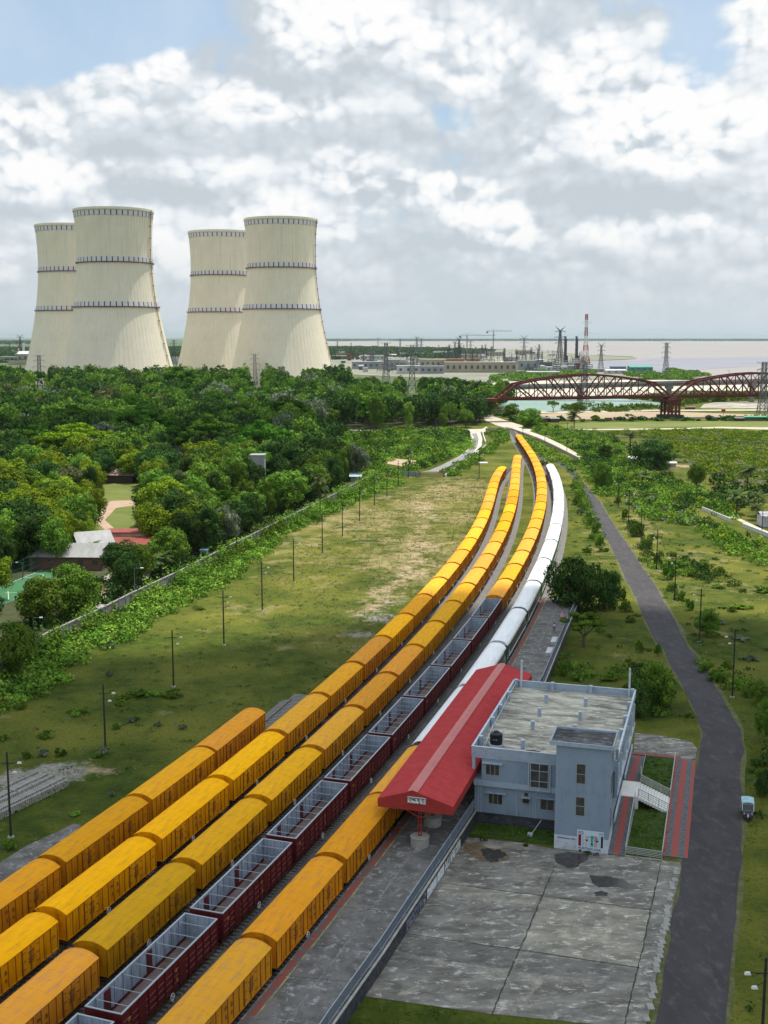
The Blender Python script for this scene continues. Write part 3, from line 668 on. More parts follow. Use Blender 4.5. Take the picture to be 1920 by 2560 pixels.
def make_wagon(full):
    t = thing('covered_wagon', 'yellow covered goods wagon', 'wagon')
    b = MB(); h = LW/2
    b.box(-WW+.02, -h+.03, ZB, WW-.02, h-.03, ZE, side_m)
    b.box(-WW-.03, -h, ZB-.1, WW+.03, h, ZB+.02, side_m)         # sole bar
    b.box(-WW-.02, -h+.01, ZE-.08, WW+.02, h-.01, ZE-.0, side_m)
    for ys in (-1, 1):                                            # arched gable ends
        y = ys*(h-.03); P_ = [(-WW+(2*WW)*i/10, ZE+(ZC-ZE-.05)*(1-abs(-1+.2*i)**2.2)) for i in range(11)]
        vv = [(x, y, z) for x, z in P_]+[(WW, y, ZE-.02), (-WW, y, ZE-.02)]; f = tuple(range(13)); b.add(vv, [f if ys > 0 else f[::-1]], side_m)
        for x in (-.62, .62): b.box(x-.05, y-.04, ZB, x+.05, y+.04, ZE, side_m)
        b.box(-WW+.1, y-.03, ZB+.95, WW-.1, y+.03, ZB+1.03, side_m); b.box(-.35, y-.06, ZE+.06, .35, y+.06, ZE+.30, side_m)
    # posts with their dark seams; two double doors a side
    doors = (-3.85, 3.85)
    ny = 16
    for sx in (-1, 1):
        for i in range(ny+1):
            y = -h+.06+(LW-.12)*i/ny
            if any(abs(y-d) < 1.1 for d in doors): continue
            b.box(sx*WW-.05, y-.045, ZB, sx*WW+.05, y+.045, ZE-.05, side_m)
            b.box(sx*WW-.055, y-.075, ZB+.02, sx*WW+.025, y-.046, ZE-.1, seam_m)
        b.box(sx*WW-.03, -h, ZE-.13, sx*WW+.035, h, ZE-.10, seam_m)
    b.build('body', None, t)
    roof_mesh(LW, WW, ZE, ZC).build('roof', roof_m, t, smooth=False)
    for d in doors:
        for sx in (-1, 1):
            c = MB()
            for q in (-1, 1):
                y0, y1 = (d-1.05, d-.03) if q < 0 else (d+.03, d+1.05)
                c.box(sx*(WW+.03)-.03, y0, ZB+.05, sx*(WW+.03)+.03, y1, ZE-.16, side_m)
                for y in (y0, y1): c.box(sx*(WW+.06)-.03, y-.035, ZB+.05, sx*(WW+.06)+.02, y+.035, ZE-.16, seam_m if y in (d-.03, d+.03) else side_m)
                for z in (ZB+.45, ZB+1.2, ZB+1.95): c.box(sx*(WW+.075)-.02, y0 if q < 0 else y1-.3, z-.04, sx*(WW+.075)+.02, y0+.3 if q < 0 else y1, z+.04, seam_m)
            for z in (ZB+.9, ZB+1.15, ZB+1.7): c.box(sx*(WW+.08)-.03, d-.42, z-.03, sx*(WW+.08)+.02, d+.42, z+.03, seam_m)
            for y in (d-.2, d+.2): c.box(sx*(WW+.1)-.02, y-.02, ZB+.6, sx*(WW+.1)+.01, y+.02, ZE-.5, seam_m)
            c.box(sx*(WW+.05)-.04, d-1.17, ZB, sx*(WW+.05)+.01, d-1.1, ZE-.1, seam_m); c.box(sx*(WW+.05)-.04, d+1.1, ZB, sx*(WW+.05)+.01, d+1.17, ZE-.1, seam_m)
            c.build('door', None, t)
    bogies(t, 5.3, full)
    if full:
        brake_wheel(t, WW+.1, -1.2, .72)
        for sx in (1,):
            for (s_, y, z, sz) in (('B', .55, 2.55, .55), ('R', .55, 1.85, .5), ('BV', -.35, 2.75, .42), ('R', -.35, 1.95, .5), ('=::=', 6.9, 2.4, .5)):
                me_ = onto(text_mesh(s_, sz, mark_m), (WW+.045, y, z), (0,1,0), (0,0,1)); link('lettering', me_, t)
        for ys in (-1, 1):
            c = MB(); c.box(-.14, ys*(h+.02)-.05, .55, .14, ys*(h+.36), .85); c.build('coupler', under_m, t)
            for x in (-.68, .68): c = MB(); c.box(x-.08, ys*h-.1, .6, x+.08, ys*(h+.28), .78); c.build('buffer', under_m, t)
        c = MB(); c.box(-.5, -4.0, .62, .5, 4.0, .98); c.box(-.9, -2.6, .5, -.2, -.9, .95); c.bar((.6,.8,.72),(.6,2.4,.72), .5, n=10); c.build('underframe', under_m, t)
    return t
wag_near, wag_far = make_wagon(True), make_wagon(False)

# ------------------------------------------------------------------ open wagon
red_m = mat('maroon_paint', (0.115,0.014,0.017), 0.5, (0.085,0.010,0.013), 1.5, 7, objcol=True, c3=(0.06,0.012,0.012), s3=3)
line_m = mat('maroon_worn_edge', (0.26,0.085,0.085), 0.6)
grey_in = mat('blue_grey_inside', (0.36,0.42,0.50), 0.6, (0.22,0.265,0.33), 1.2, 8, c3=(0.15,0.18,0.22), s3=1.6, stretch=(2.5,2.5,0.5))
rim_m = mat('rim_grey', (0.34,0.38,0.42), 0.5)
dirt_m = mat('wagon_floor_dirt', (0.22,0.165,0.15), 0.9, (0.15,0.11,0.10), 0.7, 9, c3=(0.09,0.075,0.045), s3=0.35)
ZF, ZR = 1.12, 3.46
def make_gondola():
    t = thing('open_wagon', 'dark red open wagon', 'wagon'); h = LW/2; W_ = 1.60; T_ = .07
    b = MB()
    for sx in (-1, 1):
        x0, x1 = (sx*W_, sx*(W_-T_)); lo, hi = min(x0, x1), max(x0, x1)
        b.box(min(sx*W_, sx*(W_-.035)), -h, ZF-.12, max(sx*W_, sx*(W_-.035)), h, ZR, red_m)
        b.box(min(sx*(W_-.036), sx*(W_-T_)), -h+.05, ZF, max(sx*(W_-.036), sx*(W_-T_)), h-.05, ZR-.002, grey_in)
        b.box(min(sx*(W_+.05), sx*(W_-.10)), -h-.02, ZR, max(sx*(W_+.05), sx*(W_-.10)), h+.02, ZR+.07, rim_m)
        n = 12
        for i in range(n+1):
            y = -h+.05+(LW-.1)*i/n; b.box(sx*W_-.07, y-.055, ZF-.1, sx*W_+.07, y+.055, ZR-.02, red_m)
        for i in range(n):
            y = -h+.05+(LW-.1)*(i+.5)/n
            for z in (ZF+.45, ZF+1.0, ZF+1.55): b.box(sx*W_-.03, y-.48, z-.03, sx*(W_)+.035, y+.48, z+.03, line_m)
        for i in range(24):
            y = -h+.4+(LW-.8)*i/23; b.box(min(sx*(W_-T_), sx*(W_-T_-.03)), y-.03, ZF+.2, max(sx*(W_-T_), sx*(W_-T_-.03)), y+.03, ZR-.1, grey_in)
        b.box(min(sx*(W_-T_-.01), sx*(W_-T_-.05)), -h+.1, ZF+.02, max(sx*(W_-T_-.01), sx*(W_-T_-.05)), h-.1, ZF+.30, red_m)
    for sy in (-1, 1):
        b.box(-W_+.04, min(sy*h, sy*(h-.035)), ZF-.12, W_-.04, max(sy*h, sy*(h-.035)), ZR, red_m)
        b.box(-W_+.075, min(sy*(h-.036), sy*(h-.07)), ZF, W_-.075, max(sy*(h-.036), sy*(h-.07)), ZR-.002, grey_in)
        b.box(-W_+.11, min(sy*(h+.02), sy*(h-.11)), ZR+.003, W_-.11, max(sy*(h+.02), sy*(h-.11)), ZR+.068, rim_m)
        b.box(-W_+.1, sy*h-.05, ZF+.9, W_-.1, sy*h+.05, ZF+1.02, red_m)
    b.build('body', None, t)
    c = MB(); c.box(-W_+.08, -h+.08, ZF-.04, W_-.08, h-.08, ZF+.02, dirt_m); c.build('floor', None, t)
    for y in (-6.4,-4.5,-2.6,-.85,.85,2.6,4.5,6.4):
        c = MB(); c.bar((-W_+.08, y, ZR-.12), (W_-.08, y, ZR-.12), .04, .04); c.build('cross_bar', rim_m, t)
    for y in (-4.9, 1.4):
        for sx in (-1, 1):
            c = MB(); c.box(sx*(W_-T_-.04)-.025, y-.45, ZF+.1, sx*(W_-T_-.04)+.025, y+.45, ZR-.2, red_m); c.box(sx*(W_+.05)-.03, y-.5, ZF+.0, sx*(W_+.05)+.03, y+.5, ZR-.25, red_m)
            c.build('door', None, t)
    bogies(t, 5.3, True); brake_wheel(t, W_+.12, -.4, .75)
    ym = mat('ochre_lettering', (0.55,0.30,0.08), 0.7)
    for (s_, y, z, sz) in (('R', .45, 2.6, .5), ('BV', 1.5, 2.75, .42), ('B', .55, 1.75, .5), ('R', 1.6, 2.0, .5), ('=', -6.7, 2.5, .8)):
        link('lettering', onto(text_mesh(s_, sz, ym), (W_+.045, y, z), (0,1,0), (0,0,1)), t)
    for ys_ in (-1, 1):
        c = MB(); c.box(-.14, ys_*(h+.02)-.05, .55, .14, ys_*(h+.36), .85); c.build('coupler', under_m, t)
    c = MB(); c.box(-.5, -4.0, .62, .5, 4.0, .98); c.build('underframe', under_m, t)
    return t
gon = make_gondola()

# ------------------------------------------------------------------ passenger coach
coach_white = mat('coach_roof_white', (0.86,0.87,0.88), 0.4, (0.78,0.79,0.80), 0.8, 7, c3=(0.66,0.65,0.61), s3=0.6, stretch=(2.5,0.4,1), objcol=True)
coach_green = mat('coach_green', (0.018,0.085,0.055), 0.4, (0.014,0.065,0.042), 1)
coach_cream = mat('coach_cream', (0.70,0.70,0.66), 0.5)
glass_m = mat('dark_glass', (0.02,0.03,0.035), 0.08, spec=0.7)
def make_coach(full):
    LC, W_ = 24.0, 1.66; h = LC/2; ze, zc = 3.35, 4.15
    t = thing('passenger_coach', 'white roofed green passenger coach', 'railway coach')
    b = MB(); b.box(-W_+.03, -h, .95, W_-.03, h, ze+.1, coach_green)
    for ys in (-1, 1):
        y = ys*h; P_ = [((-1+.2*i)*(W_-.05), ze+(zc-ze-.08)*(1-abs(-1+.2*i)**3)) for i in range(11)]
        vv = [(x, y, z) for x, z in P_]+[(W_-.05, y, ze), (-W_+.05, y, ze)]; f = tuple(range(13)); b.add(vv, [f if ys > 0 else f[::-1]], mat('coach_end_grey', (0.30,0.31,0.32), .7))
        b.box(-.55, y-.25, 1.0, .55, y+.25, 3.3, under_m)
    for sx in (-1, 1):
        x = sx*(W_-.03); b.box(x-.03, -h+.1, 1.0, x+.03, h-.1, 1.26, coach_cream)      # pale stripe that rises at the ends
        for s2 in (-1, 1):
            b.add([(x+sx*.034, s2*(h-.1), 1.25),(x+sx*.034, s2*(h-.1), 1.6),(x+sx*.034, s2*(h-1.3), 2.6),(x+sx*.034, s2*(h-1.3), 2.25)], [(0,1,2,3) if sx*s2 > 0 else (3,2,1,0)], coach_cream)
            b.add([(x+sx*.034, s2*(h-1.3), 2.25),(x+sx*.034, s2*(h-1.3), 2.6),(x+sx*.034, s2*(h-2.3), 1.6),(x+sx*.034, s2*(h-2.3), 1.25)], [(0,1,2,3) if sx*s2 > 0 else (3,2,1,0)], coach_cream)
        b.box(x-.025, -h+2.2, ze-.28, x+.028, h-2.2, ze-.12, coach_cream)
    b.build('body', None, t)
    rb = MB(); n = 14
    prof = [((-1+2*i/n)*(W_+.02), ze+(zc-ze)*(1-abs(-1+2*i/n)**3)) for i in range(n+1)]
    def strip(y0, y1, dz):
        k = n+1; vv = [(x, y0, z+dz) for x, z in prof]+[(x, y1, z+dz) for x, z in prof]
        rb.add(vv, [(i, i+1, k+i+1, k+i) for i in range(n)]+[tuple(range(n, -1, -1)), tuple(range(k, 2*k))])
    strip(-h, h, 0)
    for i in range(25): y = -h+LC*(i+.5)/25; strip(y-.03, y+.03, .014)
    rb.build('roof', coach_white, t)
    if full:
        for sx in (-1, 1):
            for i in range(11):
                y = -h+3.4+(LC-6.8)*i/10; c = MB(); c.box(sx*(W_)-.03, y-.55, 1.95, sx*(W_)+.012, y+.55, 2.85, glass_m); c.build('window', None, t)
            for s2 in (-1, 1):
                c = MB(); c.box(sx*W_-.03, s2*(h-.95)-.38, 1.0, sx*W_+.02, s2*(h-.95)+.38, 2.95, mat('coach_door', (0.012,0.055,0.035), .5)); c.build('door', None, t)
    bogies(t, 8.4, full)
    return t
coach_near, coach_far = make_coach(True), make_coach(False)

# ------------------------------------------------------------------ set the rakes out
def tone(i, k):
    r = random.Random(i*31+ord(k)); v = r.uniform(.78, .98)
    return (v*r.uniform(.95,1.03), v*r.uniform(.82,.97), v*r.uniform(1.0,5.0), 1)
SPECIAL = {('B',0): (1.10,1.04,.4,1), ('B',1): (1.10,1.04,.45,1), ('B',-1): (1.08,1.0,.5,1), ('B',2): (1.14,1.12,.4,1), ('C',0): (.68,.72,.95,1), ('C',1): (.84,.83,.9,1), ('C',2): (.93,.92,.9,1),
           ('C',16): (.74,.58,.9,1), ('C',17): (.78,.66,.9,1), ('B',6): (1.08,1.05,1,1), ('D',17): (.9,.8,1,1)}
def put(proto, k, s0, s1, label, group, color=None):
    a, c = on_line(k, s0), on_line(k, s1); m = (a+c)/2; d = c-a
    return dup(proto, (m.x, m.y, RAIL), -math.atan2(d.x, d.y), label=label, group=group, color=color)
def on_screen(k, s1):
    p = on_line(k, s1); x, y = proj((p.x, p.y, 4.6)); return y < 2600 and x > -160 and p.y > 40
RAKES = {}
def rake(k, cuts, proto_of, what, where, group, coln=None):
    """cuts: the places of the gaps along the line, from near to far"""
    n = len(cuts)-1; items = [(i, cuts[i], cuts[i+1]) for i in range(n) if on_screen(k, cuts[i+1])]
    for j, (i, a, c) in enumerate(items):
        fromfar = len(items)-j
        if j == 0: pos = 'nearest'
        elif fromfar == 1: pos = 'farthest'
        elif j < 9: pos = ordinal(j+1)+' from the near end'
        else: pos = ordinal(fromfar)+' from the far end'
        put(proto_of(on_line(k, a).y), k, a, c, '%s, %s, %s' % (what, pos, where), group, coln(i) if coln else None)
near_or_far = lambda y: wag_near if y < 300 else wag_far
sA = s_of('A', 107.2); cutsA = [sA+16.45*i for i in range(-2, 5)]
cutsA = [sA-32.9, sA-16.45, sA, sA+16.5, sA+32.8, sA+48.9]
cutsA.append(cutsA[-1]+15.9) if False else None
rake('A', cutsA, near_or_far, 'yellow covered wagon', 'in the short leftmost train', 'wagons of the short leftmost train', lambda i: tone(i, 'A'))
sB = s_of('B', 96.6); rake('B', [sB+16.73*i for i in range(-3, 23)], near_or_far, 'yellow covered wagon', 'in the long left train', 'wagons of the long left train', lambda i: SPECIAL.get(('B', i-3)) or tone(i, 'B'))
sC = s_of('C', 90.6); rake('C', [sC+16.775*i for i in range(-3, 26)], near_or_far, 'yellow covered wagon', 'in the second long train from the left', 'wagons of the second long train from the left', lambda i: SPECIAL.get(('C', i-3)) or tone(i, 'C'))
sD = s_of('D', 81.4); cd = [sD+16.5*i for i in range(-2, 10)]
rake('D', cd, lambda y: gon, 'dark red open wagon with grey inside', 'on the middle track', 'dark red open wagons on the middle track', lambda i: (1, 1, 1, 1))
s9 = cd[-1]; rake('D', [s9+16.87*i for i in range(0, 24)], near_or_far, 'yellow covered wagon', 'behind the red open wagons', 'covered wagons behind the red open ones', lambda i: tone(i, 'D'))
sE = s_of('E', 92.1); rake('E', [sE+16.6*i for i in (-2, -1, 0, 1, 2)]+[sE+49.0], near_or_far, 'yellow covered wagon', 'beside the platform', 'covered wagons beside the platform', lambda i: tone(i, 'E'))
sW = s_of('E', 188.0); rake('E', [sW+25.45*i for i in range(-2, 12)], lambda y: coach_near if y < 260 else coach_far, 'green passenger coach with white roof', 'beside the platform', 'white roofed coaches beside the platform', lambda i: (1.0, 1.0, 1.0, 1))
for p in (wag_near, wag_far, gon, coach_near, coach_far): remove_tree(p)
# ------------------------------------------------------------------ platform
PZ = 1.55
fence_px = [(760,2650),(820,2560),(947.7,2380),(1178,2031),(1356,1704),(1409.6,1576),(1424.7,1541.5),(1440,1508),(1447,1490)]
FL = [G(p[0], p[1], PZ) for p in fence_px]
FLx = lambda y: float(np.interp(y, [p.y for p in FL], [p.x for p in FL]))
ysP = np.arange(74, FL[-1].y, 3.0)
edgeL = [offs('E', y, 1.95) for y in ysP]
edgeR = [Vector((FLx(y)+.15, y, 0)) for y in ysP]
bp = MB(); bp.ribbon(edgeR, edgeL, 0, PZ, PLT); tag(bp.build('platform'), kind='structure')
redpaint = mat('worn_red_paint', (0.26,0.06,0.05), 0.85, (0.12,0.10,0.09), 0.9, 9, lo=.45, hi=.58)
yelpaint = mat('worn_yellow_paint', (0.38,0.33,0.10), 0.85, (0.13,0.12,0.10), 0.9, 9, lo=.42, hi=.6)
b = MB()
def band_on(d0, d1, m, z):
    p = [offs('E', y, d0) for y in ysP]; q = [offs('E', y, d1) for y in ysP]; n = len(p)
    vv = [(a.x, a.y, z) for a in p]+[(a.x, a.y, z) for a in q]; b.add(vv, [(i, n+i, n+i+1, i+1) for i in range(n-1)], m)
band_on(2.15, 2.75, redpaint, PZ+.004); band_on(2.85, 2.98, yelpaint, PZ+.004)
lm = mat('slab_joint', (0.26,0.255,0.24), 0.9, (0.10,0.095,0.09), 1.5, 6)
jd = mat('dark_joint', (0.035,0.033,0.03), 0.9)
p = [(edgeL[i].lerp(edgeR[i], .52)) for i in range(len(ysP))]
for i in range(len(p)-1): b.bar(p[i]+Vector((0,0,PZ+.002)), p[i+1]+Vector((0,0,PZ+.002)), .12, .012, lm)
for y in np.arange(80, 240, 6.0):
    i = int((y-74)/3); a, c = edgeL[i]+Vector((.2,0,PZ)), edgeR[i]+Vector((-.2,-1.9,PZ)); b.bar(a, c, .09 if (y/6) % 2 < 1 else .05, .012, jd if int(y/6) % 2 else lm)
tag(b.build('platform_paint'), kind='structure')

# side wall of the platform with its murals
stone_dark = concrete_weathered('wall_dark', (0.030,0.033,0.040,1), (0.060,0.064,0.075,1), (0.11,0.11,0.115,1), (0.085,0.08,0.07,1), 2.0)
wall_t = thing('platform_wall', 'dark stained retaining wall along the platform, painted with murals', 'wall')
b = MB()
for a, c in zip(FL, FL[1:]): b.bar(Vector((a.x+.32, a.y, .73)), Vector((c.x+.32, c.y, .73)), .3, 1.62, stone_dark)
b.build('wall_body', None, wall_t)
cop = mat('coping', (0.42,0.41,0.37), 0.8, (0.30,0.29,0.26), 1)
b = MB()
for a, c in zip(FL, FL[1:]): b.bar(Vector((a.x+.42, a.y, PZ+.02)), Vector((c.x+.42, c.y, PZ+.02)), .20, .1, cop)
b.build('coping', None, wall_t)
b = MB(); f0, f1 = FL[2], FL[3]; dv = (f1-f0).normalized(); nn = Vector((dv.y, -dv.x, 0)); Lf = (f1-f0).length; q = 0.6
while q < Lf-1: b.bar(f0+dv*q+nn*.53+Vector((0,0,-.12)), f0+dv*(q+.35)+nn*.53+Vector((0,0,-.12)), .05, .16, jd); q += 1.75
b.build('drain_holes', None, wall_t)
murals = [((0.16,0.17,0.22),(0.03,0.035,0.06),.20,.31),((0.05,0.055,0.09),(0.30,0.32,0.36),.315,.40),((0.62,0.64,0.66),(0.34,0.38,0.46),.41,.515),((0.66,0.68,0.70),(0.42,0.45,0.50),.52,.60),
          ((0.55,0.56,0.56),(0.03,0.04,0.05),.61,.67),((0.66,0.66,0.64),(0.04,0.05,0.06),.675,.735),((0.62,0.62,0.60),(0.05,0.22,0.16),.74,.80)]
for i, (c1, c2, t0, t1) in enumerate(murals):
    m_ = mat('mural_%d' % i, c1, .8, c2, 2.2, 7, lo=.5, hi=.6)
    p0, p1 = f0.lerp(f1, t0)+nn*.47, f0.lerp(f1, t1)+nn*.47
    b = MB(); b.bar(p0+Vector((0,0,-.86)), p1+Vector((0,0,-.86)), .012, 1.05, m_); b.build('mural_panel', None, wall_t)

fence_blue = mat('blue_grey_railing', (0.14,0.175,0.23), 0.5)
def rail_fence(name, pts, h, label, grp=None):
    t = thing(name, label, 'railing', group=grp); b = MB(); c = MB(); d = MB()
    for a, e_ in zip(pts, pts[1:]):
        Ls = (e_-a).length; dv_ = (e_-a)/Ls
        b.bar(a+Vector((0,0,h)), e_+Vector((0,0,h)), .06, .06); b.bar(a+Vector((0,0,.12)), e_+Vector((0,0,.12)), .05, .05)
        n = max(1, int(Ls/.16))
        for i in range(n): q_ = a+dv_*(i*Ls/n); c.bar(q_+Vector((0,0,.12)), q_+Vector((0,0,h)), .045, .045)
        n = max(1, int(Ls/2.2))
        for i in range(n): q_ = a+dv_*(i*Ls/n); d = MB(); d.bar(q_, q_+Vector((0,0,h+.02)), .08, .08); d.build('post', mat('fence_post', (0.22,0.27,0.33), .5), t)
    b.build('rail_bar', mat('rail_top', (0.34,0.38,0.42), .5), t); c.build('railing_bars', fence_blue, t)
    return t
rail_fence('platform_railing', [p+Vector((.1,0,.05)) for p in FL], 1.15, 'long blue grey metal railing along the edge of the platform')

# ------------------------------------------------------------------ canopy
roof_red = None
def tile_mat(name, c, c2, lines, axis=1):
    m, t, b, N, L = nt(name)
    tc_ = N.new('ShaderNodeTexCoord'); sp = N.new('ShaderNodeSeparateXYZ'); L.new(tc_.outputs['Object'], sp.inputs[0])
    n = N.new('ShaderNodeTexNoise'); n.inputs['Scale'].default_value = 0.9; n.inputs['Detail'].default_value = 9; n.inputs['Roughness'].default_value = .7; L.new(tc_.outputs['Object'], n.inputs['Vector'])
    x = N.new('ShaderNodeMix'); x.data_type = 'RGBA'; x.inputs[6].default_value = c; x.inputs[7].default_value = c2
    r = N.new('ShaderNodeMapRange'); r.inputs[1].default_value = .4; r.inputs[2].default_value = .62; L.new(n.outputs['Fac'], r.inputs[0]); L.new(r.outputs[0], x.inputs[0])
    L.new(x.outputs[2], b.inputs['Base Color']); b.inputs['Roughness'].default_value = .85; b.inputs['Specular IOR Level'].default_value = .08
    h = None
    for ax, per, amp in lines:
        a = N.new('ShaderNodeMath'); a.operation = 'MULTIPLY'; L.new(sp.outputs[ax], a.inputs[0]); a.inputs[1].default_value = 1/per
        f = N.new('ShaderNodeMath'); f.operation = 'FRACT'; L.new(a.outputs[0], f.inputs[0])
        g = N.new('ShaderNodeMath'); g.operation = 'MULTIPLY'; L.new(f.outputs[0], g.inputs[0]); g.inputs[1].default_value = amp
        if h is None: h = g.outputs[0]
        else:
            s_ = N.new('ShaderNodeMath'); s_.operation = 'ADD'; L.new(h, s_.inputs[0]); L.new(g.outputs[0], s_.inputs[1]); h = s_.outputs[0]
    bp_ = N.new('ShaderNodeBump'); bp_.inputs['Distance'].default_value = .06; bp_.inputs['Strength'].default_value = 1; L.new(h, bp_.inputs['Height']); L.new(bp_.outputs[0], b.inputs['Normal'])
    return m
tile_red = tile_mat('red_tile_sheet', (0.47,0.055,0.056,1), (0.385,0.045,0.047,1), [(0, .35, 1.0), (1, .24, .5)])
ridge_red = mat('ridge_red', (0.52,0.17,0.155), .6, (0.46,0.145,0.135), 1, objcol=False)
fascia_red = tile_mat('fascia_red', (0.34,0.045,0.040,1), (0.28,0.038,0.034,1), [(0, .3, .6), (1, .3, .6)])
post_red = mat('post_red', (0.30,0.035,0.03), .6)
cUL, cUR, cUM, cV0, cV1, zE_, zR_ = -17.85, -9.62, -14.0, -7.3, 43.0, 6.50, 7.75
can = thing('platform_canopy', 'long red pitched canopy over the platform with name board on its gable', 'canopy', STN, A0)
b = MB()
nv = 60
def slab(u0, z0, u1, z1, th=.08):
    b.hexa([(u0,cV0,z0-th),(u1,cV0,z1-th),(u1,cV1,z1-th),(u0,cV1,z0-th),(u0,cV0,z0),(u1,cV0,z1),(u1,cV1,z1),(u0,cV1,z0)], tile_red)
slab(cUL, zE_, cUM, zR_); slab(cUM+.001, zR_, cUR, zE_)
b.build('roof', None, can)
b = MB(); dz = .045
b.hexa([(cUM-.55,cV0-.03,zR_-.17+dz),(cUM,cV0-.03,zR_+dz-.0),(cUM,cV1,zR_+dz),(cUM-.55,cV1,zR_-.17+dz),(cUM-.55,cV0-.03,zR_-.15+dz+.03),(cUM,cV0-.03,zR_+dz+.04),(cUM,cV1,zR_+dz+.04),(cUM-.55,cV1,zR_-.15+dz+.03)])
b.hexa([(cUM,cV0-.03,zR_+dz),(cUM+.55,cV0-.03,zR_-.17+dz),(cUM+.55,cV1,zR_-.17+dz),(cUM,cV1,zR_+dz),(cUM,cV0-.03,zR_+dz+.04),(cUM+.55,cV0-.03,zR_-.15+dz+.03),(cUM+.55,cV1,zR_-.15+dz+.03),(cUM,cV1,zR_+dz+.04)])
b.build('ridge_cap', ridge_red, can)
b = MB()
for v in (cV0, cV1-.1):
    b.add([(cUL,v,5.55),(cUR,v,5.55),(cUR,v,zE_-.08),(cUM,v,zR_-.08),(cUL,v,zE_-.08),(cUL,v+.1,5.55),(cUR,v+.1,5.55),(cUR,v+.1,zE_-.08),(cUM,v+.1,zR_-.08),(cUL,v+.1,zE_-.08)],
          [(0,1,2,3,4),(9,8,7,6,5),(0,5,6,1),(1,6,7,2),(4,3,8,9),(0,4,9,5),(3,2,7,8)], fascia_red); b.build('gable', None, can); b = MB()
b = MB(); b.box(cUL, cV0+.1, 5.55, cUL+.08, cV1-.1, zE_-.085, fascia_red); b.box(cUR-.08, cV0+.1, 5.55, cUR, cV1-.1, zE_-.085, fascia_red); b.build('fascia', None, can)
b = MB(); b.box(cUL+.09, cV0+.12, 5.62, cUR-.09, cV1-.12, 5.66, mat('ceiling_grey', (0.12,0.12,0.125), .8)); b.build('ceiling', None, can)
for v in (-7.0+.3, -1.2, 4.4, 10, 15.6, 21.2, 26.8, 32.4, 38.0, 42.3):
    b = MB()
    for du in (-.14, .14): b.box(-13.35+du-.035, v-.12, PZ, -13.35+du+.035, v+.12, 5.6)
    for z in np.arange(PZ+1.0, 5.4, .42): b.box(-13.35-.14, v-.05, z, -13.35+.14, v+.05, z+.1)
    b.bar((-13.35, v, 4.6), (-11.2, v, 5.6), .1, .1); b.bar((-13.35, v, 4.6), (-15.5, v, 5.6), .1, .1); b.box(cUL+.2, v-.07, 5.45, cUR-.2, v+.07, 5.6)
    b.build('post', post_red, can)
# name board
board = MB(); board.box(-14.55, cV0-.10, 6.42, -12.55, cV0-.03, 7.10, mat('board_white', (0.72,0.74,0.74), .6)); bo = board.build('name_board', None, can)
ink = mat('black_ink', (0.012,0.012,0.014), .6)
b = MB(); z0, z1, u0, u1, vb = 6.42, 7.10, -14.55, -12.55, cV0-.105
for (a, c) in (((u0+.04,z0+.04),(u1-.04,z0+.04)),((u0+.04,z1-.04),(u1-.04,z1-.04)),((u0+.04,z0+.04),(u0+.04,z1-.04)),((u1-.04,z0+.04),(u1-.04,z1-.04))):
    b.bar((a[0],vb,a[1]), (c[0],vb,c[1]), .035, .01)
# the five Bengali signs of the station name, drawn stroke by stroke
def strokes(S_, ox, oz, s, v, w_): 
    for ln in S_:
        for a, c in zip(ln, ln[1:]): b.bar((ox+a[0]*s, v, oz+a[1]*s), (ox+c[0]*s, v, oz+c[1]*s), .02, w_)
ra = [[(-.1,1),(1.0,1)],[(.75,1),(.75,0)],[(.72,.95),(.05,.52),(.7,.08)],[(.38,-.16),(.46,-.10)]]
pa = [[(-.1,1),(1.0,1)],[(.8,1),(.8,0)],[(.8,.35),(.3,.35),(.12,.55),(.2,.82),(.42,.82),(.5,.62),(.3,.5)]]
uu = [[(.8,0),(.5,-.18),(.62,-.32),(.85,-.2)]]
hook = [[(.85,.55),(1.05,.75),(1.2,.62),(1.05,.48)]]
ox = -14.42; s_ = .40
for g_ in (ra+hook, pa, pa+uu, ra):
    strokes(g_, ox, 6.58, s_, vb-.008, .06); ox += .46
b.build('lettering', ink, bo)

# round seats round the posts, benches
def drum(u, v, label):
    b = MB(); b.cyl(0, 0, 0, .95, 1.0, 1.0, 28); b.cyl(0, 0, .95, 1.02, 1.04, 1.04, 28)
    o = b.build('round_seat', mat('seat_tile', (0.36,0.35,0.32), .6, (0.27,0.26,0.235), 4)); o.location = S2W(u, v, PZ); tag(o, label, 'seat', 'round seats about the canopy posts')
drum(-13.35, -6.7, 'round pale tiled seat about the nearest canopy post'); drum(-13.35, -1.2, 'round pale tiled seat under the canopy with people on it')
def bench(p, q, label):
    b = MB(); L_ = (q-p).length; b.box(-.45, -L_/2, 0, .45, L_/2, .42); b.box(-.5, -L_/2-.05, .42, .5, L_/2+.05, .50); b.box(.42, -L_/2, .5, .5, L_/2, .62)
    o = b.build('bench', mat('bench_white', (0.55,0.56,0.56), .7, (0.44,0.45,0.45), 2)); m = (p+q)/2; d = q-p
    o.location = m; o.rotation_euler = (0, 0, -math.atan2(d.x, d.y)); tag(o, label, 'bench', 'white block benches on the platform')
def along(y0, y1, off=-.85): return Vector((FLx(y0)+off, y0, PZ)), Vector((FLx(y1)+off, y1, PZ))
bench(*along(77.5, 82.6, -.7), 'white block bench at the near end of the platform railing')
bench(*along(191.0, 194.6), 'nearer white bench of two by the far platform railing')
bench(*along(198.2, 201.8), 'farther white bench of two by the far platform railing')

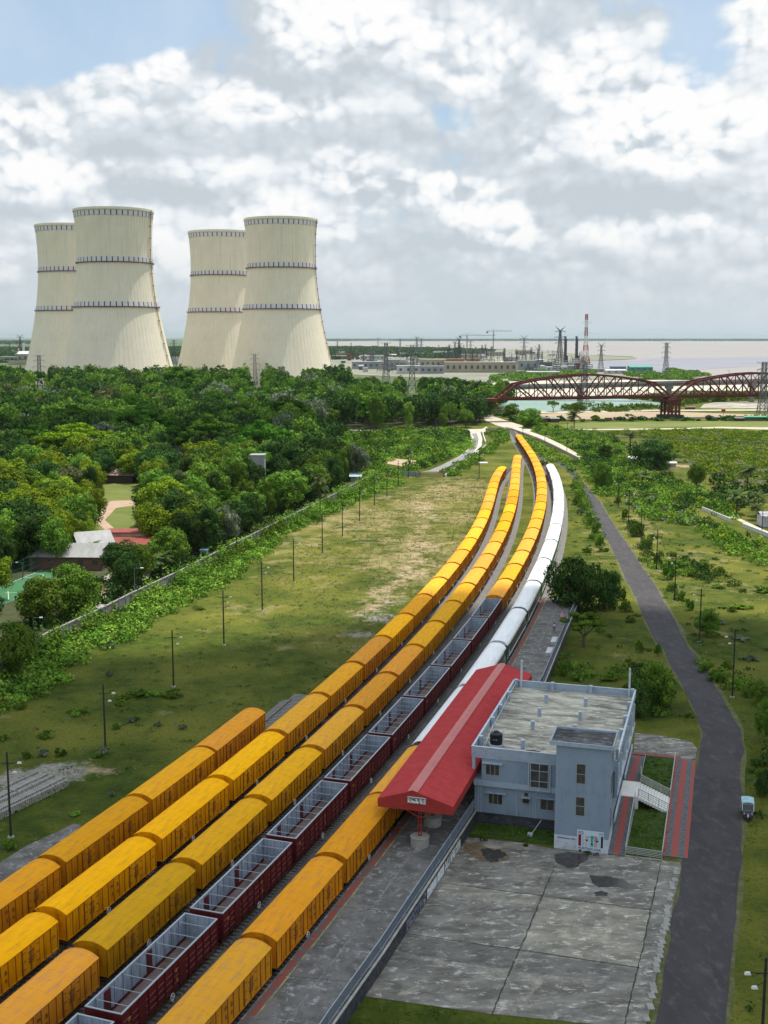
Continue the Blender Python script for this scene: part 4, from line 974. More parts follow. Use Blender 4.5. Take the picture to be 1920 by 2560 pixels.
# ------------------------------------------------------------------ station building
blue1 = mat('blue_grey_render', (0.235,0.308,0.385), .75, (0.205,0.27,0.345), .35, 7, c3=(0.17,0.22,0.285), s3=.9, stretch=(1,1,.45), bump=.004, bscale=8)
blue2 = mat('pale_blue_trim', (0.34,0.42,0.50), .7, (0.29,0.365,0.44), .6, 7, c3=(0.23,0.27,0.31), s3=2)
white_r = mat('whitewash', (0.54,0.60,0.66), .75, (0.44,0.50,0.56), .8, 8, c3=(0.30,0.32,0.33), s3=1.4)
roofconc = concrete_weathered('roof_concrete', (0.16,0.15,0.13,1), (0.50,0.475,0.39,1), (0.66,0.625,0.51,1), (0.60,0.56,0.44,1), 1.0, (0.45,1.5,1))
darkroof = concrete_weathered('dark_roof', (0.038,0.038,0.040,1), (0.10,0.098,0.10,1), (0.30,0.30,0.305,1), (0.10,0.095,0.085,1), 1.4, (0.5,1.6,1))
frame_m = mat('window_frame_cream', (0.30,0.29,0.25), .6)
wglass = mat('window_glass', (0.055,0.06,0.055), .12, (0.02,0.022,0.022), 1.3, 5, spec=.8)
st = thing('station_building', 'two storey blue grey station building with flat roof and stair tower', 'building', STN, A0)
uL, uR, vF, vB = -9.75, 6.0, 4.15, 30.4; zf1, zr, zp = 4.95, 8.3, 9.22
b = MB()
b.box(uL, vF, 1.35, -.02, vB, zf1-.3, blue1)                               # ground storey, left part
b.box(uL, vF+.1, 0, -.02, vB-.1, 1.345, stone_dark)                         # dark plinth
b.box(-.02, 4.3, 0, uR-.25, vB, zf1-.3, blue1)
b.box(uL-.05, vF-.38, zf1-.3, -.02, vB, zf1+.35, blue2)                      # projecting floor band
b.box(-.015, 4.3, zf1-.3, uR-.05, vB-.003, zf1+.35, blue2)
b.box(uL+.85, vF-.33, zf1+.355, -.02, vB-.005, zr-.35, blue1)                    # upper storey
b.box(-.015, 4.3, zf1+.355, uR-.10, vB-.005, zr-.35, blue1)
b.box(uL-.3, vF-.42, zr-.345, uR, vB, zr, blue2)                            # roof slab edge
b.box(uL-.25, vF-.38, zf1+.35, uL+.1, vF+.0, zr-.35, blue2)                     # veranda corner column
b.build('wall', None, st)
# parapet, ring of four pieces mitred by butting
b = MB(); pu0, pu1, pv0, pv1 = uL-.32, uR+.12, vF-.44, vB+.12; th = .16
b.box(pu0, pv0, zr, pu1, pv0+th, zp, blue2); b.box(pu0, pv1-th, zr, pu1, pv1, zp, blue2)
b.box(pu0, pv0+th, zr, pu0+th, pv1-th, zp, blue2); b.box(pu1-th, pv0+th, zr, pu1, pv1-th, zp, blue2)
for (x0, y0, x1, y1) in ((pu0-.04,pv0-.04,pu1+.04,pv0+th+.04),(pu0-.04,pv1-th-.04,pu1+.04,pv1+.04)): b.box(x0, y0, zp, x1, y1, zp+.05, white_r)
for (x0, y0, x1, y1) in ((pu0-.04,pv0+th+.04,pu0+th+.04,pv1-th-.04),(pu1-th-.04,pv0+th+.04,pu1+.04,pv1-th-.04)): b.box(x0, y0, zp, x1, y1, zp+.05, white_r)
b.build('parapet', None, st)
b = MB(); b.box(pu0+th, pv0+th, zr+.002, pu1-th, pv1-th, zr+.05, roofconc); b.build('roof', None, st)
b = MB()
for u in (uL+.1, -4.75, .3, 5.72):
    for v in (6.85, 13.8, 18.9, 24.5, 30.15):
        if (u == .3 and v < 7) or (u == 5.72 and v < 7): continue
        w_ = .21; b_ = MB(); b_.box(u-w_, v-w_, zr+.05, u+w_, v+w_, zr+1.12, blue2); b_.box(u-w_-.01, v-w_-.01, zr+1.12, u+w_+.01, v+w_+.01, zr+1.15, white_r); b_.build('column_stub', None, st)
for (u, v) in ((-8.95, 30.05), (5.3, 30.05)):
    b = MB(); b.box(u-.12, v-.12, zr+.05, u+.12, v+.12, zr+3.9, white_r); b.build('roof_post', None, st)
b = MB(); b.bar((uL+.55, pv0+.4, zr+.12), (uL+.15, 29.8, zr+.9), .06, .06, white_r); b.bar((uL+.9, pv0+.3, zr+.14), (uL+.35, 13, zr+.6), .06, .06, white_r); b.bar((uL+.5, 29.9, zr+.12), (5.2, 29.9, zr+.12), .06, .06, white_r); b.build('pipe', None, st)
# stair tower
b = MB()
b.box(0, 0, 1.62, 5.78, 4.32, 11.75, blue1); b.box(-.012, -.012, 0, 5.79, 4.33, 1.615, white_r)
b.build('stair_tower', None, st)
b = MB()
b.box(-.72, -.3, 11.75, 6.1, 4.75, 11.95, blue2)
for (x0, y0, x1, y1) in ((-.72,-.3,6.1,-.15),(-.72,4.6,6.1,4.75),(-.72,-.15,-.57,4.6),(5.95,-.15,6.1,4.6)): b.box(x0, y0, 11.95, x1, y1, 12.2, blue2)
b.box(-.57, -.15, 11.952, 5.95, 4.6, 11.99, darkroof)
b.build('tower_roof', None, st)
def window(u0, u1, z0, z1, v, nvert=2, zs=(), sill=True, face='v', shade=False, frame=frame_m):
    b = MB(); e_ = .06
    def bx(a0, a1, c0, c1, d0, d1, m):
        if face == 'v': b.box(a0, v-d1, c0, a1, v-d0, c1, m)
        else: b.box(v+d0, a0, c0, v+d1, a1, c1, m)
    bx(u0, u1, z1-e_, z1, -.05, .035, frame); bx(u0, u1, z0, z0+e_, -.05, .035, frame)
    bx(u0, u0+e_, z0+e_, z1-e_, -.05, .035, frame); bx(u1-e_, u1, z0+e_, z1-e_, -.05, .035, frame)
    for i in range(1, nvert): x = u0+(u1-u0)*i/nvert; bx(x-.03, x+.03, z0+e_, z1-e_, -.04, .03, frame)
    for z in zs: bx(u0+e_, u1-e_, z-.03, z+.03, -.04, .028, frame)
    o = b.build('window', None, st)
    b = MB(); bx(u0+e_, u1-e_, z0+e_, z1-e_, -.03, .01, wglass); b.build('pane', None, o)
    if shade:
        b = MB()
        bx(u0-.38, u1+.38, z1+.12, z1+.24, 0.0, .42, blue2); b.build('sunshade', None, o)
vU, vG = vF-.33, vF
window(-8.45, -6.85, 6.0, 7.3, vU, 3, shade=True)
window(-8.15, -6.5, 2.45, 3.72, vG, 3, shade=True)
window(-2.25, -.65, 2.45, 3.75, vG, 2, shade=True)
window(-3.35, -1.3, 5.12, 8.0, vU-.12, 2, (5.9, 7.1), frame=mat('frame_pale', (0.40,0.45,0.50), .6))
window(-4.1, -3.55, 3.5, 4.3, vG, 1); 
window(2.19, 3.2, 7.6, 9.86, 0, 1, (8.7,)); window(2.2, 3.2, 3.98, 6.15, 0, 1, (5.1,))
window(1.3, 3.0, 9.8, 11.0, 5.78, 1, face='u'); window(1.4, 3.2, 5.9, 8.4, 5.78, 1, face='u'); window(1.4, 2.2, 2.3, 4.6, 5.79, 1, face='u')
for (v0, v1, z0, z1) in ((7.0,9.2,5.6,7.6),(10.6,14.8,5.3,7.7),(16.5,18.6,5.6,7.6),(20.0,23.6,5.0,7.8),(25.2,27.4,5.6,7.4),(7.2,9.6,2.6,4.2),(20.4,22.4,2.6,4.2),(25.0,27.2,2.6,4.2)):
    window(v0, v1, z0, z1, uR-.10 if z0 > 4.9 else uR-.25, 2, face='u', frame=white_r)
b = MB()
for u in (-9.3, -9.0, -4.9, -3.0, -2.7): b.box(u-.05, vG-.07, 1.35, u+.05, vG, zf1-.3, blue2)
b.box(-3.62, vU-.16, 4.85, -3.45, vU, 8.3-.35, blue2); b.box(-1.22, vU-.16, 4.85, -1.05, vU, 7.95, blue2); b.box(-3.62, vU-.18, 4.75, -1.05, vU, 4.9, blue2)
b.build('trim', None, st)
b = MB(); b.box(-4.35, vG-.5, 3.72, -3.3, vG, 3.80, blue2); b.box(-4.15, vG-.45, 3.2, -3.5, vG-.02, 3.65, under_m); b.build('air_conditioner', None, st)
# open veranda mass on the right side, over the entrance
b = MB()
b.box(5.80, 4.4, 4.7, uR+.22, vB-.4, 5.0, white_r); b.box(5.95, 3.9, 4.9, uR+.25, 4.3, 10.4, blue1)
for v in (6.2, 9.8, 15.6, 19.3, 24.5, 28.3): b.box(uR-.09, v, 4.95, uR+.2, v+.45, zr-.35, white_r)
b.box(uR-.09, 5.0, 1.6, uR+.02, 12.5, 2.4, white_r); b.box(uR-.09, 18.2, 1.6, uR+.02, 29.5, 2.2, white_r)
b.build('veranda', None, st)
b = MB(); b.box(uR-.24, 13.6, 1.62, uR-.18, 17.0, 4.2, mat('entrance_dark', (0.03,0.03,0.035), .5)); b.build('door', None, st)
# mural at the foot of the tower
mu = MB(); vm_ = -.013
mu.box(2.45, vm_-.008, .18, 5.30, vm_, 2.45, mat('mural_ground', (0.50,0.60,0.70), .8, (0.56,0.63,0.70), 2)); mo = mu.build('mural', None, st)
b = MB()
for (x0, x1, c) in ((2.60,2.90,(0.26,0.012,0.012)),(2.98,3.22,(0.40,0.58,0.78)),(3.30,3.58,(0.62,0.60,0.48)),(3.70,3.85,(0.52,0.62,0.74)),(3.93,4.22,(0.10,0.50,0.50)),(4.30,4.58,(0.56,0.34,0.36)),(4.66,4.90,(0.45,0.62,0.72)),(5.0,5.24,(0.012,0.03,0.045))):
    b.box(x0, vm_-.012, .62, x1, vm_-.0085, 1.92, mat('stripe_%d' % int(x0*100), c, .8, tuple(q*.75 for q in c), 4))
b.build('stripes', None, mo)
b = MB(); y_ = vm_-.016
b.bar((4.05,y_,.95),(4.05,y_,1.85), .05, .008, ink, n=4); b.bar((3.5,y_,1.72),(4.6,y_,1.72), .008, .04, ink)
b.add([(3.86,y_-.002,.88),(4.24,y_-.002,.88),(4.05,y_-.002,1.08)], [(0,1,2)], ink)
for ux in (3.5, 4.6):
    n = 12; b.add([(ux+.15*math.cos(math.pi+math.pi*i/n), y_-.003, 1.42+.20*math.sin(math.pi+math.pi*i/n)) for i in range(n+1)], [tuple(range(n+1))], ink)
    b.bar((ux-.12,y_,1.42),(ux,y_,1.70), .008, .02, ink); b.bar((ux+.12,y_,1.42),(ux,y_,1.70), .008, .02, ink)
b.build('scales', None, mo)
navy = mat('navy_paint', (0.01,0.02,0.12), .7)
for (s_, x, z, sz, m_) in (('EQ', 2.86, 2.15, .42, ink), ('TY', 5.02, 2.12, .42, ink), ('HURTS', 3.12, .40, .34, navy), ('NO ONE', 4.35, .36, .34, navy)):
    me_ = onto(text_mesh(s_, sz, m_), (x, y_-.004, z), (1,0,0), (0,0,1)); link('lettering', me_, mo)
b = MB(); rr = random.Random(3)
for x0, x1 in ((.35, 1.35), (1.75, 2.2)):
    x = x0; b.bar((x0,y_,1.33),(x1,y_,1.33), .008, .03, navy)
    while x < x1: b.bar((x,y_,1.31),(x+.06,y_,1.20+rr.random()*.06), .008, .035, navy); b.bar((x+.06,y_,1.22),(x+.1,y_,1.30), .008, .03, navy); x += .14
b.box(1.42, y_-.002, 1.2, 1.62, y_, 1.3, ink); b.bar((1.3,y_,.78),(1.3,y_,.62), .008, .03, navy); b.bar((1.3,y_,.76),(1.5,y_,.74), .008, .03, navy); b.bar((1.5,y_,.76),(1.5,y_,.62), .008, .03, navy)
b.build('lettering', None, mo)

# black water tank on the roof
wt = thing('water_tank', 'black plastic water tank on the flat roof', 'water tank', S2W(-7.9, 7.1, zr+.05), A0)
tank_m = mat('tank_black', (0.012,0.014,0.018), .35)
b = MB(); b.cyl(0,0,.25,1.45,.72,.72,28)
for z in (.45,.75,1.05,1.3): b.cyl(0,0,z,z+.07,.75,.75,28)
b.cyl(0,0,1.45,1.66,.72,.36,28); b.cyl(0,0,1.66,1.78,.26,.26,20); b.build('tank_body', tank_m, wt)
b = MB(); b.cyl(0,0,0,.25,.85,.85,24); b.build('base', white_r, wt)
link('lettering', onto(text_mesh('= :=', .3, mat('tank_mark', (0.5,0.5,0.5), .6)), (0, -.765, .92), (1,0,0), (0,0,1)), wt)
b = MB(); b.bar((.85,-.2,0),(.85,-.2,1.9), .06); b.bar((.85,-.2,.1),(1.9,-.9,.05), .06); b.bar((-.1,0,1.7),(-.1,0,2.7), .04); b.build('pipe', white_r, wt)
b = MB(); r = random.Random(4)
for i in range(26): x, y = r.gauss(0,.45), r.gauss(0,.3); s_ = .08+.12*r.random(); b.box(x-s_, y-s_, 0, x+s_, y+s_, s_*1.2)
o = b.build('rubble_heap', mat('rubble', (0.07,0.055,0.045), .9)); o.location = S2W(-3.6, 6.0, zr+.05); tag(o, 'small dark heap of rubble by the parapet of the flat roof', 'rubble')

# ------------------------------------------------------------------ walks, steps and rails on the right
pav = mat('dark_pavers', (0.075,0.078,0.090), .85, (0.16,0.16,0.17), 3.5, 6, c3=(0.045,0.045,0.05), s3=6, bump=.01, bscale=6)
redpav = mat('red_pavers', (0.32,0.075,0.062), .85, (0.27,0.068,0.058), 3.0, 6, c3=(0.20,0.09,0.08), s3=5, bump=.01, bscale=8)
steel = mat('steel_rail', (0.45,0.46,0.45), .35, metal=.7)
wm = mat('white_marble', (0.80,0.79,0.74), .45, (0.70,0.69,0.64), 1.2, 8)
def local(name, b, label=None, cat=None, kind=None, grp=None):
    o = b.build(name); o.location = STN; o.rotation_euler = (0,0,A0); return tag(o, label, cat, grp, kind)
b = MB()
def ramp(u0, u1, v0, z0, v1, z1, m, dz=0):
    b.hexa([(u0,v0,0),(u1,v0,0),(u1,v1,0),(u0,v1,0),(u0,v0,z0+dz),(u1,v0,z0+dz),(u1,v1,z1+dz),(u0,v1,z1+dz)], m)
ramp(5.80, 7.55, -.05, .14, 13.0, 1.5, pav); ramp(5.80, 7.55, 17.85, 1.5, 31.0, .14, pav)
for (v0, z0, v1, z1) in ((0, .14, 13.0, 1.5), (17.85, 1.5, 31.0, .14)):
    b.hexa([(6.35,v0,z0-.05),(7.02,v0,z0-.05),(7.02,v1,z1-.05),(6.35,v1,z1-.05),(6.35,v0,z0+.006),(7.02,v0,z0+.006),(7.02,v1,z1+.006),(6.35,v1,z1+.006)], redpav)
local('access_ramp', b, kind='structure')
b = MB(); b.box(11.45, 1.2, 0, 14.05, 31.4, .12, pav); b.box(12.25, 1.22, .05, 13.0, 31.38, .126, redpav); b.box(13.62, 1.21, .05, 14.04, 31.38, .128, redpav); b.box(11.46, 1.23, .05, 11.72, 31.37, .127, redpav)
local('pavement', b, kind='structure')
b = MB(); b.box(5.8, 31.45, 0, 12.1, 32.5, .12, pav); b.box(5.82, 31.47, .05, 12.08, 31.85, .126, redpav); b.box(5.82, 32.1, .05, 12.08, 32.4, .126, redpav); local('rear_pavement', b, kind='structure')
b = MB(); b.box(5.80, 13.02, 0, 7.95, 17.83, 1.6, wm)
ns = 11
for i in range(ns):
    u0 = 7.95+i*.33; zt_ = 1.6-.135*(i+1); b.box(u0+.002, 13.15, max(0, zt_-.34), u0+.33, 17.75, zt_, wm); b.box(u0-.001, 13.15, zt_+.001, u0+.03, 17.75, zt_+.134, mat('step_riser', (0.42,0.41,0.38), .6))
local('entrance_steps', b, 'white stone steps down from the station landing to the pavement', 'steps')
grass_b = mat('court_grass', (0.028,0.062,0.008), .95, (0.055,0.095,0.014), .8, 9, bump=.12, bscale=2.5, c3=(0.018,0.04,0.006), s3=2.2)
b = MB(); b.box(7.62, .1, 0, 11.42, 13.0, .10, grass_b); b.box(7.62, 17.9, 0, 11.42, 31.4, .10, grass_b); local('sunken_lawn', b, kind='structure')
b = MB(); b.box(-10.2, .6, 0, -.05, 4.2, .07, grass_b); local('grass_strip', b, kind='structure')
b = MB(); b.box(7.56, .0, 0, 7.62, 13.0, .35, cop); b.box(7.56, 17.9, 0, 7.62, 31.4, .35, cop); b.box(7.62, 0, 0, 11.45, .08, .16, cop); b.box(11.43, .1, 0, 11.449, 31.4, .2, cop); local('lawn_kerb', b, kind='structure')
def steel_rail(pts, h, label, n=4):
    t = thing('handrail', label, 'handrail', STN, A0, 'steel handrails of the station entrance'); b = MB(); c = MB()
    for a, e_ in zip(pts, pts[1:]):
        a, e_ = Vector(a), Vector(e_); Ls = (e_-a).length
        for i in range(n): z = h*(i+1)/n; b.bar(a+Vector((0,0,z)), e_+Vector((0,0,z)), .05 if i < n-1 else .075, None)
        k = max(1, round(Ls/1.3))
        for i in range(k+1): q_ = a.lerp(e_, i/k); c = MB(); c.bar(q_, q_+Vector((0,0,h+.03)), .06); c.build('post', steel, t)
    b.build('rail_bar', steel, t)
steel_rail([(7.95,13.2,1.6),(11.5,13.2,.12)], .95, 'steel handrail on the near side of the white steps')
steel_rail([(7.6,22.5,.9),(7.95,17.75,1.6),(11.5,17.75,.12)], .95, 'steel handrail on the far side of the white steps', 5)
steel_rail([(7.62,.12,.25),(11.4,.12,.15)], .85, 'steel handrail closing the near end of the sunken lawn', 5)
steel_rail([(7.6,.2,.25),(7.6,12.9,1.5)], .75, 'steel handrail beside the near half of the ramp', 2)
steel_rail([(7.7,31.3,.2),(11.4,31.3,.2)], .85, 'steel handrail closing the far end of the sunken lawn', 2)
steel_rail([(11.42,.3,.15),(11.42,12.9,.15)], .8, 'steel handrail between near lawn and pavement', 2)
steel_rail([(11.42,18.0,.15),(11.42,31.3,.15)], .8, 'steel handrail between far lawn and pavement', 2)
b = MB(); b.bar((-2.9,2.2,.2),(-1.9,3.0,1.7), .06, .06, white_r); b.box(-3.25,1.9,.07,-2.7,2.4,.4, white_r)
local('shovel', b, 'pale stick and block lying on the grass before the station plinth', 'debris')
# ------------------------------------------------------------------ cooling towers
shell_m, t_, b_, N_, L_ = nt('tower_concrete')
tc_ = N_.new('ShaderNodeTexCoord')
def _n(sc_, st_, det=7):
    mp = N_.new('ShaderNodeMapping'); mp.inputs['Scale'].default_value = st_; L_.new(tc_.outputs['Object'], mp.inputs[0])
    n = N_.new('ShaderNodeTexNoise'); n.inputs['Scale'].default_value = sc_; n.inputs['Detail'].default_value = det; n.inputs['Roughness'].default_value = .65; L_.new(mp.outputs[0], n.inputs['Vector']); return n.outputs['Fac']
def _mx(f, a, b, lo, hi):
    r = N_.new('ShaderNodeMapRange'); r.inputs[1].default_value = lo; r.inputs[2].default_value = hi; L_.new(f, r.inputs[0])
    x = N_.new('ShaderNodeMix'); x.data_type = 'RGBA'; L_.new(r.outputs[0], x.inputs[0])
    for q, v in ((6, a), (7, b)):
        if isinstance(v, tuple): x.inputs[q].default_value = v
        else: L_.new(v, x.inputs[q])
    return x.outputs[2]
c_ = _mx(_n(.06, (1,1,1)), (0.72,0.645,0.50,1), (0.79,0.715,0.57,1), .35, .65)
c_ = _mx(_n(.5, (1,1,.03)), c_, (0.62,0.56,0.455,1), .52, .75)
c_ = _mx(_n(.8, (.06,.06,1.2)), c_, (0.77,0.71,0.60,1), .55, .75)
L_.new(c_, b_.inputs['Base Color']); b_.inputs['Roughness'].default_value = .9
band_w = mat('band_white', (0.60,0.62,0.64), .7); band_r = mat('band_red', (0.16,0.018,0.02), .7); gal_m = mat('gallery_red', (0.13,0.028,0.028), .7)
def rad(z): return 38.5*math.sqrt(1+((z-146)/112.7)**2)
def make_tower():
    t = thing('cooling_tower', 'x', 'cooling tower'); ns, nz, H_ = 288, 44, 185.0
    b = MB(); vv = []
    for j in range(nz+1):
        z = H_*j/nz; r0 = rad(z)
        for i in range(ns): a = 2*math.pi*i/ns; r_ = r0+(.22 if i % 4 == 0 else 0); vv.append((r_*math.cos(a), r_*math.sin(a), z))
    fs = [(j*ns+i, j*ns+(i+1) % ns, (j+1)*ns+(i+1) % ns, (j+1)*ns+i) for j in range(nz) for i in range(ns)]
    b.add(vv, fs); o = b.build('shell', shell_m, t, smooth=True)
    b = MB(); n = 96                                  # inner wall and cream lip of the rim
    for (ra_, rb_, za, zb) in ((rad(185)+.2, rad(185)+.8, 182.6, 183.4),(rad(185)+.8, rad(185)+.8, 183.4, 185.6),(rad(185)+.8, rad(185)-1.0, 185.6, 185.6),(rad(185)-1.0, rad(150)-1, 185.6, 150)):
        vv = [(ra_*math.cos(2*math.pi*i/n), ra_*math.sin(2*math.pi*i/n), za) for i in range(n)]+[(rb_*math.cos(2*math.pi*i/n), rb_*math.sin(2*math.pi*i/n), zb) for i in range(n)]
        b.add(vv, [(i, (i+1) % n, (i+1) % n+n, i+n) for i in range(n)])
    b.build('rim', shell_m, t)
    def band(z0, z1, nb, name='marking_band'):
        b = MB(); n = nb*5
        for i in range(n):
            a0, a1 = 2*math.pi*i/n, 2*math.pi*(i+1)/n; k = band_r if i % 5 == 0 else band_w
            r0, r1 = rad(z0)+.45, rad(z1)+.45
            b.add([(r0*math.cos(a0),r0*math.sin(a0),z0),(r0*math.cos(a1),r0*math.sin(a1),z0),(r1*math.cos(a1),r1*math.sin(a1),z1),(r1*math.cos(a0),r1*math.sin(a0),z1)], [(0,1,2,3)], k)
        b.build(name, None, t)
    band(177.6, 182.4, 44); band(131.6, 136.4, 44); band(86.4, 91.2, 46)
    for z in (130.9, 85.7):
        b = MB(); n = 96; R0 = rad(z)
        for (ra_, rb_, za, zb) in ((R0+.2,R0+1.5,z,z),(R0+1.5,R0+1.5,z,z+.7),(R0+1.5,R0+.2,z+.7,z+.4)):
            b.add([(ra_*math.cos(2*math.pi*i/n), ra_*math.sin(2*math.pi*i/n), za) for i in range(n)]+[(rb_*math.cos(2*math.pi*i/n), rb_*math.sin(2*math.pi*i/n), zb) for i in range(n)], [(i, (i+1) % n, (i+1) % n+n, i+n) for i in range(n)])
        for i in range(48): a = 2*math.pi*i/48; b.bar(((R0+1.4)*math.cos(a), (R0+1.4)*math.sin(a), z+.6), ((R0+1.4)*math.cos(a), (R0+1.4)*math.sin(a), z+1.8), .15)
        b.build('gallery', gal_m, t)
    b = MB(); a = math.radians(-12)
    for j in range(46):
        z0, z1 = 185*j/46, 185*(j+1)/46
        for da in (-.018, .018): b.bar(((rad(z0)+1.3)*math.cos(a+da), (rad(z0)+1.3)*math.sin(a+da), z0), ((rad(z1)+1.3)*math.cos(a+da), (rad(z1)+1.3)*math.sin(a+da), z1), .35)
        if j % 3 == 0: b.bar(((rad(z0)+.4)*math.cos(a), (rad(z0)+.4)*math.sin(a), z0), ((rad(z0)+2.4)*math.cos(a), (rad(z0)+2.4)*math.sin(a), z0), 1.6, .6)
    b.build('ladder', mat('ladder_rust', (0.24,0.14,0.09), .8), t)
    return t
tw = make_tower()
for px, Y, lab in ((285.9,1243,'tall cream cooling tower second from the left, the nearest and largest'),(702.5,1336,'cream cooling tower farthest to the right'),
                   (177,1412,'cream cooling tower at the left, half hidden behind its neighbour'),(553,1495,'cream cooling tower third from the left, behind the right one')):
    p = at(px, 600, Y); dup(tw, (p.x, Y, 0), 0, label=lab, group='cooling towers of the power plant')
remove_tree(tw)

# ------------------------------------------------------------------ steel railway bridge
br_m = mat('bridge_red', (0.135,0.027,0.022), .7, (0.095,0.021,0.018), .15, 7, c3=(0.17,0.05,0.04), s3=.8)
bridge = thing('railway_bridge', 'dark red steel truss railway bridge with arched spans', 'bridge')
def span(P, Q, zb=14.3):
    P, Q = Vector((P.x, P.y, zb)), Vector((Q.x, Q.y, zb)); d = (Q-P); Ls = d.length; d.normalize(); nn = Vector((-d.y, d.x, 0))
    hs = [0, 9.6, 11.9, 13.6, 14.9, 15.4, 14.9, 13.6, 11.9, 9.6, 0]; n = 10
    for side in (-4.6, 4.6):
        b = MB(); O = P+nn*side; pt = lambda t, h: O+d*(Ls*t)+Vector((0,0,h+.6))
        b.bar(pt(0,0), pt(1,0), 1.0, 1.7)
        for i in range(n):
            b.bar(pt(i/n, hs[i]), pt((i+1)/n, hs[i+1]), .9, 1.25)
            if 0 < i < n: b.bar(pt(i/n, 0), pt(i/n, hs[i]), .6)
            if 0 < i < n-1:
                b.bar(pt(i/n if i < n/2 else (i+1)/n, hs[i] if i < n/2 else hs[i+1]), pt((i+1)/n if i < n/2 else i/n, 0), .75)
                hm = (hs[i] if i < n/2 else hs[i+1])/2; b.bar(pt((i+.5)/n, 0), pt((i+.5)/n, hm), .42)
                b.bar(pt((i if i < n/2 else i+1)/n, 0), pt((i+.5)/n, hm), .45)
            else: b.bar(pt((i+.5)/n, 0), pt((i+.5)/n, 4.8), .3)
            if 3 <= i <= 6:
                b.bar(pt(i/n if i >= n/2 else (i+1)/n, hs[i+1] if i < n/2 else hs[i]), pt((i+1)/n if i >= n/2 else i/n, 0), .34)
        b.build('truss', br_m, bridge)
    b = MB()
    for i in range(1, n):
        a, c = P+nn*-4.6+d*(Ls*i/n)+Vector((0,0,hs[i]+.6)), P+nn*4.6+d*(Ls*i/n)+Vector((0,0,hs[i]+.6)); b.bar(a, c, .4, .5)
        if i < n-1:
            e_ = P+nn*4.6+d*(Ls*(i+1)/n)+Vector((0,0,hs[i+1]+.6)); g = P+nn*-4.6+d*(Ls*(i+1)/n)+Vector((0,0,hs[i+1]+.6)); b.bar(a, e_, .28); b.bar(c, g, .28)
    b.bar(P+nn*-4.6+d*(Ls*.05)+Vector((0,0,5.4)), P+nn*4.6+d*(Ls*.05)+Vector((0,0,5.4)), .4); b.bar(P+nn*-4.6+d*(Ls*.95)+Vector((0,0,5.4)), P+nn*4.6+d*(Ls*.95)+Vector((0,0,5.4)), .4)
    b.build('top_bracing', br_m, bridge)
    b = MB(); b.bar(P+Vector((0,0,.5)), Q+Vector((0,0,.5)), 8.4, .5, mat('bridge_deck', (0.06,0.035,0.03), .9))
    for s_ in (-5.6, 5.6): b.bar(P+nn*s_+Vector((0,0,1.9)), Q+nn*s_+Vector((0,0,1.9)), .12, .12, br_m); b.bar(P+nn*s_+Vector((0,0,.7)), Q+nn*s_+Vector((0,0,.7)), 1.0, .3, br_m)
    b.build('deck', None, bridge)
bpL = G(1240, 997, 15); bpM = G(1677, 990.5, 15); bd = (bpM-bpL); bpR = bpM+bd*1.0; bdn = bd.normalized()
span(bpL, bpM-bdn*2.2); span(bpM+bdn*2.2, bpR)
b = MB(); o_ = bpL-bdn*38; b.bar(Vector((o_.x,o_.y,14.4)), Vector((bpL.x,bpL.y,14.4)), 9.5, 2.0, br_m); b.build('approach_girder', None, bridge)
for c0 in (bpM, bpR):
    b = MB(); nn = Vector((-bdn.y, bdn.x, 0))
    def q(a, s_, z): p = c0+bdn*a+nn*s_; return Vector((p.x, p.y, z))
    for a in (-4.2, -1.5, 1.5, 4.2):
        for s_ in (-5, 5): b.bar(q(a, s_, 2.4), q(a, s_*.95, 12.2), 1.2)
    for a0, a1 in ((-4.2, -1.5), (1.5, 4.2), (-1.5, 1.5)):
        for s_ in (-5, 5):
            for z0, z1 in ((2.6, 7.2), (7.4, 12.0)): b.bar(q(a0, s_, z0), q(a1, s_, z1), .45); b.bar(q(a1, s_, z0), q(a0, s_, z1), .45)
            b.bar(q(a0, s_, 7.3), q(a1, s_, 7.3), .5)
    b.bar(q(-6.2, 0, 12.7), q(6.2, 0, 12.7), 12.5, 1.2); b.bar(q(-5.2, 0, 11.7), q(5.2, 0, 11.7), 11, .8)
    for a in (-4, 1): b.bar(q(a, 0, 13.2), q(a, 0, 14.2), 3, 6)
    b.build('pier', br_m, bridge)
    b = MB(); b.bar(q(-7, 0, 1.2), q(7, 0, 1.2), 13, 2.4); b.build('pier_base', mat('pier_stone', (0.05,0.042,0.04), .9), bridge)

# concrete road bridge behind
cg = mat('bridge_concrete', (0.27,0.26,0.25), .85, (0.20,0.195,0.19), .2, 7)
rb2 = thing('road_bridge', 'long grey concrete road bridge behind the steel bridge', 'bridge')
pA, pB, pC = at(1180,968,1035), at(1450,961.5,1020), at(2100,947,990)
for (a, c) in ((pA, pB), (pB, pC)):
    d = (c-a); L2 = d.length; d.normalize(); nn = Vector((-d.y, d.x, 0)).normalized()
    b = MB(); b.bar(a-Vector((0,0,1.6)), c-Vector((0,0,1.6)), 9, 2.6, cg); b.build('girder', None, rb2)
    b = MB(); b.bar(a, c, 16, .5, cg); b.bar(a-nn*7.8+Vector((0,0,.6)), c-nn*7.8+Vector((0,0,.6)), .3, 1.1, cg); b.bar(a+nn*7.8+Vector((0,0,.6)), c+nn*7.8+Vector((0,0,.6)), .3, 1.1, cg); b.build('deck', None, rb2)
def bp2(px): 
    for (a, c) in ((pA, pB), (pB, pC)):
        for i in range(101):
            q_ = a.lerp(c, i/100)
            if abs(proj(q_)[0]-px) < 4: return q_
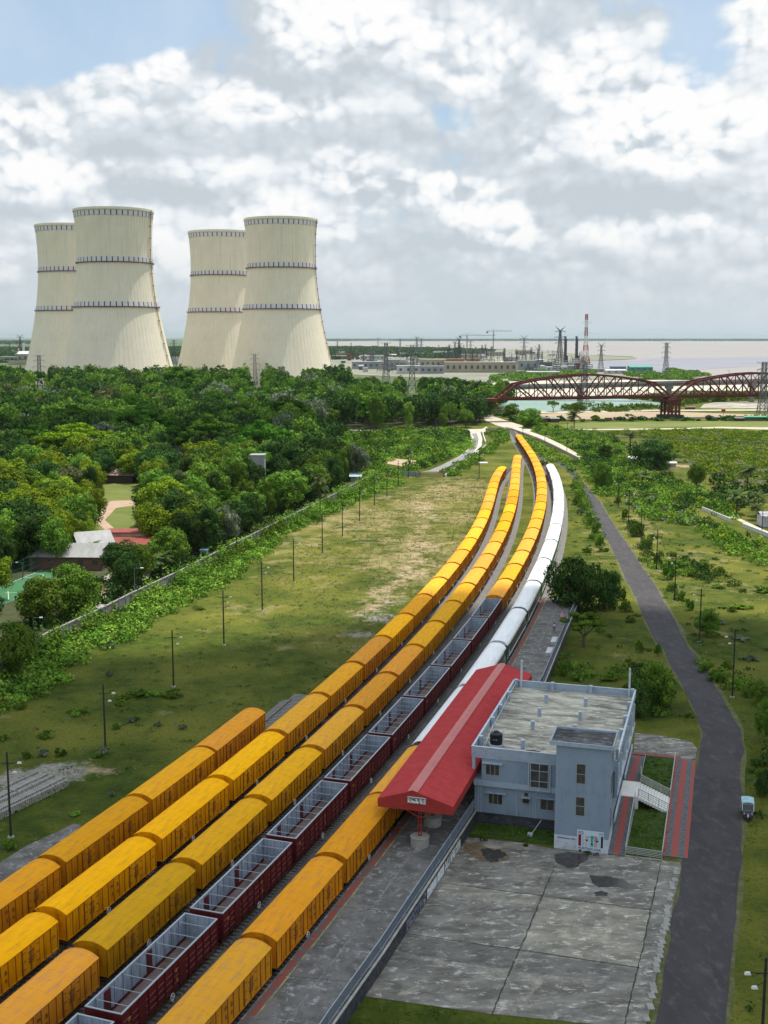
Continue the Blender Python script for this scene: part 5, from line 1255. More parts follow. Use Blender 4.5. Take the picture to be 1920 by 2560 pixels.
for px in (1262, 1452, 1672, 1880):
    q_ = bp2(px)
    b = MB(); b.cyl(q_.x, q_.y, -.2, q_.z-2.9, 2.4, 2.4, 12, cg); b.box(q_.x-2.6, q_.y-5, q_.z-5.2, q_.x+2.6, q_.y+5, q_.z-2.9, cg); b.build('pier', None, rb2)
b = MB()
for px in range(1300, 1960, 75):
    q_ = bp2(px)
    if q_: b = MB(); b.bar(q_, q_+Vector((0,0,9)), .25); b.bar(q_+Vector((0,0,9)), q_+Vector((-2,0,9.4)), .2); b.build('lamp_post', cg, rb2)
# ------------------------------------------------------------------ pylons, cranes, chimneys, mast
steel_g = mat('galvanised', (0.13,0.145,0.155), .6); steel_d = mat('dark_steel', (0.030,0.040,0.050), .6)
def lattice(b, levels, m, wd, mid=True):
    for (z0, r0), (z1, r1) in zip(levels, levels[1:]):
        c0 = [Vector((sx*r0, sy*r0, z0)) for sx, sy in ((-1,-1),(1,-1),(1,1),(-1,1))]; c1 = [Vector((sx*r1, sy*r1, z1)) for sx, sy in ((-1,-1),(1,-1),(1,1),(-1,1))]
        for i in range(4):
            j = (i+1) % 4; b.bar(c0[i], c1[i], wd*1.5, None, m); b.bar(c0[i], c1[j], wd, None, m); b.bar(c0[j], c1[i], wd, None, m); b.bar(c1[i], c1[j], wd, None, m)
def make_pylon(kind, m):
    t = thing('pylon', 'x', 'pylon'); H_ = 50.0; b = MB()
    if kind == 'horn':
        lattice(b, [(0,4.6),(8,3.8),(15,3.1),(21,2.5),(26,2.0),(31,1.7),(35.5,1.4),(40,1.3),(43,1.2)], m, .36); b.build('lattice', m, t)
        for z, wd_ in ((26.5, 8.5), (34.5, 9.5), (42.5, 8.8)):
            b = MB()
            for s_ in (-1, 1):
                for y in (-1.1, 1.1): b.bar((s_*1.3,y,z+1.2), (s_*wd_,0,z), .36); b.bar((s_*1.3,y,z-.6), (s_*wd_,0,z), .34)
                b.bar((s_*wd_,0,z), (s_*wd_,0,z-2.2), .25)
            b.build('cross_arm', m, t)
        b = MB()
        for s_ in (-1, 1):
            for y in (-.9, .9): b.bar((s_*1.0,y,43), (s_*8.5,0,50), .36); b.bar((s_*-.6,y,43.2), (s_*5.0,0,47.6), .32)
            for q_ in (.3,.5,.7): b.bar((s_*(1+7.5*q_), 0, 43+7*q_), (s_*(-.3+5.4*q_), 0, 43.2+4.4*q_), .16)
        b.build('horn', m, t)
    else:
        lattice(b, [(0,4.8),(8,3.9),(15,3.2),(21,2.6),(26,2.3),(31,2.1),(36,2.0),(41,1.9),(46,1.9),(50,1.9)], m, .34); b.build('lattice', m, t)
        for z, wd_ in ((27, 8.0), (35, 9.0), (43, 7.5)):
            b = MB()
            for s_ in (-1, 1):
                for y in (-1.9, 1.9): b.bar((s_*1.9,y,z+1.5), (s_*wd_,0,z), .22); b.bar((s_*1.9,y,z), (s_*wd_,0,z), .2)
                b.bar((s_*wd_,0,z), (s_*(wd_-1.2),0,z-2.6), .28)
            b.build('cross_arm', m, t)
        b = MB(); b.bar((-8,0,49.9), (8,0,49.9), .25); b.bar((-8,0,49.9), (-2,0,48), .2); b.bar((8,0,49.9), (2,0,48), .2); b.build('top_beam', m, t)
    return t
PY = {('horn','g'): make_pylon('horn', steel_g), ('horn','d'): make_pylon('horn', steel_d), ('sq','g'): make_pylon('sq', steel_g), ('sq','d'): make_pylon('sq', steel_d)}
def pylon(kind, c, px, top, base, label, grp='electricity pylons', rz=None):
    g = G(px, base); p = at(px, top, g.y); H_ = p.z; s_ = H_/50.0
    return dup(PY[(kind, c)], (g.x, g.y, 0), rz if rz is not None else (px % 7)*.05, scale=(s_*.92, s_*.92, s_), label=label, group=grp), Vector((g.x, g.y, H_))
gP = 'electricity pylons'; TOP = {}
for a in [('horn','g',1309.7,836.7,901.8,'grey pylon with raised horns left of the two dark chimneys'),('horn','d',1399,815,905,'tallest dark grey horned pylon beside the two chimneys'),
          ('horn','g',1502,855.5,922,'grey horned pylon just right of the red and white mast'),('sq','g',1664,857,936.5,'lone grey pylon on the shore at the right'),
          ('horn','g',1344,864,933.6,'thin pylon standing in front of the dark chimneys'),('horn','g',945,842,876,'far horned pylon nearest to the right cooling tower'),
          ('horn','g',1000.4,844.8,876,'far horned pylon second from the right cooling tower'),('horn','g',1041.8,838.7,884,'left one of a pair of far horned pylons'),('horn','g',1053,842,884,'right one of a pair of far horned pylons'),
          ('horn','g',1096.8,861,884,'low far pylon left of the cranes'),('horn','d',1137,849.7,899,'dark pylon left of its taller twin beside the cranes'),('horn','d',1147.4,841,899,'dark horned pylon left of the left crane'),
          ('horn','g',1176,847,899,'pylon just right of the left crane'),('sq','d',843.6,852.6,881.5,'small dark pylon right of the right cooling tower'),('sq','d',877.8,857,881,'small dark pylon on the far plain'),
          ('sq','d',933,864,883,'smallest dark pylon on the far plain'),('sq','g',965,857,957,'large pylon rising from the wood behind the pale shed'),('sq','g',1030,862.7,983,'large pylon rising from the edge of the wood'),
          ('sq','g',101,888,985,'pylon standing in the wood at the far left'),('sq','g',638,885,970,'pylon in the wood before the right pair of towers'),('horn','g',737,873,955,'horned pylon before the foot of the right cooling tower'),
          ('sq','d',436,850,912,'dark pylon seen between the two pairs of cooling towers'),('horn','d',52,834.5,893,'far pylon at the left edge of the picture'),('sq','d',25,858,890,'tiny far pylon at the left edge'),
          ('sq','g',1905,905,1045,'pylon behind the right span of the steel bridge'),('sq','g',1461,905,1010,'pylon standing behind the middle of the left bridge span')]:
    o, tp = pylon(*a); TOP[a[2]] = tp
for i in range(34):
    rr_ = random.Random(700+i); px = rr_.choice([rr_.uniform(870,1110), rr_.uniform(1110,1300), rr_.uniform(1110,1460)]); bs = rr_.uniform(884, 922); hp = rr_.uniform(22, 44)
    pylon(rr_.choice(['horn','sq']), rr_.choice(['g','d','d']), px, bs-hp*(bs-843)/55*.9, bs, 'small lattice pylon among the plant yard structures', 'small pylons of the plant yard', rr_.random())
for p in PY.values(): remove_tree(p)
cable_m = mat('cable', (0.16,0.17,0.18), .6)
def cable(a, c, sag, label, r_=.09):
    b = MB(); n = 16; prev = a
    for i in range(1, n+1): t = i/n; q_ = a.lerp(c, t)+Vector((0,0,-sag*4*t*(1-t))); b.bar(prev, q_, r_, r_, cable_m, n=3); prev = q_
    tag(b.build('power_cable'), label, 'cable', 'power lines')
mast = thing('lattice_mast', 'tall red and white lattice mast by the river', 'mast', (0,0,0)); g = G(1463, 927); H_ = at(1463, 785.5, g.y).z; mast.location = (g.x, g.y, 0)
mr_, mw_ = mat('mast_red', (0.30,0.03,0.035), .6), mat('mast_white', (0.62,0.60,0.60), .6)
lv = [(0,8.5),(12,6.6),(23,5.1),(33,3.9),(42,3.1),(50,2.6),(57,2.3),(64,2.1),(71,2.0),(77,1.95),(83,1.9),(88,1.9),(H_,1.9)]
for i, (a, c) in enumerate(zip(lv, lv[1:])):
    b = MB(); lattice(b, [a, ((a[0]+c[0])/2, (a[1]+c[1])/2), c], None, .34); b.build('mast_section', mr_ if i in (1,3,6,7,10,11) else mw_, mast)
for z in (78, 62):
    b = MB(); b.bar((-8,0,z), (8,0,z), .5); b.bar((-8,0,z), (0,0,z+2.5), .3); b.bar((8,0,z), (0,0,z+2.5), .3); b.build('cross_arm', mw_, mast)
mt = Vector((g.x, g.y, 0))
pR = at(2300, 838, 1700); pR2 = at(2300, 868, 1650); t3 = TOP[1399]; t4 = TOP[1502]; t5 = TOP[1664]
cable(mt+Vector((8,0,78)), pR+Vector((0,0,0)), 10, 'upper power line running off to the right from the red and white mast')
cable(mt+Vector((8,0,62)), pR2, 12, 'lower power line running off to the right from the red and white mast')
cable(t3+Vector((6,0,-8)), mt+Vector((-8,0,78)), 6, 'power line from the tallest pylon up to the mast'); cable(t3+Vector((6,0,-22)), mt+Vector((-8,0,62)), 7, 'lower power line between the tallest pylon and the mast')
cable(TOP[1309.7]+Vector((6,0,-8)), t3+Vector((-6,0,-14)), 12, 'power line between two horned pylons left of the chimneys'); cable(t4+Vector((7,0,-10)), t5+Vector((-6,0,-12)), 9, 'sagging power line above the river spit')
cable(t4+Vector((7,0,-22)), t5+Vector((-6,0,-20)), 12, 'lower sagging power line above the river spit'); cable(TOP[101]+Vector((6,0,-7)), TOP[638]+Vector((-6,0,-7)), 9, 'power line above the wood before the cooling towers')
cable(TOP[638]+Vector((6,0,-7)), TOP[965]+Vector((-6,0,-7)), 9, 'power line above the wood right of the cooling towers'); cable(TOP[965]+Vector((6,0,-8)), TOP[1030]+Vector((-6,0,-8)), 4, 'short power line between the two large pylons of the wood')
def crane(px, top, base, x0, x1, label):
    g = G(px, base); H_ = at(px, top, g.y).z; t = thing('tower_crane', label, 'crane', (g.x, g.y, 0)); k = g.y/F_PX
    m = mat('crane_yellow', (0.24,0.21,0.13), .6); b = MB(); lattice(b, [(H_*i/14, 1.3) for i in range(15)], None, .4); b.build('mast', m, t)
    b = MB(); a, c = (x0-px)*k, (x1-px)*k
    for z in (H_, H_+2.4): b.bar((a if abs(a) > abs(c) else a,0,z), (c,0,z+(1.5 if z == H_ else 0)), .5)
    n = 22
    for i in range(n): u = a+(c-a)*i/n; b.bar((u,0,H_), (u+(c-a)/n,0,H_+2.2), .3)
    b.build('jib', m, t)
    b = MB(); b.bar((0,0,H_), (0,0,H_+7), 1.0); b.bar((0,0,H_+7), (a*.7,0,H_+2), .25); b.bar((0,0,H_+7), (c*.5,0,H_+2.5), .25); b.build('apex', m, t)
    e_ = a if abs(a) < abs(c) else c; b = MB(); b.box(min(e_, e_*.75), -1.5, H_-4, max(e_, e_*.75), 1.5, H_-.2); b.build('counterweight', steel_d, t)
crane(1232.8, 829, 893, 1215.4, 1279, 'right tower crane, the one standing higher'); crane(1167, 840, 897, 1147, 1237, 'left tower crane with its jib behind the right one')
for px, lab in ((1412, 'left one of two dark chimneys by the river'), (1440, 'right one of two dark chimneys by the river')):
    g = G(px, 908); H_ = at(px, 841, g.y).z; t = thing('chimney', lab, 'chimney', (g.x, g.y, 0), group='dark chimneys by the river')
    b = MB(); b.cyl(0,0,0,H_,2.6,2.2,16); b.build('stack', mat('chimney_blue', (0.045,0.062,0.08), .7), t)
    b = MB()
    for z in (H_*.3, H_*.5, H_*.7, H_*.86, H_-.6): b.cyl(0,0,z,z+.9,3.2,3.2,16)
    b.bar((3.2,0,0), (3.0,0,H_*.9), 1.2); b.build('platform', mat('chimney_dark', (0.03,0.04,0.05), .7), t)
    b = MB(); b.cyl(4.5,0,0,H_*.28,2.0,2.0,10); b.build('duct', mat('chimney_dark', (0.03,0.04,0.05), .7), t)
# ------------------------------------------------------------------ power plant sheds and tanks on the river plain
plant_cols = {'cream': (0.36,0.325,0.245), 'white': (0.46,0.47,0.47), 'grey': (0.27,0.29,0.30), 'rust': (0.30,0.16,0.08), 'maroon': (0.16,0.05,0.05), 'blue': (0.13,0.20,0.28), 'green': (0.06,0.26,0.20), 'dark': (0.10,0.11,0.12)}
def shed(x0, x1, top, base, c, label=None, depth=None, roof='flat', rc=None, wins=True):
    g = G((x0+x1)/2, base); k = g.y/F_PX; W_ = (x1-x0)*k; H_ = max(2.0, at((x0+x1)/2, top, g.y).z); dp = depth or max(8, min(40, W_*.6))
    t = thing('plant_building', label or ('%s building of the power plant yard' % c), 'building', (g.x, g.y+dp/2, 0), 0, 'buildings of the plant yard')
    b = MB(); b.box(-W_/2, -dp/2, 0, W_/2, dp/2, H_); b.build('wall', mat('plant_'+c, plant_cols[c], .8, tuple(q*.8 for q in plant_cols[c]), .05, 6), t)
    rm = mat('plantroof_'+(rc or c), tuple(min(.62, q*1.15) for q in plant_cols[rc or c]), .7, tuple(q*.9 for q in plant_cols[rc or c]), .08, 6)
    b = MB()
    if roof == 'flat': b.box(-W_/2-.4, -dp/2-.4, H_, W_/2+.4, dp/2+.4, H_+.5)
    else:
        r_ = H_*.35; b.add([(-W_/2-.5,-dp/2-.5,H_),(W_/2+.5,-dp/2-.5,H_),(W_/2+.5,dp/2+.5,H_),(-W_/2-.5,dp/2+.5,H_),(-W_/2-.5,0,H_+r_),(W_/2+.5,0,H_+r_)], [(0,1,5,4),(2,3,4,5),(0,4,3),(1,2,5),(0,3,2,1)])
    b.build('roof', rm, t)
    if wins and W_ > 14:
        n = int(W_/9)
        for i in range(n): b = MB(); u = -W_/2+W_*(i+.5)/n; b.box(u-1.9, -dp/2-.06, H_*.35, u+1.9, -dp/2-.003, H_*.7); b.build('window', mat('plant_glass', (0.06,0.07,0.08), .3), t)
    return t
for a in [(1113,1291,906,931,'cream','long cream hall left of the chimneys',30),(1050,1115,899,921,'cream','cream block behind the white frames'),(1103,1160,898,912,'rust','rust brown long shed beside the cream hall'),(1168,1200,897,912,'rust','rust brown shed under the left crane'),
          (992,1050,915,934,'white','white framed hall at the edge of the wood'),(1050,1110,916,934,'grey','grey pipework block beside the white hall'),(960,1000,900,925,'grey','grey sheet hall behind the large pylon'),(880,962,905,922,'grey','long grey shed right of the cooling towers'),
          (868,878,884,901,'maroon','left one of three dark red boxes'),(889,897,885,899,'maroon','middle one of three dark red boxes'),(919,929,880,898,'maroon','right one of three dark red boxes'),(840,870,884,890,'rust','low reddish shed by the right cooling tower'),
          (830,865,889,896,'white','low white shed at the foot of the right cooling tower'),(900,960,889,900,'white','row of low white sheds behind the dark red boxes'),(1000,1060,883,889,'white','far white strip of sheds'),(1085,1130,879,886,'white','far pale shed left of the cranes'),
          (1150,1215,886,895,'cream','cream shed under the cranes'),(1215,1262,880,890,'cream','cream shed right of the cranes'),(1290,1330,876,886,'cream','low cream shed left of the thin pylon'),(1262,1296,893,903,'grey','grey block behind the cream hall'),
          (1296,1345,902,925,'grey','grey machine house before the chimneys'),(1350,1380,906,920,'dark','dark machine block left of the chimneys'),(1385,1440,915,925,'grey','grey block at the foot of the chimneys'),(1440,1462,908,924,'maroon','dark red block at the foot of the mast'),
          (1366,1420,918,926,'white','low white roof before the chimneys'),(1320,1400,930,938,'white','long pale roof before the steel bridge'),(1480,1512,923,930,'grey','low grey shed right of the mast'),(700,760,925,935,'grey','grey shed hidden before the right cooling tower')]:
    shed(a[0], a[1], a[2], a[3], a[4], a[5], a[6] if len(a) > 6 else None)
shed(1530,1565,917,929,'blue','blue walled shed on the river bank',20,'flat','blue'); shed(1575,1632,918,928,'green','green roofed building on the river bank',22,'gable','green'); shed(1515,1565,926,934,'white','low white roof on the river bank',18,'gable','white')
shed(0,44,892,905,'grey','long low shed at the left edge, beyond the wood',20,'flat','white',False); shed(44,70,885,905,'cream','cream hall left of the cooling towers',30,'gable','white'); shed(20,66,903,912,'cream','low cream wall left of the cooling towers',14,wins=False)
shed(448,462,884,912,'rust','red brown block between the cooling towers',12); shed(430,446,893,910,'white','pale block between the cooling towers',12)
for px, top, base in ((48,864,902),(60,857,902)):
    g = G(px, base); H_ = at(px, top, g.y).z; t = thing('chimney', 'red and white banded chimney at the left edge' if px == 48 else 'white framed stack beside the banded chimney', 'chimney', (g.x, g.y, 0))
    b = MB()
    for i in range(6): b.cyl(0,0,H_*i/6,H_*(i+1)/6,1.6+1.2*(px > 50),1.5+1.2*(px > 50),10, (mr_ if i % 2 else mw_) if px == 48 else mw_)
    b.build('stack', None, t)
for i in range(46):
    rr_ = random.Random(i); c = rr_.choice(['cream','white','white','grey','grey','rust','blue','dark','dark','maroon']); px = rr_.choice([rr_.uniform(840,1000), rr_.uniform(1000,1300), rr_.uniform(1290,1475)]); bs = rr_.uniform(884, 930); w_ = rr_.uniform(5, 22); h_ = rr_.uniform(3, 7)
    shed(px, px+w_, bs-h_*(bs-843)/60, bs, c, 'small %s shed in the power plant yard' % c, rr_.uniform(8,18), rr_.choice(['flat','gable']), rr_.choice([c,'grey','white']), False)
for i, (px, base, rd) in enumerate(((1075,916,9),(1088,917,7),(1310,915,8),(1325,917,6),(1355,922,6),(912,898,10),(1010,908,8),(1205,896,9))):
    g = G(px, base); t = thing('storage_tank', 'pale round storage tank of the plant yard', 'tank', (g.x, g.y, 0), 0, 'storage tanks of the plant yard'); b = MB(); b.cyl(0,0,0,rd*.9,rd,rd,20); b.build('tank_body', mat('plant_white', plant_cols['white']), t); b = MB(); b.cyl(0,0,rd*.9,rd*1.15,rd,.3,20); b.build('tank_roof', mat('plant_grey2', (0.35,0.36,0.36)), t)
# clutter of frames and masts in the yard
r = random.Random(11)
for i in range(110):
    px = r.choice([r.uniform(880,1120), r.uniform(1120,1300), r.uniform(1120,1300), r.uniform(1290,1470), r.uniform(1290,1470)]); base = r.uniform(893, 926); h_ = r.uniform(8, 26)
    g = G(px, base); t = thing('yard_mast', 'thin lamp mast in the power plant yard', 'mast', (g.x, g.y, 0), 0, 'masts of the plant yard'); b = MB(); b.bar((0,0,0), (0,0,h_), .6); b.bar((-2.4,0,h_), (2.4,0,h_), .5); b.bar((-1.6,0,h_*.8), (1.6,0,h_*.8), .3); b.build('pole', steel_g if i % 2 else steel_d, t)
for i in range(60):
    px = r.uniform(960, 1125) if i < 28 else (r.uniform(1290, 1470) if i < 52 else r.uniform(1140, 1290)); g = G(px, r.uniform(906, 932)); w_, h_ = r.uniform(5, 14), r.uniform(6, 13)
    t = thing('pipe_gantry', 'steel pipe gantry in the plant yard', 'gantry', (g.x, g.y, 0), 0, 'pipe gantries of the plant yard'); b = MB()
    for x in (-w_, 0, w_): b.bar((x,0,0), (x,0,h_), .5); b.bar((x,6,0), (x,6,h_), .5)
    for z in (h_, h_*.7, h_*.4): b.bar((-w_,0,z), (w_,0,z), .6); b.bar((-w_,6,z), (w_,6,z), .6)
    b.build('gantry_frame', r.choice([steel_g, steel_g, steel_d, mat('plant_white', plant_cols['white'])]), t)
# ------------------------------------------------------------------ foliage
def leaf_mat(name, c1, c2, c3, scale=0.25, trans=.14, rnd=.32):
    m = bpy.data.materials.new(name); m.use_nodes = True; t = m.node_tree; N = t.nodes; L = t.links; N.clear()
    out = N.new('ShaderNodeOutputMaterial'); d = N.new('ShaderNodeBsdfDiffuse'); tr = N.new('ShaderNodeBsdfTranslucent'); mx = N.new('ShaderNodeMixShader'); mx.inputs[0].default_value = trans
    L.new(d.outputs[0], mx.inputs[1]); L.new(tr.outputs[0], mx.inputs[2]); L.new(mx.outputs[0], out.inputs[0])
    geo = N.new('ShaderNodeNewGeometry'); oi = N.new('ShaderNodeObjectInfo')
    n = N.new('ShaderNodeTexNoise'); n.inputs['Scale'].default_value = scale; n.inputs['Detail'].default_value = 4; n.inputs['Roughness'].default_value = .6; L.new(geo.outputs['Position'], n.inputs['Vector'])
    r = N.new('ShaderNodeValToRGB'); e = r.color_ramp; e.elements[0].position = .33; e.elements[0].color = c1+(1,); e.elements[1].position = .68; e.elements[1].color = c3+(1,); q = e.elements.new(.5); q.color = c2+(1,)
    ad = N.new('ShaderNodeMath'); ad.operation = 'ADD'; L.new(n.outputs['Fac'], ad.inputs[0])
    rl = N.new('ShaderNodeMapRange'); rl.inputs[3].default_value = -.10; rl.inputs[4].default_value = .10; L.new(geo.outputs['Random Per Island'], rl.inputs[0]); L.new(rl.outputs[0], ad.inputs[1]); L.new(ad.outputs[0], r.inputs[0])
    hs = N.new('ShaderNodeHueSaturation'); a = N.new('ShaderNodeMapRange'); L.new(oi.outputs['Random'], a.inputs[0]); a.inputs[3].default_value = 1-rnd; a.inputs[4].default_value = 1+rnd; L.new(a.outputs[0], hs.inputs['Value'])
    h2 = N.new('ShaderNodeMapRange'); L.new(oi.outputs['Random'], h2.inputs[0]); h2.inputs[3].default_value = .488; h2.inputs[4].default_value = .512; L.new(h2.outputs[0], hs.inputs['Hue'])
    L.new(r.outputs[0], hs.inputs['Color']); L.new(hs.outputs[0], d.inputs['Color']); L.new(hs.outputs[0], tr.inputs['Color'])
    MATS[name] = m; return m
LM = {'dark': leaf_mat('leaves_dark', (0.020,0.048,0.014), (0.038,0.080,0.020), (0.075,0.135,0.030)),
      'mid': leaf_mat('leaves_mid', (0.058,0.120,0.017), (0.100,0.185,0.024), (0.165,0.260,0.038)),
      'yellow': leaf_mat('leaves_yellow', (0.090,0.150,0.012), (0.160,0.230,0.018), (0.250,0.310,0.030)),
      'rain': leaf_mat('leaves_rain', (0.030,0.085,0.010), (0.050,0.125,0.013), (0.085,0.175,0.018), .12),
      'rainl': leaf_mat('leaves_rain_light', (0.085,0.165,0.008), (0.140,0.230,0.013), (0.200,0.290,0.022), .12),
      'bright': leaf_mat('leaves_bright', (0.095,0.190,0.024), (0.155,0.270,0.034), (0.230,0.340,0.055)),
      'grey': leaf_mat('leaves_grey', (0.085,0.115,0.065), (0.140,0.175,0.105), (0.25,0.28,0.19)),
      'olive': leaf_mat('leaves_olive', (0.055,0.070,0.026), (0.090,0.105,0.040), (0.15,0.16,0.06)),
      'palm': leaf_mat('leaves_palm', (0.045,0.080,0.026), (0.075,0.115,0.036), (0.15,0.165,0.065), .6),
      'orange': leaf_mat('leaves_orange', (0.22,0.17,0.015), (0.30,0.22,0.02), (0.38,0.30,0.03))}
bark = mat('bark', (0.075,0.055,0.040), .95, (0.13,0.10,0.075), 1.5, 7)
def crown(seed, kind, n=5200):
    """leaf faces of a crown about 1 m in radius, sitting between z=0 and its top"""
    r = np.random.default_rng(seed); blobs = []
    if kind in ('round', 'low'):
        for i in range(40):
            d = r.normal(0,1,3); d[2] = d[2]*.8+.25; d /= np.linalg.norm(d); rr_ = r.uniform(.50,.85); c = d*rr_*np.array([1,1,.85]); blobs.append((c, r.uniform(.17,.36), .72))
        for i in range(8): blobs.append((r.normal(0,.25,3), .4, .9))
    elif kind == 'umbrella':
        for i in range(64):
            a = r.uniform(0,2*np.pi); q = math.sqrt(r.uniform(0,1)); h = .62*(1-q**2.2)+r.normal(0,.035); blobs.append((np.array([q*math.cos(a), q*math.sin(a), h-.25]), r.uniform(.13,.24), .42))
    elif kind == 'tall':
        for i in range(34):
            z = r.uniform(-1.1,1.25); q = math.sqrt(max(.05, 1-((z)/1.35)**2))*r.uniform(.25,.75); a = r.uniform(0,2*np.pi); blobs.append((np.array([q*math.cos(a), q*math.sin(a), z]), r.uniform(.24,.38), 1.0))
    elif kind == 'open':
        for i in range(26):
            d = r.normal(0,1,3); d[2] = abs(d[2])*.7; d /= np.linalg.norm(d); c = d*r.uniform(.5,1.0)*np.array([1,1,.75]); blobs.append((c, r.uniform(.16,.27), .6))
    elif kind == 'bush':
        for i in range(24):
            d = r.normal(0,1,3); d[2] = abs(d[2])*.8; d /= np.linalg.norm(d); c = d*r.uniform(.25,1.0)*np.array([1,1,.75]); blobs.append((c+np.array([0,0,.12]), r.uniform(.14,.30), .8))
    w_ = np.array([b_[1]**2 for b_ in blobs]); w_ /= w_.sum(); cnt = r.multinomial(n, w_); P, Q = [], []
    for (c, s_, fl), k in zip(blobs, cnt):
        d = r.normal(0,1,(k,3)); d[:,2] += .45; d /= np.linalg.norm(d, axis=1, keepdims=True)
        P.append(c+d*np.array([1,1,fl])*s_*(1-.30*r.random((k,1))**1.6+.06*r.normal(0,1,(k,1)))); Q.append(d)
    return np.concatenate(P), np.concatenate(Q), r
def make_tree(name, seed, kind, m, leaf=.062, n=5200, trunk_h=.9, spread=1.0, limbs=6):
    """unit tree: crown radius 1, crown centre at trunk_h"""
    P, Q, r = crown(seed, kind, n); P = P*np.array([1,1,spread])+np.array([0,0,trunk_h])
    V_ = leaf_faces(P, Q, leaf, r, 1.15, .30); t = thing(name, 'x', 'tree'); quads('crown', V_, m, t)
    b = MB(); rr_ = random.Random(seed); b.cyl(0,0,-.02,trunk_h*.55,.07,.05,8)
    for i in range(limbs):
        a = 2*math.pi*i/limbs+rr_.random(); q = rr_.uniform(.35,.65); mid = Vector((q*.4*math.cos(a), q*.4*math.sin(a), trunk_h*.75)); base = Vector((0,0,trunk_h*.5))
        b.bar(base, mid, .055, None, None, 5); b.bar(mid, Vector((q*math.cos(a), q*math.sin(a), trunk_h*(1.0 if kind == 'umbrella' else 1.15))), .032, None, None, 5)
    b.build('trunk', bark, t); return t
PROT = {}
for nm, args in {'round_dark': [('round','dark'),('round','dark')], 'round_mid': [('round','mid'),('round','mid')], 'round_yellow': [('round','yellow'),('round','yellow')], 'rain': [('umbrella','rain'),('umbrella','rain')],
                 'rain_light': [('umbrella','rainl')], 'tall_bright': [('tall','bright'),('tall','mid')], 'open_mid': [('open','mid'),('open','bright')], 'round_grey': [('round','grey')], 'round_olive': [('round','olive')], 'orange': [('round','orange')], 'tall_dark': [('tall','dark')], 'low_dark': [('low','dark'),('low','mid')]}.items():
    PROT[nm] = []
    for i, (k, l) in enumerate(args):
        th_ = {'round': 1.05, 'umbrella': .95, 'tall': 1.75, 'open': 1.3, 'low': .72}[k]
        PROT[nm].append(make_tree('tree', hash((nm, i)) % 1 + 17*i+len(nm)*3, k, LM[l], leaf={'umbrella': .052}.get(k, .064), n=9000 if k == 'umbrella' else 8000, trunk_h=th_))
TOPF = {'round': 1.9, 'rain': 1.5, 'tall': 3.1, 'open': 2.15, 'orange': 1.9, 'low': 1.58}       # height of the top in crown radii
rt = random.Random(99)
TREES = []
def tree(kind, x, y, rad_, height, label, group=None):
    p = rt.choice(PROT[kind]); f = TOPF[kind.split('_')[0]]
    o = dup(p, (x, y, 0), rt.uniform(0, 6.28), scale=(rad_*rt.uniform(.95,1.05), rad_*rt.uniform(.95,1.05), height/f), label=label, group=group)
    TREES.append((x, y, rad_)); return o
def tree_px(kind, px, base, halfw, top, label, group=None):
    g = G(px, base); k = g.y/F_PX; return tree(kind, g.x, g.y, halfw*k, max(1.5, at(px, top, g.y).z), label, group)
# the great rain trees
for (px, top, hw, D, kind, lab) in [(188,1052,100,470,'rain_light','wide flat light green crown, the brightest of the spreading trees'),(80,1060,80,480,'rain','dark spreading tree left of the light green one'),(344,1012,88,560,'rain','large dark domed tree above the rusty roof'),
        (174,1010,85,590,'rain','flat dark spreading crown behind the light green one'),(709,990,72,640,'rain','bright edged domed tree nearest the scrubland'),(579,1003,58,650,'rain','domed green tree left of the bright edged one'),
        (527,1035,80,500,'rain','dark spreading tree before the village road'),(657,1048,78,465,'rain','dark spreading tree above the white water tower'),(628,968,62,760,'rain','dark flat crown in the middle of the wood'),
        (451,915,62,930,'rain','large dark dome before the gap between the cooling towers'),(330,945,60,850,'round_dark','dark tree in the far wood'),(540,948,40,800,'round_grey','pale grey green tree in the far wood'),(400,1100,60,430,'round_dark','dark tree left of the rusty roof')]:
    p = at(px, top, D); tree(kind, p.x, D, hw*D/F_PX, max(11, p.z), lab)
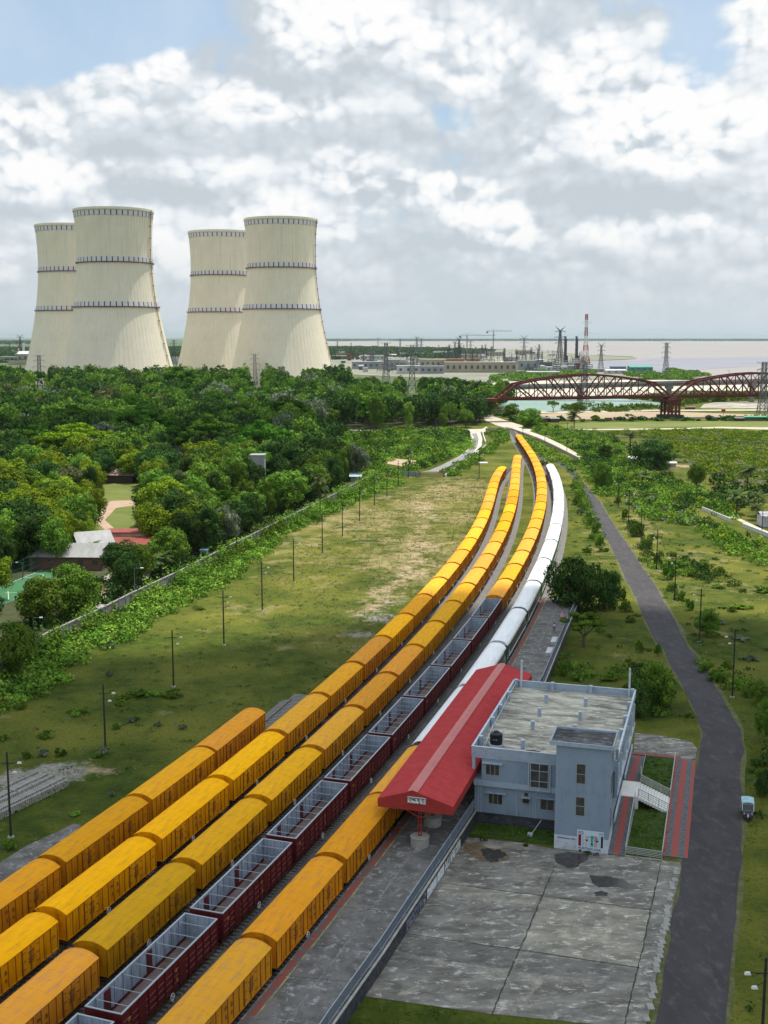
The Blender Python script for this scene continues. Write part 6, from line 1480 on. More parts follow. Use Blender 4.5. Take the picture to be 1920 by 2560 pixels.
# single trees one can point at
for a in [('low_dark',101,1560,72,1440,'dark tree right of the green sports court'),('low_dark',186,1535,75,1408,'second dark tree by the boundary wall'),('round_mid',49,1700,60,1548,'light green tree at the left edge beside the wall'),
          ('round_dark',310,1455,60,1345,'dark round tree before the red roof'),('round_mid',425,1430,54,1312,'round tree right of the red roofed house'),('round_yellow',-5,1500,45,1385,'yellow green tree at the left edge over the court'),
          ('round_dark',652,1282,36,1172,'dark tree hiding the foot of the white tower like block'),('round_mid',612,1300,34,1196,'mid green tree left before the white tower like block'),('open_mid',1459,1618,60,1530,'small spreading tree by the far platform railing'),('low_dark',1440,1530,76,1386,'large dark tree overhanging the far end of the platform'),('low_dark',1512,1520,44,1418,'lighter tree right of the large platform tree'),
          ('low_dark',1640,1775,50,1655,'big dark bush right of the station roof'),('low_dark',1588,1790,42,1700,'green bushy tree beside the station building'),('low_dark',1767,1590,34,1522,'round dark tree beside a lamp pole right of the road'),
          ('low_dark',1631,1172,56,1094,'large olive dark tree by the crop field'),('low_dark',1740,1215,26,1156,'dark tree at the edge of the crop field'),('low_dark',1512,1150,20,1110,'dark tree left of the tall palm'),
          ('low_dark',1505,1225,26,1155,'dark tree by the bend of the road'),('low_dark',1324,1070,32,1020,'dark tree beside the raised dirt road'),('open_mid',1383,1030,18,1000,'pale tree on the pond bank'),('low_dark',1448,1030,20,1004,'round tree on the pond bank'),
          ('low_dark',1488,1052,13,1037,'small round tree on the ploughed field'),('open_mid',1573,1052,14,1032,'small pale tree on the ploughed field'),('low_dark',1772,1052,8,1036,'little dark tree right of the bridge pier'),
          ('tall_bright',1022,1075,17,1004,'slender light green tree behind the scrub'),('tall_bright',1110,1072,18,1017,'second slender light green tree behind the scrub'),('round_mid',1165,1068,22,1022,'mid green tree by the lane end'),
          ('orange',1225,1040,20,985,'yellow leaved tree at the left end of the bridge'),('low_dark',1280,1043,20,1008,'dark tree under the left end of the bridge'),('round_mid',940,1085,24,985,'tall mid green tree left of the scrub'),
          ('round_mid',820,1080,34,1018,'pale round crown above the scrub'),('round_dark',1200,1055,32,985,'tall dark tree at the right end of the wood'),('round_mid',640,1180,28,1100,'bright tree left of the white water tower'),('orange',633,1195,14,1166,'small orange leaved tree by the white tower'),
          ('low_dark',1900,1760,30,1700,'bushy tree at the right edge behind the last poles'),('low_dark',1915,1850,34,1745,'dark bushy tree at the right edge'),('low_dark',1910,1990,26,1920,'dark bush behind the three wheeler')]:
    tree_px(*a)
# young trees and shrubs
shrub = []
for i, (k, l) in enumerate((('bush','mid'),('bush','bright'),('bush','grey'),('bush','dark'))):
    P, Q, r_ = crown(70+i, k, 1500); t = thing('shrub', 'x', 'shrub'); quads('foliage', leaf_faces(P*np.array([1,1,1.1])+np.array([0,0,.1]), Q, .12, r_, 1.3), LM[l], t)
    b = MB(); b.cyl(0,0,-.02,.4,.05,.03,6)
    for j in range(5): b.bar((0,0,.1), (.5*math.cos(j*1.26), .5*math.sin(j*1.26), .7), .03)
    b.build('stem', bark, t); shrub.append(t)
def shrub_px(i, px, base, hw, top, label, group='shrubs beside the road'):
    g = G(px, base); k = g.y/F_PX; return dup(shrub[i], (g.x, g.y, 0), rt.uniform(0,6), scale=(hw*k, hw*k, max(.5, at(px, top, g.y).z)/1.25), label=label, group=group)
sh = [(0,1360,1166,12,1148),(1,1428,1180,14,1158),(1,1435,1225,12,1200),(1,1449,1245,13,1212),(0,1443,1262,12,1232),(1,1455,1275,9,1250),(2,1452,1287,10,1262),(0,1473,1300,8,1277),(0,1478,1318,12,1288),(0,1490,1335,12,1300),
      (0,1480,1352,10,1330),(0,1500,1368,12,1332),(1,1468,1380,16,1365),(0,1508,1378,16,1366),(0,1537,1470,14,1425),(0,1552,1500,14,1458),(0,1563,1530,16,1492),(0,1575,1555,14,1537),(0,1592,1540,14,1535),(0,1598,1630,12,1596),
      (0,1571,1655,10,1645),(2,1650,1760,32,1745),(0,1700,1500,18,1472),(0,1724,1525,12,1493),(0,1680,1478,16,1452),(0,1668,1448,20,1400),(0,1645,1415,14,1372),(0,1616,1373,18,1336),(0,1592,1340,18,1300),(1,1630,1350,12,1330),
      (0,1562,1298,9,1268),(0,1545,1262,9,1236),(0,1818,1670,16,1648),(0,1762,1680,18,1655),(0,1790,1700,26,1672),(1,1840,1720,26,1690),(0,1870,1740,22,1700),(0,1700,1420,30,1395),(1,1730,1440,18,1415),(2,1735,1415,16,1395),
      (1,1760,1420,22,1400),(0,1795,1438,16,1415),(0,1795,1470,18,1458),(1,1850,1520,30,1508),(0,1905,1480,24,1462),(0,1858,1480,12,1470),(0,1645,1640,10,1600),(0,1440,1700,22,1680),(0,1410,1690,12,1650),(1,1520,1700,26,1684),(1,1470,1690,20,1672),
      (0,1896,1910,22,1895),(0,1880,1930,14,1915),(2,260,1885,20,1860),(0,245,1893,12,1876),(2,330,1805,14,1788),(0,290,1822,12,1806),(0,340,1800,12,1788),(2,395,1815,12,1800),(2,457,1822,14,1806),(0,115,1842,24,1824),(1,50,1772,18,1755),(0,10,1848,20,1832),
      (1,180,1780,18,1768),(0,210,1782,14,1766),(1,190,1790,14,1778),(0,305,1748,20,1736),(0,345,1740,30,1722),(1,390,1738,20,1724),(0,430,1742,26,1722),(0,300,1762,16,1748),(0,65,1895,14,1878),(2,110,1890,20,1868),(0,150,1888,18,1868),(1,187,2038,16,2028),(0,25,2125,18,2092),
      (2,280,1990,12,1972),(2,275,1620,14,1600),(2,272,1690,12,1675),(2,360,1548,12,1534),(0,500,1525,14,1515),(0,1640,1300,14,1285),(2,1850,1600,24,1588),(2,1800,1560,16,1548),(0,1830,1530,12,1520),(1,1680,1390,14,1375),(2,1880,1650,24,1635)]
for i, a in enumerate(sh):
    side = 'left of the road' if a[1] < 1580+ (a[2]-1500)*.25 and a[1] > 1200 else ('on the meadow left of the trains' if a[1] < 1000 else 'right of the road')
    shrub_px(a[0], a[1], a[2], a[3], a[4], {0:'dark green',1:'fresh green',2:'pale grey green',3:'light'}[a[0]]+' shrub '+side, 'shrubs '+side)
for a in shrub[:]: pass
# palms
def make_palm(name, seed, fronds, droop, fl, th_, tw_):
    t = thing(name, 'x', 'palm'); rr_ = random.Random(seed); b = MB(); P = []
    for i in range(8): b.cyl(.1*math.sin(i*.5), 0, th_*i/8, th_*(i+1)/8, tw_, tw_*.95, 8)
    b.build('trunk', bark, t); V_ = []
    for i in range(fronds):
        a = 2*math.pi*i/fronds*2.4; e_ = rr_.uniform(-.3, 1.25); L2 = fl*rr_.uniform(.85,1.1); prev = np.array([0,0,th_]); d = np.array([math.cos(a)*math.cos(e_), math.sin(a)*math.cos(e_), math.sin(e_)])
        for j in range(9):
            nx_ = prev+d*L2/9; side = np.cross(d, [0,0,1]); side /= np.linalg.norm(side)+1e-6; w_ = fl*.17*math.sin(math.pi*(j+1.3)/10.5)
            for s_ in (-1, 1):
                for q in (0, .5):
                    c0 = prev+(nx_-prev)*q; c1 = prev+(nx_-prev)*(q+.38); o = side*s_*w_+np.array([0,0,-w_*.55])+d*w_*.6
                    V_ += [c0, c1, c1+o, c0+o]
            prev = nx_; d = d+np.array([0,0,-droop]); d /= np.linalg.norm(d)
    quads('fronds', np.array(V_), LM['palm'], t); return t
palms = [make_palm('palm_tree', 1, 30, .13, 3.2, 6.0, .16), make_palm('palm_tree', 2, 26, .20, 4.2, 8.0, .15), make_palm('palm_tree', 3, 22, .06, 2.6, 9.0, .22)]
def palm_px(i, px, base, topc, sc_, label):
    g = G(px, base); h = at(px, topc, g.y).z; th_ = (6.0, 8.0, 9.0)[i]; return dup(palms[i], (g.x, g.y, 0), rt.uniform(0,6), scale=(sc_, sc_, max(.15, h/th_)), label=label, group='palm trees')
for a in [(2,1574,1152,1090,1.5,'tall fan palm left of the large olive tree'),(0,1606,1206,1186,2.0,'low date palm in the scrub by the field'),(0,1868,1230,1178,1.5,'date palm at the right above the crop field'),(0,1435,1078,1038,1.9,'lone date palm by the green lawn'),
          (0,1842,1285,1240,1.5,'date palm left of the right hand huts'),(0,1895,1290,1245,1.3,'date palm beside the right hand huts'),(1,230,1410,1365,.8,'coconut palm by the grey roof'),(1,375,1455,1400,.9,'coconut palm beside the boundary wall'),(1,405,1448,1395,.8,'second coconut palm beside the boundary wall'),
          (1,800,1300,1212,.9,'pale tasselled palm over the boundary wall'),(0,1062,1095,1078,1.8,'palm in the scrub left of the lane'),(1,278,1000,965,1.0,'palm crown in the far wood'),(0,1638,1175,1160,1.0,'small palm with white fronds by the olive tree'),(1,1890,1300,1268,.7,'short palm behind the huts')]:
    palm_px(*a)

# ------------------------------------------------------------------ the wood
wood = [(-60,1720),(0,1700),(110,1600),(250,1535),(333,1492),(449,1436),(560,1375),(700,1300),(773,1262),(857,1218),(905,1192),(880,1150),(760,1125),(740,1092),(880,1078),(1000,1070),(1110,1066),(1190,1062),(1235,1036),(1262,1020),(1225,1003),(1160,993),(1060,985),(900,984),(500,984),(0,984),(-120,984),(-120,1720)]
woodw = [(G(*p).x, G(*p).y) for p in wood]
# things to be seen over the crowns: photo box, distance
KEEP = [((262,1168,336,1210),440),((624,1134,664,1158),400),((258,1318,376,1342),292),((205,1338,300,1360),288),((68,1358,272,1400),272),((0,1412,150,1500),255),((264,1205,335,1256),425),((245,965,305,995),650),((340,975,366,985),640),
        ((420,1046,482,1062),590),((578,1182,645,1208),380),((668,1118,738,1140),420),((872,1185,905,1196),430),((500,1370,520,1400),275),((572,1314,600,1350),285),((262,1440,330,1500),230),((440,1075,446,1128),560),((250,1290,300,1326),320),((1040,900,1290,930),1700),
        ((92,888,110,960),1120),((628,885,648,955),1250),((728,872,747,930),1420),((958,857,973,945),1300),((1020,862,1040,975),1130),((900,1072,1045,1078),680),((380,1395,440,1440),250)]
def blocked(x, y, r_, h):
    cx, cy1 = proj((x, y, h)); _, cy0 = proj((x, y, h*.3)); hw = r_*.8*F_PX/y
    for (a, b_, c, d_), D in KEEP:
        if y < D and cx+hw > a-3 and cx-hw < c+3 and cy1 < d_+8 and cy0 > b_: return True
    return False
rw = random.Random(5); pts = []; cell = {}
def near_ok(x, y, dmin):
    for (a, b_, r_) in TREES:
        if abs(a-x) < 40 and abs(b_-y) < 40 and math.hypot(a-x, b_-y) < (dmin+r_)*(.56 if b_ < 480 else .62): return False
    return True
KINDS = [('round_dark',.34),('round_mid',.24),('round_yellow',.16),('rain',.07),('tall_bright',.06),('round_grey',.03),('tall_dark',.03),('round_olive',.04),('open_mid',.03)]
def pick(px, py):
    # the brighter yellow crowns stand in the left middle of the wood
    k = list(KINDS)
    if 1180 < py < 1420 and px < 560: k = [('round_yellow',.32),('round_dark',.36),('round_mid',.26),('tall_dark',.04),('round_olive',.02)]
    elif py < 1000: k = [('round_dark',.40),('round_mid',.26),('rain',.18),('round_grey',.05),('tall_bright',.05),('tall_dark',.06)]
    elif px > 500: k = [('round_dark',.50),('round_mid',.30),('rain',.08),('tall_bright',.06),('round_grey',.06)]
    t = rw.random(); 
    for n_, p_ in k:
        t -= p_
        if t <= 0: return n_
    return k[0][0]
LAB = {'round_dark': 'dark green round crowned tree', 'round_mid': 'mid green round crowned tree', 'round_yellow': 'yellow green round crowned tree', 'rain': 'dark flat topped spreading tree', 'tall_bright': 'slender light green tree',
       'round_grey': 'pale grey green round tree', 'tall_dark': 'slender dark tree', 'round_olive': 'olive green round tree', 'open_mid': 'loose green tree'}
cand = []
for i in range(42000):
    y = 175+ (1135-185)*rw.random()**.85; x = rw.uniform(-430, 130)
    if not inside((x, y), woodw): continue
    px, py = proj((x, y, 0))
    if px < -110: continue
    big = min(1.0, max(0.0, (y-220)/600)); R0 = (rw.uniform(4.4, 7.6) if i < 14000 else (rw.uniform(3.6, 5.2) if i < 27000 else rw.uniform(2.6, 3.8)))+big*rw.uniform(2.2, 5.0)
    if not near_ok(x, y, R0): continue
    k = pick(px, py)
    edge_h = 26 if px < 860 else 17
    h = rw.uniform(7.5, 9.5)+R0*rw.uniform(.5,.95)+big*rw.uniform(1, 9)
    if y > 930: h = rw.uniform(.74, 1.0)*(31 if px < 860 else 20)*(y/1130)**.5; R0 *= 1.15
    if k in ('tall_bright','tall_dark'): R0 *= .55
    if k == 'rain': R0 *= 1.35
    if blocked(x, y, R0, h): continue
    TREES.append((x, y, R0)); cand.append((x, y, R0, h, k))
cand.sort(key=lambda c: c[1]); near_c, far_c = cand[:255], cand[255:]
zone = lambda y: 'near edge' if y < 330 else ('middle' if y < 520 else 'far part')
for (x, y, R0, h, k) in near_c:
    f = TOPF[k.split('_')[0]]; dup(rt.choice(PROT[k]), (x, y, 0), rt.uniform(0,6.28), scale=(R0, R0*rt.uniform(.9,1.1), h/f), label='%s in the %s of the wood' % (LAB[k], zone(y)), group='%ss, %s of the wood' % (LAB[k], zone(y)))
# beyond the nearest trees the wood closes to one mass
print('wood', len(near_c), len(far_c), 'last y', near_c[-1][1])
byk = {}
for c in far_c: byk.setdefault({'round_dark':'dark','tall_dark':'dark','rain':'rain','round_mid':'mid','round_yellow':'mid','tall_bright':'bright','round_grey':'grey','round_olive':'olive','open_mid':'mid'}[c[4]], []).append(c)
keys = list(byk); Vall, mi_ = [], []
cache = {}
for ki, kk in enumerate(keys):
    for (x, y, R0, h, k) in byk[kk]:
        shp = 'umbrella' if k == 'rain' else ('tall' if k.startswith('tall') else 'round'); sd = rw.randrange(4)
        if (shp, sd) not in cache:
            P, Q, r_ = crown(200+sd, shp, 1500); cache[(shp, sd)] = leaf_faces(P+np.array([0,0,{'round':1.05,'umbrella':.95,'tall':1.75}[shp]]), Q, .115, r_, 1.15)
        f = {'umbrella': 1.5, 'tall': 3.1, 'round': 1.9}[shp]; a = rw.uniform(0,6.28); V_ = cache[(shp, sd)]; c_, s_ = math.cos(a), math.sin(a)
        Vall.append(np.stack([(V_[:,0]*c_-V_[:,1]*s_)*R0+x, (V_[:,0]*s_+V_[:,1]*c_)*R0+y, V_[:,2]*h/f], -1)); mi_ += [ki]*(len(V_)//4)
o = quads('distant_wood', np.concatenate(Vall), [LM[k] for k in keys]); o.data.polygons.foreach_set('material_index', np.array(mi_, dtype=np.int32)); tag(o, kind='stuff')
lay('forest_floor', [p for p in wood if True], 0.012, mat('forest_floor', (0.030,0.042,0.012), .95, (0.055,0.060,0.022), .3, 8, c3=(0.10,0.08,0.045), s3=.25))
# ------------------------------------------------------------------ low growth: one mass each
def growth(name, polys, dens, size, m, hgt, clump=1.2, flat=.5, seed=1, aspect=1.2, lumps=None, px=True, top=False):
    r_ = np.random.default_rng(seed); P, Q = [], []
    for poly in polys:
        W_ = [(G(*p).x, G(*p).y) for p in poly] if px else poly
        x0, x1 = min(p[0] for p in W_), max(p[0] for p in W_); y0, y1 = min(p[1] for p in W_), max(p[1] for p in W_)
        A = abs(sum(W_[i][0]*W_[(i+1) % len(W_)][1]-W_[(i+1) % len(W_)][0]*W_[i][1] for i in range(len(W_))))/2
        nC = max(3, int(A*dens[0])); k = 0; tries = 0
        while k < nC and tries < nC*60:
            tries += 1; x, y = r_.uniform(x0, x1), r_.uniform(y0, y1)
            if not inside((x, y), W_): continue
            k += 1; s_ = clump*r_.uniform(.5, 1.5); n = max(6, int(dens[1]*s_*s_/clump/clump)); d = r_.normal(0,1,(n,3)); d[:,2] = np.abs(d[:,2])+.2; d /= np.linalg.norm(d, axis=1, keepdims=True)
            P.append(np.array([x, y, 0])+d*np.array([s_, s_, hgt*r_.uniform(.5,1.25)])*r_.uniform(.6,1.05,(n,1))); Q.append(d)
    P, Q = np.concatenate(P), np.concatenate(Q); o = quads(name, leaf_faces(P, Q, size, r_, aspect, .7), m); return tag(o, kind='stuff')
wallfoot = [(-60,1745),(0,1702),(110,1625),(250,1558),(333,1514),(449,1458),(560,1398),(700,1326),(773,1288),(857,1245),(921,1210),(945,1200)]
fieldside = [(1010,1210),(960,1228),(920,1244),(807,1296),(712,1345),(648,1402),(556,1468),(440,1526),(324,1600),(220,1648),(156,1700),(87,1752),(0,1782),(-60,1810)]
strip = wallfoot+fieldside
growth('undergrowth', [strip], (.22, 46), .42, [LM['mid']], 1.5, 1.9, seed=2)
growth('undergrowth', [strip], (.10, 60), .42, [LM['bright']], 1.7, 1.7, seed=3)
for q_ in range(14):
    t0 = q_/14; wf = densify([G(*p) for p in wallfoot], 160); i0 = int(t0*159); i1 = min(159, i0+random.Random(q_).choice([5,8,11,11])); seg = wf[i0:i1+1]
    growth('creeper', [[(x-1.6, y+1.2) for x, y in seg]+[(x+2.6, y-1.0) for x, y in seg[::-1]]], (.5, 50), .40, [LM['mid' if q_ % 3 else 'bright']], 3.5+.4*(q_ % 3), 1.6, seed=40+q_, px=False)
growth('creeper', [[(-60,1740),(0,1702),(110,1625),(250,1558),(300,1532),(300,1545),(250,1575),(110,1645),(0,1722),(-60,1760)],[(540,1400),(700,1322),(760,1292),(765,1306),(700,1342),(560,1420)]], (.35, 50), .42, [LM['mid']], 2.9, 1.4, seed=4)
growth('forest_undergrowth', [[(0,1690),(110,1592),(250,1528),(333,1486),(449,1430),(560,1370),(700,1296),(773,1258),(857,1214),(905,1190),(870,1150),(760,1150),(600,1160),(400,1180),(340,1240),(340,1300),(450,1330),(380,1400),(250,1440),(150,1500),(0,1560)]], (.07, 50), .6, [LM['dark']], 2.0, 2.4, seed=31)
scrubL = [(760,1128),(860,1100),(960,1080),(1060,1078),(1130,1080),(1160,1082),(1172,1100),(1170,1118),(1140,1138),(1090,1160),(1050,1174),(1000,1178),(1065,1162),(1060,1152),(975,1142),(955,1160),(940,1185),(915,1190),(890,1160)]
growth('scrub', [scrubL], (.05, 110), .62, [LM['bright']], 2.6, 4.0, seed=5); growth('scrub', [scrubL], (.035, 80), .75, [LM['mid']], 3.6, 3.0, seed=6)
growth('scrub', [scrubL], (.014, 110), .6, [LM['dark']], 4.6, 2.6, seed=51); growth('scrub', [scrubL], (.006, 90), .6, [LM['yellow']], 3.6, 2.4, seed=52)
growth('scrub', [[(960,1176),(1040,1176),(1042,1186),(1000,1196),(965,1190)],[(1112,1180),(1150,1160),(1200,1130),(1218,1120),(1250,1100),(1270,1085),(1268,1100),(1230,1125),(1200,1150),(1160,1180),(1140,1192),(1115,1192)],[(1215,1085),(1268,1078),(1272,1090),(1230,1100)]], (.07, 60), .7, [LM['mid']], 2.2, 2.6, seed=7)
growth('scrub', [[(1305,1090),(1330,1100),(1360,1118),(1400,1140),(1425,1152),(1420,1165),(1395,1160),(1370,1155),(1340,1135),(1312,1112)]], (.07, 60), .7, [LM['bright']], 1.8, 2.4, seed=8)
scrubR = [(1300,1062),(1345,1060),(1420,1078),(1500,1082),(1560,1110),(1555,1140),(1600,1175),(1660,1190),(1700,1205),(1760,1232),(1830,1262),(1850,1285),(1830,1300),(1790,1285),(1740,1262),(1700,1262),(1760,1300),(1830,1335),(1920,1375),(1980,1400),(1980,1425),(1920,1415),(1870,1400),(1820,1385),(1770,1345),(1720,1320),(1680,1305),(1630,1305),(1590,1270),(1560,1245),(1500,1240),(1480,1205),(1455,1170),(1430,1160),(1470,1148),(1400,1110),(1330,1075)]
growth('thicket', [scrubR], (.030, 80), .62, [LM['mid']], 2.0, 3.0, seed=9); growth('thicket', [scrubR], (.026, 70), .6, [LM['bright']], 1.7, 2.8, seed=10); growth('thicket', [[(1540,1215),(1640,1235),(1730,1280),(1740,1320),(1640,1305),(1560,1260)]], (.03, 60), .6, [LM['grey']], 1.5, 2.4, seed=11)
growth('thicket', [scrubR], (.012, 100), .5, [LM['dark']], 3.8, 2.2, seed=53); growth('thicket', [scrubR], (.008, 80), .5, [LM['yellow']], 2.6, 2.0, seed=54)
growth('thicket', [[(1780,1190),(1860,1215),(1920,1225),(1980,1240),(1980,1300),(1920,1290),(1850,1275),(1790,1240)]], (.03, 70), .75, [LM['dark']], 3.4, 3.0, seed=12)
crop1 = [(1480,1084),(1600,1078),(1750,1076),(1920,1080),(2060,1084),(2060,1220),(1920,1232),(1860,1222),(1780,1190),(1750,1170),(1700,1158),(1670,1130),(1640,1100),(1560,1090)]
growth('banana_crop', [crop1], (.022, 34), 1.25, [LM['bright']], 1.9, 2.6, seed=13, aspect=.35); growth('banana_crop', [crop1], (.034, 34), 1.25, [LM['yellow']], 2.0, 2.4, seed=14, aspect=.35); lay('crop_soil', crop1, .02, mat('crop_soil', (0.05,0.055,0.02), .95, (0.10,0.09,0.045), .3, 7))
growth('banana_crop', [crop1], (.008, 24), 1.2, [LM['dark']], 1.5, 2.4, seed=15, aspect=.35)
growth('pond_crop', [[(1400,1020),(1470,1016),(1600,1018),(1680,1020),(1680,1026),(1560,1029),(1440,1031),(1400,1030)],[(1560,1000),(1680,990),(1900,985),(2100,985),(2100,1004),(1900,1002),(1760,1006),(1700,1018),(1660,1008),(1600,998)]], (.016, 40), 2.2, [LM['mid']], 4.0, 3.6, seed=16, aspect=.4)
growth('bank_scrub', [[(1225,940),(1330,930),(1480,928),(1500,940),(1400,948),(1300,952),(1230,955)],[(1560,935),(1660,930),(1740,938),(1730,950),(1600,950)],[(1660,920),(1740,930),(1780,940),(1700,945)]], (.0035, 80), 2.0, [LM['mid']], 4.0, 6.0, seed=17)
growth('bank_scrub', [[(1240,1030),(1300,1045),(1350,1065),(1330,1075),(1280,1055),(1238,1040)],[(1350,1045),(1480,1050),(1640,1048),(1920,1045),(2000,1046),(2000,1052),(1640,1053),(1480,1055),(1350,1056)]], (.02, 40), 1.1, [LM['dark']], 2.2, 2.2, seed=18)
growth('far_plain_wood', [[(740,868),(950,869),(1100,872),(1230,876),(1215,890),(1100,900),(1000,893),(870,897),(740,905)],[(-200,872),(70,870),(75,905),(-200,912)],[(380,870),(480,868),(480,905),(380,905)]], (.00022, 90), 6, [LM['dark']], 8, 24, seed=19)
growth('far_shore_trees', [[(600,852.6),(1300,852.2),(1920,852.2),(2500,852.2),(2500,849.5),(600,849.5)],[(-200,853),(70,853),(70,860),(-200,860)]], (.0000030, 70), 26, [LM['dark']], 12, 300, seed=20)
# dry tufts, weeds and small leaves on the meadows
meadow = [(640,1440),(760,1360),(880,1290),(960,1240),(1040,1212),(1200,1180),(1235,1190),(1220,1260),(1180,1340),(1120,1420),(1000,1560),(860,1680),(700,1780),(560,1850),(420,1900),(240,1960),(100,1960),(0,1930),(0,1800),(160,1720),(330,1610),(480,1520)]
tuft = mat('dry_tuft', (0.30,0.225,0.105), .95, (0.17,0.135,0.06), .5, 5); MATS['dry_tuft'] = tuft
growth('dry_tufts', [[(640,1440),(760,1360),(880,1290),(960,1240),(1040,1212),(1200,1180),(1235,1200),(1200,1280),(1150,1380),(1060,1470),(960,1560),(820,1620),(680,1600),(640,1500)]], (.30, 12), .20, [tuft], .42, .26, seed=21, aspect=.5)
growth('weeds', [meadow], (.07, 12), .17, [LM['mid']], .22, .5, seed=22, aspect=.6); growth('weeds', [meadow], (.02, 14), .17, [LM['grey']], .32, .55, seed=23, aspect=.6); growth('weeds', [meadow], (.05, 12), .2, [LM['dark']], .3, .5, seed=63, aspect=.6)
growth('roadside_bushes', [[(1432,1180),(1450,1200),(1478,1270),(1508,1350),(1492,1362),(1458,1300),(1438,1240)],[(1596,1392),(1660,1395),(1725,1432),(1710,1452),(1620,1425)],[(1580,1700),(1600,1655),(1650,1680),(1668,1740),(1650,1790),(1600,1800)],[(1425,1668),(1560,1672),(1580,1700),(1440,1690)],[(1752,1652),(1790,1672),(1870,1700),(1880,1745),(1830,1728),(1770,1690)],[(1400,1640),(1430,1640),(1440,1690),(1395,1690)]], (.16, 60), .34, [LM['mid']], 1.3, 1.5, seed=61)
growth('roadside_bushes', [[(1580,1700),(1600,1655),(1650,1680),(1668,1740),(1650,1790),(1600,1800)],[(1640,1395),(1680,1410),(1720,1440),(1690,1445)],[(1560,1290),(1600,1320),(1640,1400),(1625,1405),(1580,1340)],[(1860,1900),(1920,1880),(1980,1900),(1980,1950),(1900,1960)],[(1700,1400),(1780,1420),(1860,1470),(1820,1480),(1740,1450)]], (.12, 60), .34, [LM['dark']], 1.8, 1.5, seed=62)
mR = [(1400,1180),(1450,1230),(1500,1330),(1540,1420),(1600,1560),(1680,1720),(1740,1800),(1700,1830),(1600,1800),(1560,1700),(1500,1640),(1440,1560),(1420,1400),(1420,1260)]
mR2 = [(1500,1240),(1640,1310),(1760,1360),(1920,1430),(1980,1500),(1980,2000),(1880,1980),(1860,1850),(1790,1740),(1700,1560),(1600,1400),(1530,1280)]
mR3 = [(1870,1850),(1980,1850),(1980,2600),(1840,2600),(1850,2300),(1868,2050)]
growth('weeds', [mR, mR2, mR3], (.07, 16), .26, [LM['mid']], .45, .7, seed=24, aspect=.6); growth('weeds', [mR, mR2, mR3], (.022, 14), .22, [LM['grey']], .4, .6, seed=25, aspect=.6); growth('weeds', [mR, mR2, mR3], (.02, 18), .3, [LM['dark']], .5, .8, seed=26)
growth('weeds', [[(1160,2085),(1200,2098),(1300,2112),(1385,2122),(1385,2128),(1300,2118),(1200,2104)],[(1440,2128),(1520,2140),(1520,2146),(1440,2136)]], (.5, 30), .16, [LM['dark']], .3, .4, seed=27)
growth('weeds', [[(960,2492),(1090,2517),(1226,2536),(1300,2548),(1300,2640),(820,2640),(900,2560)]], (.25, 18), .12, [LM['mid']], .12, .5, seed=28)
growth('lawn_tufts', [[tuple(proj(S2W(u, v, 0))) for u, v in ((7.7,.2),(11.3,.2),(11.3,12.9),(7.7,12.9))],[tuple(proj(S2W(u, v, 0))) for u, v in ((7.7,18),(11.3,18),(11.3,31),(7.7,31))],[tuple(proj(S2W(u, v, 0))) for u, v in ((-10,.8),(-.2,.8),(-.2,4),(-10,4))]], (2.2, 22), .13, [LM['mid']], .34, .4, seed=29)
for g_ in PROT.values():
    for p in g_: remove_tree(p)
for p in shrub+palms: remove_tree(p)
# ------------------------------------------------------------------ lamp poles
pole_m = mat('pole_dark', (0.022,0.020,0.019), .8, (0.04,0.036,0.032), 2); lamp_m = mat('lamp_white', (0.62,0.62,0.62), .5)
def pole(base, top, label, side=1, h=None, grp='black lamp poles on the meadows'):
    g = G(*base); H_ = h or at(top[0], top[1], g.y).z; t = thing('lamp_pole', label, 'lamp pole', (g.x, g.y, 0), 0, grp)
    b = MB(); b.cyl(0,0,0,H_,.14,.10,8); b.build('pole', pole_m, t)
    b = MB(); b.bar((-.7,0,H_-1.25), (.7,0,H_-1.25), .09); b.bar((0,-.3,H_-1.6),(0,.3,H_-1.6), .08); b.build('cross_arm', pole_m, t)
    b = MB(); b.bar((0,0,H_-1.3), (side*1.2,-.2,H_-1.05), .05); b.bar((0,0,H_-1.9), (side*.75,-.4,H_-2.0), .05); b.build('bracket', pole_m, t)
    for (x, y, z) in ((side*1.4,-.25,H_-1.1), (side*.9,-.45,H_-2.1)):
        b = MB(); b.hexa([(x-.24,y-.13,z-.09),(x+.24,y-.13,z-.09),(x+.24,y+.13,z-.09),(x-.24,y+.13,z-.09),(x-.17,y-.09,z+.09),(x+.17,y-.09,z+.09),(x+.17,y+.09,z+.09),(x-.17,y+.09,z+.09)]); b.build('lamp_head', lamp_m, t)
    b = MB(); b.cyl(0,0,0,.12,.4,.35,10); b.build('footing', conc, t)
LP = [((27.5,2093),(16.5,1880.6)),((263.8,1877.7),(258.7,1711)),((434,1716.7),(431,1575)),((560,1612.5),(559,1476.5)),((655.7,1527),(654.5,1405)),((734.4,1454.5),(733,1346)),((806,1384.4),(805.6,1285)),((856,1342.7),(856,1253)),
      ((899,1303),(898.7,1218)),((935.8,1264.6),(935,1186.5)),((967.5,1243),(967,1169)),((995.5,1218.7),(995.5,1151)),((1021.5,1194.8),(1021.5,1123)),((1197.7,1199),(1197.7,1127.6))]
for i, (b_, t_) in enumerate(LP):
    pole(b_, t_, ('nearest' if i == 0 else ordinal(i+1))+' black lamp pole counted from the camera along the left meadow' if i < 13 else 'black lamp pole standing alone left of the train ends')
RP = [((1900,2690),(1900,2394)),((1830.6,1742.8),(1838.4,1573)),((1748.4,1604),(1753,1471)),((1686,1503.6),(1689,1382.6)),((1641,1426),(1641,1322)),((1602,1365),(1604,1278)),((1571,1314.6),(1572,1229)),((1545,1274),(1547,1194.5)),((1525,1222),(1525,1167))]
